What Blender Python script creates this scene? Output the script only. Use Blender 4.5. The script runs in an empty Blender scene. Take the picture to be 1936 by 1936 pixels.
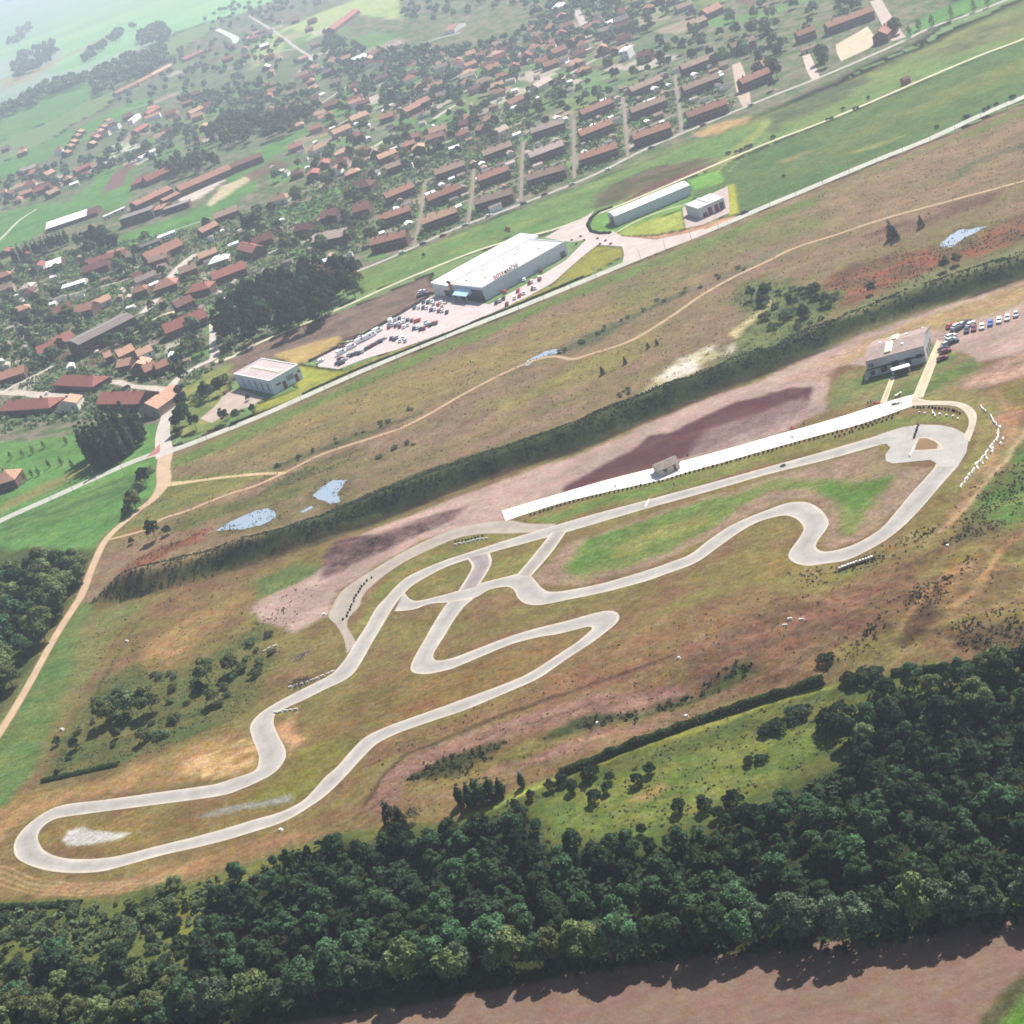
import bpy, math, random
import numpy as np
from mathutils import Vector, Matrix

random.seed(11)
RNG = np.random.default_rng(11)
scene = bpy.context.scene
COL = bpy.data.collections.new("aerial_view")
scene.collection.children.link(COL)

# ------------------------------------------------------------------ camera
F_PX, PITCH, ROLL, CAM_H, IMG = 2800.0, math.radians(25.1), math.radians(20.0), 216.0, 1936.0
CX = IMG / 2
sp, cp, sr, cr = math.sin(PITCH), math.cos(PITCH), math.sin(ROLL), math.cos(ROLL)
RIGHT = Vector((1, 0, 0)); UPC = Vector((0, sp, cp)); FWD = Vector((0, cp, -sp))
XI = RIGHT * cr - UPC * sr
YI = RIGHT * sr + UPC * cr
cam_d = bpy.data.cameras.new("camera")
cam_d.sensor_width = 36.0
cam_d.lens = F_PX / IMG * 36.0
cam_d.clip_start = 1.0
cam_d.clip_end = 60000.0
cam = bpy.data.objects.new("camera", cam_d)
COL.objects.link(cam)
M = Matrix((XI, YI, -FWD)).transposed().to_4x4()
M.translation = Vector((0, 0, CAM_H))
cam.matrix_world = M
scene.camera = cam


def ray(px, py):
    return XI * (px - CX) - YI * (py - CX) + FWD * F_PX


def at0(px, py, z=0.0):
    d = ray(px, py)
    t = (z - CAM_H) / d.z
    return (d.x * t, d.y * t)


def proj(x, y, z=0.0):
    d = Vector((x, y, z - CAM_H))
    c = d.dot(FWD)
    return (CX + F_PX * d.dot(XI) / c, CX - F_PX * d.dot(YI) / c)


# ------------------------------------------------------------------ noise
def _hash(ix, iy, seed):
    n = (ix.astype(np.int64) * 374761393 + iy.astype(np.int64) * 668265263 + seed * 974711) & 0x7fffffff
    n = ((n ^ (n >> 13)) * 1274126177) & 0x7fffffff
    return ((n ^ (n >> 16)) & 0xffff) / 65535.0


def vnoise(x, y, seed=0):
    ix = np.floor(x); iy = np.floor(y)
    fx = x - ix; fy = y - iy
    fx = fx * fx * (3 - 2 * fx); fy = fy * fy * (3 - 2 * fy)
    a = _hash(ix, iy, seed); b = _hash(ix + 1, iy, seed)
    c = _hash(ix, iy + 1, seed); d = _hash(ix + 1, iy + 1, seed)
    return (a * (1 - fx) + b * fx) * (1 - fy) + (c * (1 - fx) + d * fx) * fy


def fbm(x, y, seed=0, octs=4):
    s = 0; amp = 0.5; tot = 0
    for o in range(octs):
        s = s + amp * vnoise(x, y, seed + o * 17); tot += amp
        x = x * 2.03 + 5.1; y = y * 2.03 + 3.7; amp *= 0.55
    return s / tot


def poly_sd(X, Y, poly):
    """signed distance to a polygon, positive inside"""
    inside = np.zeros(X.shape, bool)
    d2 = np.full(X.shape, 1e18)
    n = len(poly)
    for i in range(n):
        x1, y1 = poly[i]; x2, y2 = poly[(i + 1) % n]
        dx, dy = x2 - x1, y2 - y1
        L2 = dx * dx + dy * dy + 1e-9
        t = np.clip(((X - x1) * dx + (Y - y1) * dy) / L2, 0, 1)
        d2 = np.minimum(d2, (X - x1 - t * dx) ** 2 + (Y - y1 - t * dy) ** 2)
        if abs(dy) > 1e-9:
            c = ((y1 > Y) != (y2 > Y)) & (X < dx * (Y - y1) / dy + x1)
            inside ^= c
    d = np.sqrt(d2)
    return np.where(inside, d, -d)


def line_d(X, Y, pts):
    d2 = np.full(np.shape(X), 1e18)
    for (x1, y1), (x2, y2) in zip(pts[:-1], pts[1:]):
        dx, dy = x2 - x1, y2 - y1
        L2 = dx * dx + dy * dy + 1e-9
        t = np.clip(((X - x1) * dx + (Y - y1) * dy) / L2, 0, 1)
        d2 = np.minimum(d2, (X - x1 - t * dx) ** 2 + (Y - y1 - t * dy) ** 2)
    return np.sqrt(d2)


# ------------------------------------------------------------------ relief
FOOT_PX = [(150, 1163), (225, 1142), (300, 1120), (375, 1100), (484, 1066), (609, 1028), (709, 988), (859, 927), (968, 895), (1093, 850), (1193, 806),
           (1293, 767), (1393, 729), (1452, 704), (1602, 641), (1752, 583), (1936, 522), (2040, 487), (2300, 400)]
FOOT = [at0(*p) for p in FOOT_PX]
MOUNDS = [(1745, 1170, 16, 2.6), (1870, 1225, 18, 3.2), (1650, 1215, 12, 1.4), (1900, 1010, 14, 2.2), (1560, 1190, 12, 1.0),
          (1330, 1300, 14, -1.6), (1250, 1325, 10, -1.2), (900, 1425, 9, -1.0), (1790, 1110, 10, 1.6), (1480, 1240, 12, 1.0),
          (1880, 900, 10, 1.5), (640, 1040, 7, 1.2), (700, 1025, 7, 1.4), (760, 1000, 7, 1.2), (820, 985, 6, 0.9), (555, 1285, 5, 1.2)]
MOUNDS = [(*at0(x, y), r, h) for x, y, r, h in MOUNDS]
ROUGH_PX = [(1180, 1330), (1300, 1210), (1500, 1110), (1700, 1050), (1800, 980), (1960, 860), (1990, 1270), (1700, 1280), (1400, 1330), (1000, 1470), (780, 1530), (860, 1420)]
ROUGH = [at0(*p) for p in ROUGH_PX]


def hgt(x, y):
    x = np.asarray(x, float); y = np.asarray(y, float)
    z = np.zeros(x.shape)
    # grassy bank: foot -> crest -> back slope
    near = (y > 300) & (y < 1100)
    if np.any(near):
        xs, ys = x[near], y[near]
        d2 = np.full(xs.shape, 1e18); sg = np.ones(xs.shape); al = np.zeros(xs.shape); acc = 0.0
        for (x1, y1), (x2, y2) in zip(FOOT[:-1], FOOT[1:]):
            dx, dy = x2 - x1, y2 - y1
            L = math.hypot(dx, dy)
            t = np.clip(((xs - x1) * dx + (ys - y1) * dy) / (L * L), 0, 1)
            q = (xs - x1 - t * dx) ** 2 + (ys - y1 - t * dy) ** 2
            m = q < d2
            d2 = np.where(m, q, d2)
            s = dx * (ys - y1) - dy * (xs - x1)
            sg = np.where(m, np.sign(s), sg)
            al = np.where(m, acc + t * L, al)
            acc += L
        d = np.sqrt(d2) * sg
        d = d + 1.2 * (vnoise(xs / 9, ys / 9, 5) - 0.5)
        pr = np.interp(d, [0, 1.0, 6.5, 8.5, 26], [0, 0.5, 5.5, 5.7, 0])
        tp = np.clip(al / 22.0, 0, 1)
        z[near] += pr * (1 + 0.38 * np.clip(1 - al / 150.0, 0, 1)) * tp * tp * (3 - 2 * tp) * (0.85 + 0.3 * vnoise(xs / 14, ys / 14, 9))
    for mx, my, r, h in MOUNDS:
        z = z + h * np.exp(-(((x - mx) / (r * 1.5)) ** 2 + ((y - my) / r) ** 2))
    m = (y < 700)
    if np.any(m):
        sd = poly_sd(x[m], y[m], ROUGH)
        w = np.clip(sd / 8.0, 0, 1)
        z[m] += w * 3.8 * (fbm(x[m] / 11, y[m] / 7, 31, 4) - 0.5)
    return z


def h1(x, y):
    return float(hgt(np.array([x]), np.array([y]))[0])


def at(px, py):
    """the ground point seen at a pixel of the photograph"""
    z = 0.0
    for _ in range(12):
        x, y = at0(px, py, z)
        z = 0.5 * z + 0.5 * h1(x, y)
    return Vector((x, y, h1(x, y)))


# ------------------------------------------------------------------ colours and materials
KLIT = 2.0


def s2l(c):
    c = c / 255.0
    return c / 12.92 if c <= 0.04045 else ((c + 0.055) / 1.055) ** 2.4


def tint(r, g, b, k=None):
    k = k or KLIT
    return (s2l(r) / k, s2l(g) / k, s2l(b) / k)


MATS = {}


def nodes_of(name):
    m = bpy.data.materials.new(name)
    m.use_nodes = True
    nt = m.node_tree
    b = nt.nodes["Principled BSDF"]
    b.inputs["Roughness"].default_value = 0.9
    b.inputs["Specular IOR Level"].default_value = 0.1
    return m, nt, b


def mathn(nt, op, a, b):
    n = nt.nodes.new("ShaderNodeMath"); n.operation = op
    for i, v in enumerate((a, b)):
        if isinstance(v, (int, float)):
            n.inputs[i].default_value = v
        else:
            nt.links.new(v, n.inputs[i])
    return n.outputs[0]


def noise(nt, vec, scale, detail=4.0, rough=0.6):
    n = nt.nodes.new("ShaderNodeTexNoise")
    n.inputs["Scale"].default_value = scale
    n.inputs["Detail"].default_value = detail
    n.inputs["Roughness"].default_value = rough
    if vec is not None:
        nt.links.new(vec, n.inputs["Vector"])
    return n.outputs["Fac"]


def maprange(nt, v, a, b, c, d):
    n = nt.nodes.new("ShaderNodeMapRange")
    n.inputs[1].default_value = a; n.inputs[2].default_value = b
    n.inputs[3].default_value = c; n.inputs[4].default_value = d
    nt.links.new(v, n.inputs[0])
    return n.outputs[0]


def mulcol(nt, col, fac):
    n = nt.nodes.new("ShaderNodeVectorMath"); n.operation = 'SCALE'
    if isinstance(col, tuple):
        n.inputs[0].default_value = col[:3]
    else:
        nt.links.new(col, n.inputs[0])
    nt.links.new(fac, n.inputs["Scale"])
    return n.outputs[0]


def plain(name, rgb, rough=0.85, var=0.25, scale=1.5, spec=0.15, metal=0.0):
    """a painted / rendered / tiled surface with weathering"""
    if name in MATS:
        return MATS[name]
    m, nt, b = nodes_of(name)
    tc = nt.nodes.new("ShaderNodeTexCoord").outputs["Object"]
    f1 = maprange(nt, noise(nt, tc, scale, 5), 0.3, 0.7, 1 - var, 1 + var)
    f2 = maprange(nt, noise(nt, tc, scale * 0.15, 3), 0.3, 0.7, 1 - var * 0.7, 1 + var * 0.7)
    nt.links.new(mulcol(nt, tuple(rgb), mathn(nt, 'MULTIPLY', f1, f2)), b.inputs["Base Color"])
    b.inputs["Roughness"].default_value = rough
    b.inputs["Specular IOR Level"].default_value = spec
    b.inputs["Metallic"].default_value = metal
    MATS[name] = m
    return m


def tiled(name, rgb, var=0.3):
    """roof tiles: courses across the slope and mottled tiles"""
    if name in MATS:
        return MATS[name]
    m, nt, b = nodes_of(name)
    tc = nt.nodes.new("ShaderNodeTexCoord").outputs["Object"]
    oi = nt.nodes.new("ShaderNodeObjectInfo").outputs["Random"]
    w = nt.nodes.new("ShaderNodeTexWave")
    w.bands_direction = 'Z'; w.inputs["Scale"].default_value = 1.0; w.inputs["Distortion"].default_value = 0.6
    nt.links.new(tc, w.inputs["Vector"])
    f1 = maprange(nt, noise(nt, tc, 1.1, 5), 0.3, 0.7, 1 - var, 1 + var)
    f2 = maprange(nt, w.outputs["Fac"], 0, 1, 0.85, 1.1)
    f3 = maprange(nt, oi, 0, 1, 0.8, 1.2)
    nt.links.new(mulcol(nt, tuple(rgb), mathn(nt, 'MULTIPLY', mathn(nt, 'MULTIPLY', f1, f2), f3)), b.inputs["Base Color"])
    MATS[name] = m
    return m


def foliage(name, rgb, hue=0.04, var=0.35, patch=0.25):
    """leaves: each leaf clump and each plant a little different"""
    if name in MATS:
        return MATS[name]
    m, nt, b = nodes_of(name)
    g = nt.nodes.new("ShaderNodeNewGeometry")
    oi = nt.nodes.new("ShaderNodeObjectInfo").outputs["Random"]
    h = nt.nodes.new("ShaderNodeHueSaturation")
    h.inputs["Color"].default_value = (*rgb, 1)
    r = g.outputs["Random Per Island"]
    tc = nt.nodes.new("ShaderNodeTexCoord").outputs["Object"]
    v = mathn(nt, 'MULTIPLY', maprange(nt, r, 0, 1, 1 - var, 1 + var), maprange(nt, oi, 0, 1, 1 - var, 1 + var))
    v = mathn(nt, 'MULTIPLY', v, maprange(nt, noise(nt, tc, 0.6, 2), 0.35, 0.65, 1 - patch, 1 + patch))
    nt.links.new(v, h.inputs["Value"])
    nt.links.new(mathn(nt, 'ADD', maprange(nt, oi, 0, 1, 0.5 - hue, 0.5 + hue * 0.6), maprange(nt, r, 0, 1, -0.012, 0.012)), h.inputs["Hue"])
    nt.links.new(h.outputs["Color"], b.inputs["Base Color"])
    b.inputs["Specular IOR Level"].default_value = 0.05
    # a little light passes through leaves
    tr = nt.nodes.new("ShaderNodeBsdfTranslucent")
    nt.links.new(h.outputs["Color"], tr.inputs["Color"])
    mx = nt.nodes.new("ShaderNodeMixShader"); mx.inputs[0].default_value = 0.15
    nt.links.new(b.outputs[0], mx.inputs[1]); nt.links.new(tr.outputs[0], mx.inputs[2])
    nt.links.new(mx.outputs[0], nt.nodes["Material Output"].inputs["Surface"])
    MATS[name] = m
    return m


# ------------------------------------------------------------------ mesh and object helpers
class MB:
    def __init__(self):
        self.v = []; self.f = []

    def poly(self, pts):
        n = len(self.v)
        self.v += [tuple(p) for p in pts]
        self.f.append(tuple(range(n, n + len(pts))))

    def box(self, x0, x1, y0, y1, z0, z1):
        n = len(self.v)
        self.v += [(x0, y0, z0), (x1, y0, z0), (x1, y1, z0), (x0, y1, z0), (x0, y0, z1), (x1, y0, z1), (x1, y1, z1), (x0, y1, z1)]
        for q in ((0, 3, 2, 1), (4, 5, 6, 7), (0, 1, 5, 4), (1, 2, 6, 5), (2, 3, 7, 6), (3, 0, 4, 7)):
            self.f.append(tuple(n + i for i in q))
        return self

    def hexa(self, bottom, top):
        n = len(self.v)
        self.v += [tuple(p) for p in bottom] + [tuple(p) for p in top]
        k = len(bottom)
        self.f.append(tuple(n + i for i in reversed(range(k))))
        self.f.append(tuple(n + k + i for i in range(k)))
        for i in range(k):
            j = (i + 1) % k
            self.f.append((n + i, n + j, n + k + j, n + k + i))
        return self

    def cyl(self, x, y, z0, z1, r0, r1=None, k=8, x1=None, y1=None):
        r1 = r0 if r1 is None else r1
        x1 = x if x1 is None else x1; y1 = y if y1 is None else y1
        a = [2 * math.pi * i / k for i in range(k)]
        return self.hexa([(x + r0 * math.cos(t), y + r0 * math.sin(t), z0) for t in a], [(x1 + r1 * math.cos(t), y1 + r1 * math.sin(t), z1) for t in a])

    def mesh(self, name):
        me = bpy.data.meshes.new(name)
        me.from_pydata(self.v, [], self.f)
        me.update()
        return me

    def build(self, name, mat, parent=None):
        return put(name, self.mesh(name), mat, parent)


def put(name, me, mat=None, parent=None):
    o = bpy.data.objects.new(name, me)
    COL.objects.link(o)
    if mat is not None and not me.materials:
        me.materials.append(mat)
    if parent is not None:
        o.parent = parent
    return o


def tag(o, label=None, cat=None, group=None, kind=None):
    if label: o["label"] = label
    if cat: o["category"] = cat
    if group: o["group"] = group
    if kind: o["kind"] = kind
    return o


def empty(name, p, rz=0.0):
    o = bpy.data.objects.new(name, None)
    COL.objects.link(o)
    o.location = p; o.rotation_euler = (0, 0, rz)
    o.empty_display_size = 0.3
    return o


def copy_tree(o, parent=None):
    c = o.copy(); COL.objects.link(c)
    if parent is not None:
        c.parent = parent
    for ch in list(o.children):
        copy_tree(ch, c)
    return c


WORDS = ["leftmost", "second", "third", "fourth", "fifth", "sixth", "seventh", "eighth", "ninth", "tenth", "eleventh", "twelfth", "thirteenth",
         "fourteenth", "fifteenth", "sixteenth", "seventeenth", "eighteenth", "nineteenth", "twentieth", "twenty-first", "twenty-second", "twenty-third",
         "twenty-fourth", "twenty-fifth", "twenty-sixth", "twenty-seventh", "twenty-eighth", "twenty-ninth", "thirtieth"]
RANKED = {}


def ranked(o, fmt, cat, group, key=None):
    """label told apart by its order from the left of the photograph within one small set"""
    tag(o, None, cat, group)
    RANKED.setdefault(fmt if key is None else (fmt, key), []).append((o, fmt))


def finish_labels():
    for lst in RANKED.values():
        lst.sort(key=lambda e: proj(*e[0].location)[0])
        n = len(lst)
        for i, (o, fmt) in enumerate(lst):
            if n == 1:
                w = ""
            elif i == n - 1 and n > 2:
                w = ", rightmost such"
            elif i == 0:
                w = ", leftmost such"
            else:
                w = ", %s such from left" % (WORDS[i] if i < len(WORDS) else "further than the thirtieth")
            o["label"] = fmt + w


def structure(o):
    o["kind"] = "structure"
    return o
# ------------------------------------------------------------------ the ground sheet and its colours
# every layer: outline in the photo (carried to the ground), colour, edge softness in metres, raggedness in metres, second colour, streak noise
LAY = []


def L(poly, rgb, soft=2.0, rag=3.0, rgb2=None, sx=18.0, sy=6.0, op=1.0, tex=1.0):
    LAY.append(([(q.x, q.y) if 300 < p[1] < 1200 else at0(*p) for p in poly for q in (at(*p) if 300 < p[1] < 1200 else None,)], rgb, soft, rag, rgb2, sx, sy, op, tex))


# far country, haze put into its pale tints, and village
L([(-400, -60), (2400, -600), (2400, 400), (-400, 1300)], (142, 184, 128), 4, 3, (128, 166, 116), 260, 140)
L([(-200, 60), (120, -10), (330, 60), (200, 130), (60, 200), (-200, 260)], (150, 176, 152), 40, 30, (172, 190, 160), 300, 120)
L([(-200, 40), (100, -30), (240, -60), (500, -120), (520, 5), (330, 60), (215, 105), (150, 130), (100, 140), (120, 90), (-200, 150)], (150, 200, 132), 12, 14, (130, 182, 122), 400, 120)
L([(0, 150), (65, 130), (145, 95), (215, 60), (205, 75), (120, 112), (60, 150), (0, 170)], (170, 160, 120), 10, 12)
L([(-100, 520), (-100, 320), (0, 330), (60, 300), (130, 240), (200, 205), (330, 105), (430, 40), (520, 0), (640, -60), (1800, -240), (1790, 40), (1740, 75),
   (1400, 235), (1000, 388), (745, 486), (690, 512), (600, 575), (430, 690), (340, 745), (310, 800), (0, 850), (-100, 880)],
  (92, 114, 70), 6, 6, (142, 132, 112), 6, 4)
L([(60, 330), (330, 105), (480, 60), (720, 60), (900, 110), (1000, 40), (1300, 60), (1250, 220), (900, 330), (700, 360), (560, 330), (430, 300), (300, 330), (100, 400)],
  (92, 120, 78), 20, 25, (132, 132, 108), 12, 8, 0.85)
L([(-900, 870), (300, 860), (2500, -20), (2500, 2600), (-900, 2600)], (124, 114, 72), 4, 4)
# green fields between the houses
for pl in ([(-60, 235), (0, 214), (170, 139), (188, 150), (172, 184), (110, 222), (0, 268), (-60, 290)],
           [(-60, 335), (0, 310), (125, 250), (200, 213), (293, 177), (291, 190), (215, 236), (120, 287), (0, 340), (-60, 362)],
           [(-60, 430), (0, 404), (70, 386), (125, 384), (155, 361), (190, 331), (222, 308), (300, 285), (250, 330), (250, 370), (225, 398), (165, 396), (90, 422), (80, 440), (0, 480), (-60, 500)],
           [(232, 442), (350, 405), (420, 372), (483, 340), (485, 356), (400, 413), (370, 426), (330, 440), (262, 478), (240, 500), (200, 492)],
           [(484, 285), (604, 227), (659, 168), (671, 174), (619, 232), (509, 302), (480, 326), (440, 345), (430, 335)],
           [(505, 402), (584, 380), (634, 354), (652, 360), (604, 402), (574, 424), (516, 420)],
           [(814, 252), (894, 195), (902, 204), (834, 254)], [(1030, 65), (1060, 45), (1090, 40), (1070, 62)],
           [(955, 175), (1000, 160), (1010, 172), (970, 190)],
           [(690, 90), (735, 65), (750, 62), (720, 95)], [(1700, 75), (1740, 35), (1790, 10), (1860, -20), (1900, -20), (1890, 0), (1760, 50), (1705, 78)]):
    L(pl, (104, 150, 78), 3, 3, (92, 136, 74), 24, 10)
L([(478, 78), (604, 25), (690, -10), (754, -20), (760, 36), (734, 35), (659, 25), (634, 58), (559, 83), (478, 130)], (178, 190, 120), 8, 8, (160, 180, 112), 90, 30)
L([(745, 140), (780, 100), (829, 80), (848, 97), (809, 126)], (152, 120, 104), 4, 4)
L([(193, 364), (210, 332), (250, 296), (274, 282), (252, 310), (231, 352)], (134, 104, 100), 2, 2)
L([(393, 383), (420, 352), (470, 330), (480, 335), (440, 362), (400, 390)], (205, 190, 150), 3, 3)
L([(335, 372), (400, 345), (430, 338), (380, 372), (345, 386)], (220, 205, 190), 2, 2)
L([(205, 284), (225, 268), (272, 276), (225, 290), (195, 315), (170, 322), (190, 305)], (205, 205, 180), 4, 4)
# garden plots, lawns and dug beds between the houses
_pr = np.random.default_rng(77)
PLZ = [([(0, 480), (240, 490), (430, 430), (600, 400), (690, 480), (560, 560), (430, 680), (330, 690), (200, 720), (0, 800)], 70, (10, 20)), ([(700, 490), (880, 420), (1300, 245), (1385, 200), (1370, 110), (1200, 150), (900, 280), (740, 370)], 60, (9, 16)),
       ([(480, 330), (760, 130), (1200, 20), (1240, 130), (960, 260), (760, 350), (560, 360)], 110, (14, 34)), ([(260, 250), (330, 110), (600, 20), (740, 90), (500, 220), (380, 300)], 60, (18, 44)), ([(1000, -60), (1600, -190), (1640, 10), (1450, 60), (1240, 60), (1020, 50)], 60, (16, 40)), ([(0, 350), (200, 290), (260, 240), (400, 230), (380, 290), (150, 340), (0, 395)], 40, (14, 30))]
for poly, n, (a_, b_) in PLZ:
    P = [at0(*p) for p in poly]
    PX, PY = [p[0] for p in P], [p[1] for p in P]
    X = _pr.uniform(min(PX), max(PX), n * 6); Y = _pr.uniform(min(PY), max(PY), n * 6)
    for x, y in [(x, y) for x, y, s in zip(X, Y, poly_sd(X, Y, P)) if s > 0][:n]:
        hx, hy = _pr.uniform(a_, b_) / 2, _pr.uniform(a_, b_) * .8; th = .12 + _pr.normal(0, .12)
        q = [(x + hx * u * math.cos(th) - hy * v * math.sin(th), y + hx * u * math.sin(th) + hy * v * math.cos(th)) for u, v in ((-1, -1), (1, -1), (1, 1), (-1, 1))]
        k = _pr.choice(5, p=[.42, .2, .16, .12, .10])
        LAY.append((q, [(106, 146, 80), (124, 140, 84), (172, 152, 132), (120, 96, 82), (196, 184, 166)][k], 1.0, 1.0, None, 10, 6, .85, 1.0))
# strip between the village street and the old rail path
L([(650, 525), (746, 488), (1000, 389), (1400, 237), (1580, 170), (1960, 10), (1960, 66), (1452, 272), (1300, 336), (1160, 392), (1050, 436), (885, 480), (760, 530), (690, 552)],
  (106, 138, 76), 2, 2, (124, 142, 78), 30, 10)
L([(1090, 350), (1230, 290), (1450, 225), (1960, 20), (1960, -10), (1580, 166), (1200, 312)], (150, 150, 84), 8, 6, (120, 132, 78), 30, 9)
L([(1118, 372), (1180, 335), (1255, 308), (1356, 298), (1305, 322), (1230, 352), (1160, 386), (1123, 390)], (112, 98, 76), 3, 5, (92, 92, 62), 12, 5)
L([(1230, 350), (1305, 322), (1360, 302), (1350, 312), (1240, 358), (1170, 388)], (118, 80, 72), 2, 3)
L([(1460, 215), (1602, 150), (1645, 148), (1602, 186), (1502, 228), (1450, 254)], (92, 104, 70), 5, 6, (110, 116, 76), 12, 6)
L([(1760, 95), (1850, 50), (1960, 15), (1960, 50), (1850, 85), (1770, 115)], (106, 112, 72), 8, 8, (130, 128, 80), 14, 6)
L([(1313, 251), (1368, 231), (1418, 219), (1413, 231), (1358, 253), (1313, 258)], (186, 152, 104), 2, 3)
L([(1330, 330), (1375, 290), (1430, 245), (1450, 225), (1456, 230), (1400, 290), (1350, 330)], (150, 156, 84), 2, 2)
# strip between the rail path and the main road
L([(1290, 345), (1452, 277), (1960, 66), (1960, 178), (1452, 388), (1370, 412), (1310, 372)], (88, 116, 66), 2, 2, (102, 120, 68), 22, 8)
L([(1600, 255), (1750, 190), (1960, 95), (1960, 130), (1700, 235), (1560, 290)], (116, 128, 66), 12, 10, (138, 136, 78), 26, 6, 0.7)
L([(1465, 305), (1500, 295), (1532, 287), (1530, 292), (1490, 308)], (160, 140, 90), 3, 4, None, 18, 6, 0.7)
L([(1620, 285), (1700, 255), (1705, 259), (1625, 290)], (172, 160, 90), 3, 5, None, 18, 6, 0.6)
L([(1300, 340), (1360, 322), (1365, 345), (1340, 352), (1312, 360)], (118, 168, 72), 1.5, 1.5)
# supermarket quarter
L([(420, 690), (484, 655), (659, 583), (817, 520), (822, 552), (734, 608), (644, 643), (509, 680), (440, 720)], (116, 98, 86), 2, 3, (138, 112, 98), 12, 4)
L([(515, 672), (640, 634), (648, 644), (590, 680), (560, 688)], (188, 160, 98), 1.5, 2)
L([(560, 690), (600, 698), (645, 702), (748, 664), (600, 738), (520, 768), (486, 780), (480, 768), (560, 735)], (166, 164, 62), 1.5, 1.5, (150, 156, 70), 10, 5)
L([(345, 730), (420, 690), (440, 690), (430, 740), (450, 780), (400, 812), (340, 825), (330, 780)], (122, 138, 76), 2, 2, (150, 148, 80), 10, 6)
L([(1000, 562), (1043, 540), (1093, 490), (1130, 464), (1176, 468), (1180, 482), (1158, 496), (1110, 522), (1040, 552)], (154, 148, 62), 1, 1, (140, 140, 66), 8, 4)
L([(860, 622), (985, 560), (1040, 545), (960, 588), (850, 634), (700, 690), (600, 738), (600, 728), (720, 672)], (150, 140, 70), 1, 1)
L([(1112, 432), (1125, 405), (1160, 388), (1310, 362), (1312, 372), (1300, 392), (1240, 412), (1180, 438), (1130, 442)], (118, 158, 74), 1, 1)
L([(1165, 443), (1215, 420), (1290, 398), (1296, 432), (1240, 443), (1185, 446)], (164, 172, 78), 1, 1)
L([(1374, 350), (1388, 348), (1397, 402), (1378, 406)], (176, 174, 62), 1, 1)
L([(1165, 448), (1240, 446), (1296, 434), (1330, 425), (1390, 406), (1395, 412), (1320, 444), (1240, 452)], (196, 150, 112), 1, 1)
# the long field under the main road
L([(322, 872), (340, 852), (484, 796), (967, 592), (1452, 394), (1960, 186), (1960, 500), (1752, 575), (1452, 690), (1093, 830), (967, 875), (734, 950), (646, 985), (484, 1040),
   (375, 1085), (250, 1125), (150, 1150), (165, 1100), (205, 1020), (258, 975), (306, 930)],
  (132, 116, 80), 2, 3, (144, 118, 92), 50, 11)
L([(400, 850), (700, 725), (1000, 630), (1300, 530), (1250, 560), (1000, 680), (700, 800), (480, 880)], (152, 134, 78), 15, 15, (138, 124, 80), 50, 9, 0.7)
L([(325, 866), (484, 800), (709, 704), (967, 597), (1218, 497), (1452, 404), (1960, 196), (1960, 212), (1500, 405), (1300, 492), (1120, 548), (967, 614), (709, 722), (484, 822), (330, 885)], (112, 128, 66), 3, 4)
L([(1150, 560), (1300, 480), (1500, 398), (1600, 400), (1560, 440), (1400, 480), (1200, 590)], (118, 122, 70), 12, 10, (136, 122, 82), 24, 8, 0.8)
L([(1540, 370), (1640, 330), (1960, 208), (1960, 330), (1700, 408), (1560, 450), (1600, 400)], (148, 122, 94), 6, 8, (134, 116, 84), 60, 10)
L([(1780, 340), (1830, 306), (1960, 262), (1960, 272), (1850, 308), (1800, 346)], (112, 110, 78), 3, 4)
L([(700, 850), (850, 780), (950, 705), (1050, 690), (1000, 730), (880, 800), (760, 850)], (132, 112, 90), 10, 10, None, 30, 8, 0.6)
L([(940, 760), (1080, 700), (1250, 620), (1200, 680), (1050, 745), (960, 790)], (146, 136, 74), 12, 12, None, 30, 8, 0.7)
L([(514, 884), (684, 816), (797, 776), (800, 781), (690, 826), (520, 892)], (98, 96, 62), 2, 4)
L([(480, 935), (560, 890), (672, 848), (692, 858), (640, 886), (560, 914), (484, 945)], (92, 96, 58), 3, 5, (120, 112, 72), 9, 4)
L([(1050, 668), (1110, 630), (1143, 620), (1218, 584), (1293, 547), (1340, 534), (1300, 556), (1225, 592), (1125, 650), (1070, 666)], (110, 104, 82), 2, 4, (96, 102, 66), 8, 4)
L([(1340, 540), (1400, 505), (1440, 480), (1500, 462), (1460, 488), (1400, 520), (1360, 540)], (120, 112, 92), 5, 5, None, 18, 6, 0.8)
L([(330, 985), (440, 945), (560, 912), (600, 918), (560, 940), (470, 960), (400, 985), (300, 1012)], (100, 104, 60), 4, 6, (124, 118, 68), 10, 5)
L([(226, 1078), (275, 1046), (363, 1008), (392, 996), (378, 1020), (313, 1047), (238, 1088)], (146, 92, 70), 2, 4, (124, 88, 64), 8, 4)
L([(235, 1012), (262, 996), (266, 1004), (240, 1018)], (160, 100, 74), 2, 2)
L([(1556, 545), (1600, 498), (1640, 490), (1700, 476), (1760, 464), (1850, 432), (1960, 390), (1960, 446), (1860, 482), (1780, 514), (1740, 548), (1660, 572), (1580, 572)],
  (148, 92, 68), 3, 7, (112, 88, 64), 9, 4)
L([(1640, 445), (1760, 400), (1840, 372), (1900, 355), (1860, 390), (1750, 425), (1650, 460)], (134, 106, 84), 4, 5, (112, 84, 70), 14, 5)
L([(1380, 560), (1420, 530), (1560, 545), (1600, 562), (1560, 602), (1500, 642), (1452, 662), (1355, 695), (1345, 675), (1420, 605)], (116, 122, 74), 4, 6, (96, 104, 66), 10, 6)
L([(1700, 535), (1800, 500), (1960, 442), (1960, 490), (1752, 560), (1640, 600), (1560, 625), (1620, 575)], (112, 118, 74), 4, 5, (128, 122, 86), 12, 5)
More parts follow.
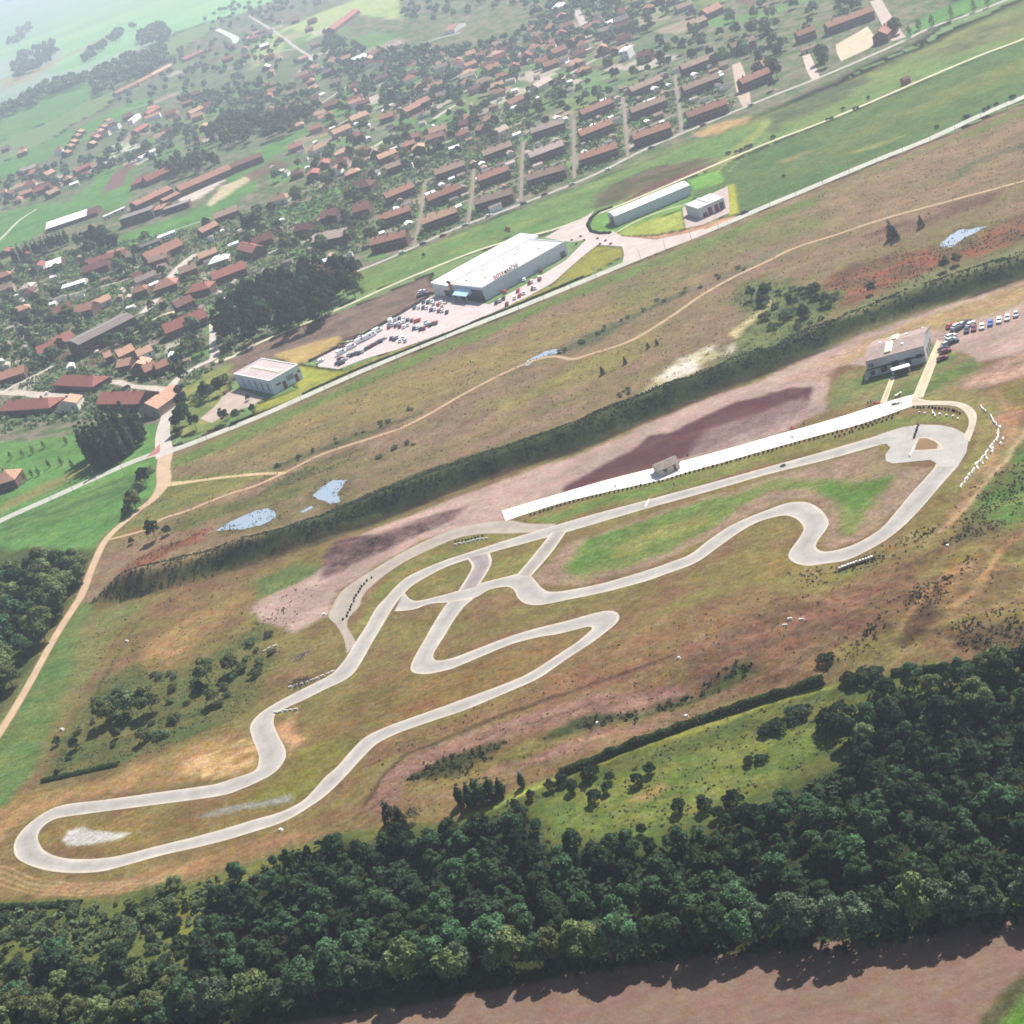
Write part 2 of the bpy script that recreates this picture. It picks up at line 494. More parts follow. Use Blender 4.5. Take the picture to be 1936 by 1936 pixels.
L([(1219, 737), (1281, 684), (1338, 653), (1350, 670), (1293, 716), (1231, 737)], (222, 208, 190), 2, 5, (170, 160, 110), 7, 3)
L([(1355, 672), (1385, 648), (1390, 660), (1360, 676)], (205, 190, 165), 2, 4)
L([(1380, 630), (1420, 605), (1460, 570), (1466, 574), (1430, 610), (1390, 640)], (196, 178, 130), 1.5, 3)
L([(880, 893), (968, 852), (1100, 805), (1220, 752), (1260, 732), (1180, 772), (1040, 830), (900, 888)], (146, 140, 84), 3, 5, None, 18, 6, 0.8)
for pl in ([(575, 938), (605, 905), (640, 896), (672, 898), (660, 935), (655, 962), (615, 968)], [(396, 1008), (440, 976), (500, 955), (545, 950), (600, 950), (560, 985), (490, 1006), (430, 1012)], [(1760, 474), (1800, 434), (1840, 420), (1884, 418), (1850, 452), (1806, 480)]):
    L(pl, (104, 94, 66), 3, 4, (122, 112, 70), 6, 4, .8)
# the bank itself
L([(140, 1150), (250, 1092), (375, 1064), (484, 1026), (646, 955), (734, 915), (859, 872), (967, 836), (1093, 795), (1218, 742), (1452, 658), (1602, 605), (1752, 548), (1960, 474), (2300, 350),
   (2300, 405), (1960, 516), (1752, 583), (1602, 641), (1452, 706), (1293, 768), (1093, 852), (967, 896), (859, 928), (709, 990), (609, 1030), (484, 1068), (350, 1112), (200, 1150)],
  (62, 68, 44), 1.5, 2.5, (78, 84, 50), 9, 4)
L([(230, 1136), (484, 1064), (709, 982), (859, 922), (1093, 846), (1452, 698), (1960, 512), (1960, 519), (1452, 706), (1093, 853), (859, 930), (709, 990), (484, 1072), (240, 1142)], (70, 58, 48), 0.7, 0.6)
# the lower land
L([(150, 1145), (484, 1070), (709, 992), (860, 930), (1093, 854), (1452, 707), (1960, 520), (2300, 420), (2300, 1200), (1960, 1262), (1750, 1278), (1600, 1294), (1452, 1322), (1190, 1410), (1060, 1462), (880, 1542), (700, 1566), (620, 1575),
   (400, 1655), (200, 1705), (-100, 1712), (-100, 1560), (40, 1500), (90, 1420), (125, 1250)], (130, 104, 72), 2.5, 3, (132, 118, 70), 18, 7)
L([(-80, 1470), (-10, 1380), (50, 1285), (110, 1190), (150, 1140), (170, 1140), (160, 1210), (112, 1350), (70, 1445), (0, 1545), (-60, 1600)], (98, 124, 70), 3, 3, (110, 122, 68), 12, 6)
L([(150, 1180), (240, 1135), (300, 1130), (200, 1220), (130, 1370), (80, 1440), (90, 1420), (130, 1280)], (132, 122, 76), 4, 5, (116, 122, 72), 8, 4)
L([(180, 1300), (255, 1250), (330, 1262), (400, 1240), (470, 1200), (520, 1150), (560, 1100), (600, 1085), (565, 1130), (500, 1200), (520, 1260), (470, 1345), (300, 1425), (100, 1475), (90, 1450), (140, 1360)], (92, 100, 58), 4, 6, (112, 108, 64), 8, 4)
L([(480, 1100), (560, 1060), (600, 1080), (570, 1105), (500, 1130)], (104, 118, 66), 3, 4)
L([(270, 1235), (330, 1180), (470, 1120), (480, 1135), (400, 1190), (340, 1240), (280, 1260)], (180, 138, 94), 5, 6, (150, 126, 76), 12, 4, 0.8)
L([(640, 1040), (709, 998), (859, 942), (968, 903), (1093, 858), (1293, 774), (1452, 712), (1602, 646), (1752, 589), (1960, 522), (1960, 660), (1850, 684), (1830, 668), (1780, 662), (1760, 645), (1640, 692), (1595, 690),
   (1562, 706), (1566, 745), (1560, 778), (1450, 830), (1240, 885), (1040, 940), (950, 985), (880, 1005), (800, 1020), (700, 1078), (640, 1115), (622, 1165), (560, 1195), (500, 1180), (476, 1150), (520, 1120), (590, 1090)],
  (190, 160, 146), 1.5, 2.5, (172, 146, 132), 18, 7, 1.0, .6)
L([(1560, 690), (1640, 640), (1760, 592), (1960, 524), (1960, 560), (1800, 620), (1700, 640), (1600, 690)], (176, 146, 106), 3, 4, (160, 140, 92), 14, 5)
L([(1480, 720), (1500, 708), (1600, 660), (1640, 650), (1590, 690), (1555, 722)], (188, 154, 130), 2, 3, None, 18, 6, 0.8)
L([(1062, 920), (1093, 906), (1193, 852), (1230, 824), (1268, 816), (1393, 760), (1452, 745), (1502, 731), (1536, 730), (1538, 748), (1517, 777), (1477, 790), (1452, 806), (1368, 836), (1243, 884), (1143, 908), (1052, 935)],
  (98, 62, 66), 1.2, 2.5, (106, 70, 70), 14, 5, 1.0, .5)
L([(1330, 815), (1452, 775), (1520, 752), (1560, 765), (1570, 775), (1452, 826), (1370, 850), (1300, 862)], (152, 126, 120), 3, 3, None, 18, 6, 0.75)
L([(644, 1020), (721, 1004), (834, 968), (890, 955), (859, 980), (734, 1040), (612, 1094), (602, 1075)], (132, 104, 98), 2, 4, (88, 64, 66), 4, 2.5)
L([(1640, 695), (1762, 650), (1790, 670), (1830, 672), (1860, 690), (1830, 715), (1805, 735), (1795, 750), (1745, 748), (1700, 758), (1640, 765), (1570, 778), (1568, 750), (1580, 715)], (106, 124, 68), 1.5, 2, (138, 126, 84), 12, 5)
L([(1805, 735), (1830, 712), (1870, 690), (1960, 650), (1960, 700), (1900, 720), (1860, 738), (1820, 742)], (184, 146, 124), 3, 4, (150, 124, 104), 10, 4)
L([(1750, 748), (1850, 745), (1890, 760), (1890, 900), (1840, 930), (1800, 920), (1840, 850), (1846, 790), (1820, 762)], (134, 128, 72), 3, 4, (150, 130, 88), 10, 5)
L([(1870, 740), (1930, 800), (1915, 870), (1860, 930), (1810, 990), (1780, 990), (1850, 900), (1880, 840)], (150, 118, 84), 3, 4, (178, 138, 104), 8, 4)
L([(1880, 800), (1905, 770), (1922, 790), (1905, 815)], (176, 128, 98), 3, 4)
L([(1830, 960), (1900, 860), (1960, 780), (1960, 960), (1900, 990), (1840, 1000)], (92, 122, 58), 4, 4, (108, 118, 66), 9, 5)
# infields
L([(1066, 1030), (1250, 966), (1452, 905), (1650, 850), (1690, 885), (1760, 884), (1690, 975), (1627, 1022), (1560, 1038), (1570, 1000), (1568, 975), (1530, 946), (1480, 948), (1380, 990), (1270, 1055), (1100, 1102), (1030, 1105), (1012, 1088)],
  (156, 130, 106), 1.5, 2)
L([(1062, 1070), (1105, 1020), (1300, 956), (1450, 912), (1560, 905), (1690, 905), (1640, 985), (1612, 1010), (1590, 1008), (1596, 960), (1540, 926), (1450, 932), (1370, 978), (1255, 1050), (1100, 1088), (1070, 1085)],
  (98, 128, 58), 2.5, 3, (124, 132, 70), 24, 8)
L([(1140, 1035), (1250, 1000), (1330, 965), (1340, 975), (1250, 1020), (1150, 1050)], (150, 138, 82), 4, 5, None, 18, 6, 0.7)
L([(1590, 905), (1660, 855), (1700, 895), (1640, 910)], (140, 122, 88), 4, 5, None, 18, 6, 0.7)
L([(950, 1000), (1150, 925), (1400, 870), (1560, 830), (1690, 790), (1800, 775), (1820, 800), (1740, 795), (1600, 835), (1452, 880), (1250, 935), (1060, 985)], (136, 124, 74), 1.5, 2, (124, 130, 68), 16, 4)
L([(1020, 985), (1150, 940), (1300, 905), (1300, 912), (1160, 950), (1030, 995)], (104, 128, 62), 2, 2)
L([(690, 1140), (720, 1100), (800, 1045), (880, 1015), (960, 1012), (900, 1030), (790, 1080), (730, 1120), (700, 1180), (660, 1215), (680, 1180)], (138, 122, 70), 1.5, 2, (122, 126, 66), 10, 4)
L([(770, 1125), (820, 1080), (880, 1058), (888, 1075), (866, 1112), (800, 1132), (775, 1135)], (128, 122, 68), 1.5, 2, (138, 124, 72), 10, 4)
L([(905, 1110), (930, 1070), (1030, 1030), (1000, 1085), (960, 1090)], (140, 126, 72), 1.5, 2, (126, 124, 68), 10, 4)
L([(400, 1540), (480, 1490), (560, 1420), (640, 1330), (760, 1260), (900, 1250), (1080, 1200), (1000, 1280), (860, 1340), (700, 1400), (600, 1500), (500, 1545), (240, 1612), (110, 1600), (90, 1570), (200, 1540)],
  (122, 108, 64), 4, 5, (132, 106, 66), 16, 6)
L([(480, 1500), (540, 1440), (620, 1400), (680, 1410), (600, 1490), (520, 1530), (420, 1545)], (122, 116, 56), 5, 5, (132, 120, 60), 12, 5)
L([(720, 1370), (800, 1290), (960, 1240), (1080, 1200), (1080, 1220), (960, 1285), (820, 1340)], (152, 110, 70), 6, 7, (130, 108, 64), 14, 5, 0.8)
L([(1000, 1300), (1100, 1240), (1180, 1190), (1300, 1150), (1500, 1120), (1560, 1150), (1400, 1220), (1200, 1280), (1050, 1340), (900, 1380)], (144, 106, 78), 8, 8, (132, 110, 72), 18, 6, 0.8)
L([(1380, 1060), (1480, 1030), (1490, 1060), (1520, 1080), (1620, 1070), (1600, 1110), (1450, 1110)], (150, 128, 72), 4, 5, (140, 124, 68), 10, 5, 0.8)
L([(1480, 1085), (1560, 1080), (1660, 1040), (1780, 990), (1790, 1005), (1680, 1060), (1560, 1105), (1490, 1102)], (112, 118, 62), 4, 5, (134, 116, 74), 9, 4, 0.8)
# bare ground and scrub on the right
L([(1250, 1235), (1500, 1135), (1700, 1085), (1760, 1130), (1650, 1200), (1452, 1300), (1300, 1300)], (134, 98, 76), 6, 8, (116, 90, 66), 12, 5)
L([(1720, 1155), (1760, 1110), (1845, 1060), (1805, 1130), (1760, 1195), (1700, 1195)], (88, 68, 52), 3, 6, (112, 86, 62), 5, 3)  # dark hollow: scrub tone, with its shade put into the soil colour
L([(1790, 1235), (1850, 1180), (1960, 1175), (1960, 1225), (1860, 1245)], (88, 74, 54), 4, 6, (108, 88, 62), 5, 3)  # second hollow, its shade also put into the soil colour
L([(1780, 1035), (1830, 990), (1890, 985), (1880, 1010), (1830, 1030)], (96, 90, 62), 3, 5, (112, 98, 68), 5, 3)
L([(1800, 1060), (1845, 1055), (1812, 1135), (1800, 1135)], (170, 134, 88), 3, 4, None, 18, 6, 0.7)
L([(688, 1535), (740, 1452), (810, 1405), (968, 1360), (1100, 1318), (1250, 1288), (1300, 1300), (1100, 1372), (960, 1395), (830, 1428), (775, 1470), (765, 1500), (740, 1530)], (154, 118, 102), 2, 3, (140, 108, 88), 16, 4)
L([(770, 1512), (860, 1488), (968, 1440), (1150, 1378), (1400, 1290), (1410, 1300), (1150, 1400), (1000, 1452), (900, 1492), (800, 1515)], (152, 116, 98), 2, 3, (130, 108, 78), 14, 4)
L([(770, 1472), (830, 1430), (960, 1396), (935, 1420), (850, 1462)], (76, 76, 48), 1.5, 3)
L([(1010, 1395), (1100, 1360), (1180, 1345), (1300, 1300), (1420, 1243), (1435, 1268), (1300, 1312), (1200, 1354), (1060, 1398)], (66, 72, 44), 2, 3, (92, 98, 54), 7, 4)
L([(0, 1640), (60, 1660), (200, 1670), (400, 1600), (560, 1560), (620, 1560), (400, 1640), (200, 1690), (0, 1700), (-80, 1690)], (158, 122, 84), 3, 4, (140, 116, 74), 14, 3)
L([(-60, 1560), (60, 1500), (200, 1470), (420, 1400), (480, 1400), (480, 1450), (300, 1490), (120, 1515), (40, 1560), (-60, 1640)], (166, 130, 86), 3, 4, (146, 122, 74), 12, 4)
L([(360, 1450), (440, 1420), (478, 1400), (484, 1440), (440, 1460), (380, 1470)], (212, 174, 124), 4, 5, (170, 134, 84), 6, 3)
L([(524, 1370), (560, 1350), (566, 1400), (545, 1425), (540, 1400)], (196, 152, 112), 2, 3)
L([(119, 1590), (132, 1571), (160, 1563), (176, 1573), (200, 1577), (247, 1574), (225, 1587), (190, 1594), (160, 1600), (130, 1598)], (200, 194, 184), 1, 1.5)
L([(108, 1560), (250, 1552), (275, 1578), (190, 1612), (100, 1600)], (156, 138, 70), 5, 5, None, 18, 6, 0.5)
L([(119, 1590), (132, 1571), (160, 1563), (176, 1573), (200, 1577), (247, 1574), (225, 1587), (190, 1594), (160, 1600), (130, 1598)], (200, 194, 184), 1, 1.5)
L([(378, 1546), (450, 1525), (500, 1512), (545, 1500), (549, 1514), (500, 1523), (400, 1549)], (150, 146, 138), 1.5, 2)
# bottom scrub, clearing, woodland floor, ploughed field
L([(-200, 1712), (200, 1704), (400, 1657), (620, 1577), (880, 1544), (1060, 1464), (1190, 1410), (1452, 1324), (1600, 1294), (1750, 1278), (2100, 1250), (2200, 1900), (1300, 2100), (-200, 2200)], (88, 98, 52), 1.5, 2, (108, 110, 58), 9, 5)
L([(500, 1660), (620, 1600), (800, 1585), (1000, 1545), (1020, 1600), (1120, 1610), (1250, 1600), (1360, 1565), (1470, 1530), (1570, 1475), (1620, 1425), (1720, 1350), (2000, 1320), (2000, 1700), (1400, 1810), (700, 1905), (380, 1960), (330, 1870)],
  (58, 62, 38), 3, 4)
L([(1010, 1512), (1130, 1475), (1250, 1445), (1400, 1400), (1540, 1375), (1560, 1440), (1450, 1482), (1330, 1540), (1250, 1565), (1100, 1585), (1025, 1565)], (124, 128, 64), 3, 4, (98, 114, 54), 7, 4)
L([(1195, 1520), (1260, 1480), (1275, 1486), (1230, 1520)], (158, 130, 78), 2, 3)
L([(880, 1545), (1060, 1464), (1190, 1412), (1452, 1326), (1600, 1296), (1600, 1300), (1452, 1334), (1190, 1420), (1060, 1474), (900, 1548)], (150, 152, 66), 1, 1.5, None, 18, 6, 0.8)
L([(-100, 1700), (200, 1700), (420, 1650), (480, 1640), (400, 1760), (300, 1810), (180, 1830), (-100, 1760)], (112, 116, 62), 3, 5, (92, 102, 56), 8, 4)
L([(300, 1700), (470, 1640), (500, 1625), (440, 1700), (400, 1790), (330, 1800)], (132, 138, 64), 3, 4, (120, 118, 62), 8, 4)
L([(300, 2050), (500, 1940), (740, 1905), (1000, 1855), (1400, 1800), (1700, 1772), (2030, 1722), (1990, 1800), (1846, 1936), (1700, 2100), (900, 2300)], (146, 118, 102), 1.2, 1.5, (140, 112, 96), 30, 2.5, 1.0, .35)
L([(1838, 1945), (1936, 1842), (2000, 1780), (2000, 1820), (1936, 1876), (1880, 1945), (1800, 2050), (1760, 2040)], (92, 92, 62), 1, 1.5)
L([(1870, 1955), (1936, 1878), (2000, 1822), (2300, 1700), (2300, 2300), (1800, 2300)], (96, 128, 58), 1, 1)
# fields left of the dirt path
L([(-200, 900), (0, 838), (80, 830), (160, 818), (300, 800), (312, 850), (302, 920), (258, 962), (195, 1012), (165, 1050), (60, 1060), (-200, 1110)], (106, 148, 76), 2, 2, (94, 134, 70), 24, 6)
L([(-60, 905), (0, 888), (160, 852), (170, 870), (100, 905), (0, 945), (-60, 960)], (102, 144, 76), 2, 2)
L([(0, 955), (60, 925), (140, 890), (175, 870), (180, 880), (110, 920), (0, 970)], (150, 138, 88), 2, 2, None, 18, 6, 0.8)
L([(0, 990), (150, 930), (290, 880), (296, 890), (240, 935), (100, 985), (0, 1030)], (84, 116, 64), 3, 3, (108, 140, 74), 30, 2)
L([(-200, 1060), (0, 1040), (100, 1040), (180, 1040), (168, 1075), (120, 1150), (70, 1235), (30, 1310), (-60, 1420), (-200, 1500)], (84, 92, 54), 3, 4)
L([(320, 905), (420, 895), (520, 890), (430, 930), (330, 965), (260, 1000), (210, 1016), (300, 945)], (140, 132, 74), 2, 2, (110, 116, 66), 14, 4)


def LL(pts, w, rgb, soft=.7, rag=1.2, op=.85):
    """a worn line on the ground: rut, drain or trodden track, width in metres"""
    P = [np.array(at0(*p)) for p in pts]
    P = [np.array((at(*p).x, at(*p).y)) if 300 < p[1] < 1200 else q for p, q in zip(pts, P)]
    a, b = [], []
    for i, p in enumerate(P):
        d = P[min(i + 1, len(P) - 1)] - P[max(i - 1, 0)]; d = d / (np.linalg.norm(d) + 1e-9)
        n = np.array([-d[1], d[0]]) * w / 2
        a.append(tuple(p + n)); b.append(tuple(p - n))
    LAY.append((a + b[::-1], rgb, soft, rag, None, 10, 5, op, 1.0))


LL([(690, 1522), (735, 1455), (770, 1425), (850, 1390), (968, 1345), (1090, 1303), (1180, 1270), (1275, 1236)], 1.6, (84, 66, 52))
LL([(90, 1440), (130, 1370), (200, 1240), (255, 1160)], 1.5, (120, 98, 66)); LL([(112, 1440), (150, 1375), (215, 1250), (268, 1165)], 1.2, (84, 86, 56))
for k_ in range(4):
    LL([(-20, 1630 + 12 * k_), (60, 1658 + 10 * k_), (150, 1672 + 7 * k_), (260, 1664 + 6 * k_), (340, 1640 + 4 * k_)], .5, (196, 164, 122), .4, .8, .6)
LL([(1800, 1150), (1850, 1110), (1890, 1040), (1950, 1000)], 1.8, (172, 134, 92)); LL([(1700, 1190), (1740, 1130), (1800, 1080), (1850, 1050)], 1.2, (158, 124, 86))
LL([(1945, 800), (1900, 870), (1850, 930), (1800, 985), (1770, 1005)], 1.6, (190, 158, 120)); LL([(1935, 840), (1890, 905), (1840, 960), (1795, 1000)], .9, (110, 92, 62))
LL([(1450, 1300), (1560, 1240), (1650, 1205), (1700, 1180)], 1.4, (120, 94, 72)); LL([(1240, 1300), (1350, 1250), (1460, 1215), (1580, 1180)], 1.0, (112, 84, 66))
LL([(1000, 1370), (1120, 1330), (1230, 1290)], .9, (116, 86, 68)); LL([(640, 1560), (700, 1530), (740, 1500)], 1.0, (96, 84, 56))
LL([(880, 1545), (960, 1515), (1060, 1468), (1190, 1413), (1320, 1365), (1452, 1325)], 1.3, (158, 158, 76), .5, .6)
LL([(484, 760 + 60), (700, 726), (900, 642), (1100, 562)], 2.2, (128, 118, 72), 1.5, 2, .5); LL([(820, 720), (1000, 650), (1180, 590), (1330, 520)], 2.5, (158, 128, 100), 2, 3, .5)
LL([(600, 880), (800, 830), (900, 800), (1000, 770)], 2.5, (156, 128, 104), 2, 3, .5); LL([(1300, 640), (1420, 560), (1560, 490), (1700, 440)], 3, (126, 108, 88), 2, 3, .45)
LL([(1352, 330), (1400, 285), (1440, 250), (1456, 228)], 1.2, (172, 172, 96)); LL([(1375, 325), (1420, 285), (1460, 250)], .8, (160, 160, 92))
LL([(240, 1120), (380, 1086), (484, 1050), (620, 1006), (720, 968)], 1.4, (112, 116, 64), .6, 1, .6)
LL([(380, 1470), (420, 1440), (470, 1415)], .8, (226, 186, 132)); LL([(360, 1455), (400, 1425), (460, 1400)], .7, (222, 180, 126)); LL([(400, 1478), (440, 1450), (476, 1432)], .7, (218, 176, 120))


def ground_sheet():
    vs = np.concatenate([[-37, -30, -20, -10], np.arange(0, 2590, 3.4), [2680, 2850, 3150]])
    t = CAM_H / (vs - (CX * sr + CX * cr) + 0.0)
    vv = vs - (CX * sr + CX * cr)
    t = CAM_H / (vv * cp + F_PX * sp)
    Y = t * (F_PX * cp - vv * sp)
    hh = np.concatenate([[-9000, -4200, -2400, -1700], np.linspace(-1330, 1330, 690), [1700, 2400, 4200, 9000]])
    X = hh[None, :] * t[:, None]
    X = np.clip(X, -14000, 14000)
    YY = np.repeat(Y[:, None], len(hh), 1)
    # square the far ends of the sheet
    nr, nc = X.shape
    Xf, Yf = X.ravel(), YY.ravel()
    Z = hgt(Xf, Yf)
    colr = np.zeros((len(Xf), 3))
    rag1 = fbm(Xf / 14, Yf / 11, 3, 5) - 0.5
    rag2 = fbm(Xf / 14, Yf / 11, 77, 5) - 0.5
    dist = np.hypot(Xf, Yf)
    texa = np.ones(len(Xf))
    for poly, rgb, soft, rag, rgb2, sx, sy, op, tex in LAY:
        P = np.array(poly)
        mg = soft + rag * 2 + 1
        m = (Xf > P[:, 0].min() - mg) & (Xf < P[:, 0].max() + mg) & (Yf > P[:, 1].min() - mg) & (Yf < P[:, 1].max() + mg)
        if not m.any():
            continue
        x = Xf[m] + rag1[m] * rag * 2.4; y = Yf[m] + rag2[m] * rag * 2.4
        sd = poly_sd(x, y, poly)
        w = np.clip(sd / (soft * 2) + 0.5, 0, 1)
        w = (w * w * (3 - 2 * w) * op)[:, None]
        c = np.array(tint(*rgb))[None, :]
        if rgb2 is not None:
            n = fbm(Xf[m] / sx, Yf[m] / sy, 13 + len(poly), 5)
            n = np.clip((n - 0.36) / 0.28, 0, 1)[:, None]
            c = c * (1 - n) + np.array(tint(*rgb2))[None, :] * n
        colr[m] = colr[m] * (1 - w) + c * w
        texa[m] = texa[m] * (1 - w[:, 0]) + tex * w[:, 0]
    zero = colr.sum(1) == 0
    colr[zero] = np.array(tint(122, 146, 92))
    me = bpy.data.meshes.new("ground")
    me.vertices.add(nr * nc)
    me.vertices.foreach_set("co", np.stack([Xf, Yf, Z], 1).ravel())
    i = np.arange(nr - 1)[:, None] * nc + np.arange(nc - 1)[None, :]
    i = i.ravel()
    q = np.stack([i, i + nc, i + nc + 1, i + 1], 1)
    me.loops.add(q.size)
    me.polygons.add(len(q))
    me.loops.foreach_set("vertex_index", q.ravel())
    me.polygons.foreach_set("loop_start", np.arange(len(q)) * 4)
    me.polygons.foreach_set("loop_total", np.full(len(q), 4))
    me.polygons.foreach_set("use_smooth", np.ones(len(q), bool))
    me.update(calc_edges=True)
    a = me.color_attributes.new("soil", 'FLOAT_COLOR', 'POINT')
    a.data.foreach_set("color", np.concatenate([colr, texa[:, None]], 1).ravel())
    # face up?
    if me.polygons[0].normal.z < 0:
        me.flip_normals()
    m, nt, b = nodes_of("grass and soil")
    at_ = nt.nodes.new("ShaderNodeAttribute"); at_.attribute_name = "soil"
    tc = nt.nodes.new("ShaderNodeTexCoord").outputs["Object"]
    mp = nt.nodes.new("ShaderNodeMapping"); mp.inputs["Scale"].default_value = (1.0, 1.3, 1.0)
    nt.links.new(tc, mp.inputs["Vector"])
    v = mp.outputs["Vector"]
    f1 = maprange(nt, noise(nt, v, 0.55, 6, 0.75), 0.3, 0.7, 0.58, 1.40)
    f2 = maprange(nt, noise(nt, v, 0.06, 5, 0.6), 0.3, 0.7, 0.80, 1.20)
    f3 = maprange(nt, noise(nt, tc, 2.2, 3, 0.7), 0.3, 0.7, 0.66, 1.34)
    f4 = maprange(nt, noise(nt, v, 0.2, 4, 0.65), 0.3, 0.7, 0.78, 1.22)
    f = mathn(nt, 'MULTIPLY', mathn(nt, 'MULTIPLY', f1, f2), mathn(nt, 'MULTIPLY', f3, f4))
    f = mathn(nt, 'ADD', 1.0, mathn(nt, 'MULTIPLY', mathn(nt, 'SUBTRACT', f, 1.0), at_.outputs["Alpha"]))
    base = mulcol(nt, at_.outputs["Color"], f)
    hs = nt.nodes.new("ShaderNodeHueSaturation")
    nt.links.new(base, hs.inputs["Color"])
    nt.links.new(maprange(nt, noise(nt, v, 0.13, 5, 0.65), 0.3, 0.7, 0.475, 0.525), hs.inputs["Hue"])
    nt.links.new(maprange(nt, noise(nt, v, 0.31, 4, 0.6), 0.3, 0.7, 0.84, 1.12), hs.inputs["Saturation"])
    nt.links.new(hs.outputs["Color"], b.inputs["Base Color"])
    bp = nt.nodes.new("ShaderNodeBump"); bp.inputs["Strength"].default_value = 0.6; bp.inputs["Distance"].default_value = 0.5
    nt.links.new(noise(nt, tc, 0.9, 5, 0.7), bp.inputs["Height"])
    nt.links.new(bp.outputs["Normal"], b.inputs["Normal"])
    b.inputs["Roughness"].default_value = 1.0
    b.inputs["Specular IOR Level"].default_value = 0.0
    return structure(put("ground", me, m))


ground_sheet()

# ------------------------------------------------------------------ paved surfaces
pv, nt_, b_ = nodes_of("worn paving")
_a = nt_.nodes.new("ShaderNodeAttribute"); _a.attribute_name = "paving"
_tc = nt_.nodes.new("ShaderNodeTexCoord").outputs["Object"]
_f = mathn(nt_, 'MULTIPLY', maprange(nt_, noise(nt_, _tc, 0.16, 6, 0.65), 0.3, 0.7, 0.80, 1.12), maprange(nt_, noise(nt_, _tc, 2.5, 3, 0.7), 0.3, 0.7, 0.88, 1.12))
nt_.links.new(mulcol(nt_, _a.outputs["Color"], _f), b_.inputs["Base Color"])
b_.inputs["Roughness"].default_value = 0.85


def catmull(pts, n):
    pts = [np.array(p, float) for p in pts]
    out = []
    for i in range(len(pts) - 1):
        p0 = pts[max(i - 1, 0)]; p1 = pts[i]; p2 = pts[i + 1]; p3 = pts[min(i + 2, len(pts) - 1)]
        for k in range(n):
            t = k / n
            out.append(0.5 * ((2 * p1) + (-p0 + p2) * t + (2 * p0 - 5 * p1 + 4 * p2 - p3) * t * t + (-p0 + 3 * p1 - 3 * p2 + p3) * t ** 3))
    out.append(pts[-1])
    return out


def paved(name, rows, colours, z):
    """rows of cross points (world) joined into a strip; colours per column"""
    k = len(rows[0])
    R = np.array(rows)
    zz = hgt(R[:, :, 0].ravel(), R[:, :, 1].ravel()) + z
    V = np.column_stack([R[:, :, 0].ravel(), R[:, :, 1].ravel(), zz])
    Fc = [(i * k + j, i * k + j + 1, (i + 1) * k + j + 1, (i + 1) * k + j) for i in range(len(rows) - 1) for j in range(k - 1)]
    me = bpy.data.meshes.new(name)
    me.from_pydata(V.tolist(), [], Fc)
    if sum(p.normal.z for p in me.polygons) < 0:
        me.flip_normals()
    a = me.color_attributes.new("paving", 'FLOAT_COLOR', 'POINT')
    a.data.foreach_set("color", np.tile(np.array([[*c, 1] for c in colours]), (len(rows), 1)).ravel())
    return structure(put(name, me, pv))


def strip_pairs(name, A, B, body, edge, z, ew=0.75, n=6, k=None):
    """a strip between two traced edges"""
    a = catmull([at0(*p) for p in A], n); b = catmull([at0(*p) for p in B], n)
    rows = []
    for p, q in zip(a, b):
        d = q - p; w = np.linalg.norm(d) + 1e-6; u = d / w
        e = min(ew, w * 0.2)
        rows.append([p, p + u * e, p + u * (e + 0.25), p + d * 0.5, q - u * (e + 0.25), q - u * e, q])
    c1 = tint(*edge, k); c2 = tint(*body, k)
    c3 = tuple(v * 0.84 for v in c2)
    return paved(name, rows, [c1, c1, c2, c3, c2, c1, c1], z)


ROADW = []


def strip_line(name, pts, width, body, edge, z, n=6, ew=0.3):
    w = width if isinstance(width, (list, tuple)) else [width] * len(pts)
    c = catmull([(*at0(*p), ww) for p, ww in zip(pts, w)], n)
    if name == "road":
        ROADW.append(([tuple(p[:2]) for p in c[::3]] + [tuple(c[-1][:2])], max(w) / 2))
    rows = []
    for i, p in enumerate(c):
        q0 = c[max(i - 1, 0)]; q1 = c[min(i + 1, len(c) - 1)]
        d = (q1 - q0)[:2]; d = d / (np.linalg.norm(d) + 1e-9); nrm = np.array([-d[1], d[0]]); h = p[2] / 2
        rows.append([p[:2] + nrm * h, p[:2] + nrm * (h - ew), p[:2] + nrm * (h - ew - 0.2), p[:2], p[:2] - nrm * (h - ew - 0.2), p[:2] - nrm * (h - ew), p[:2] - nrm * h])
    c1 = tint(*edge); c2 = tint(*body)
    return paved(name, rows, [c1, c1, c2, c2, c2, c1, c1], z)


def sheet(name, poly, rgb, z, var=None):
    P = [at0(*p) for p in poly]
    me = bpy.data.meshes.new(name)
    me.from_pydata([(x, y, h1(x, y) + z) for x, y in P], [], [tuple(range(len(P)))])
    if me.polygons[0].normal.z < 0:
        me.flip_normals()
    a = me.color_attributes.new("paving", 'FLOAT_COLOR', 'POINT')
    a.data.foreach_set("color", np.tile(np.array([*tint(*rgb), 1]), len(P)))
    return structure(put(name, me, pv))


ASP, EDG = (196, 188, 179), (216, 203, 184)
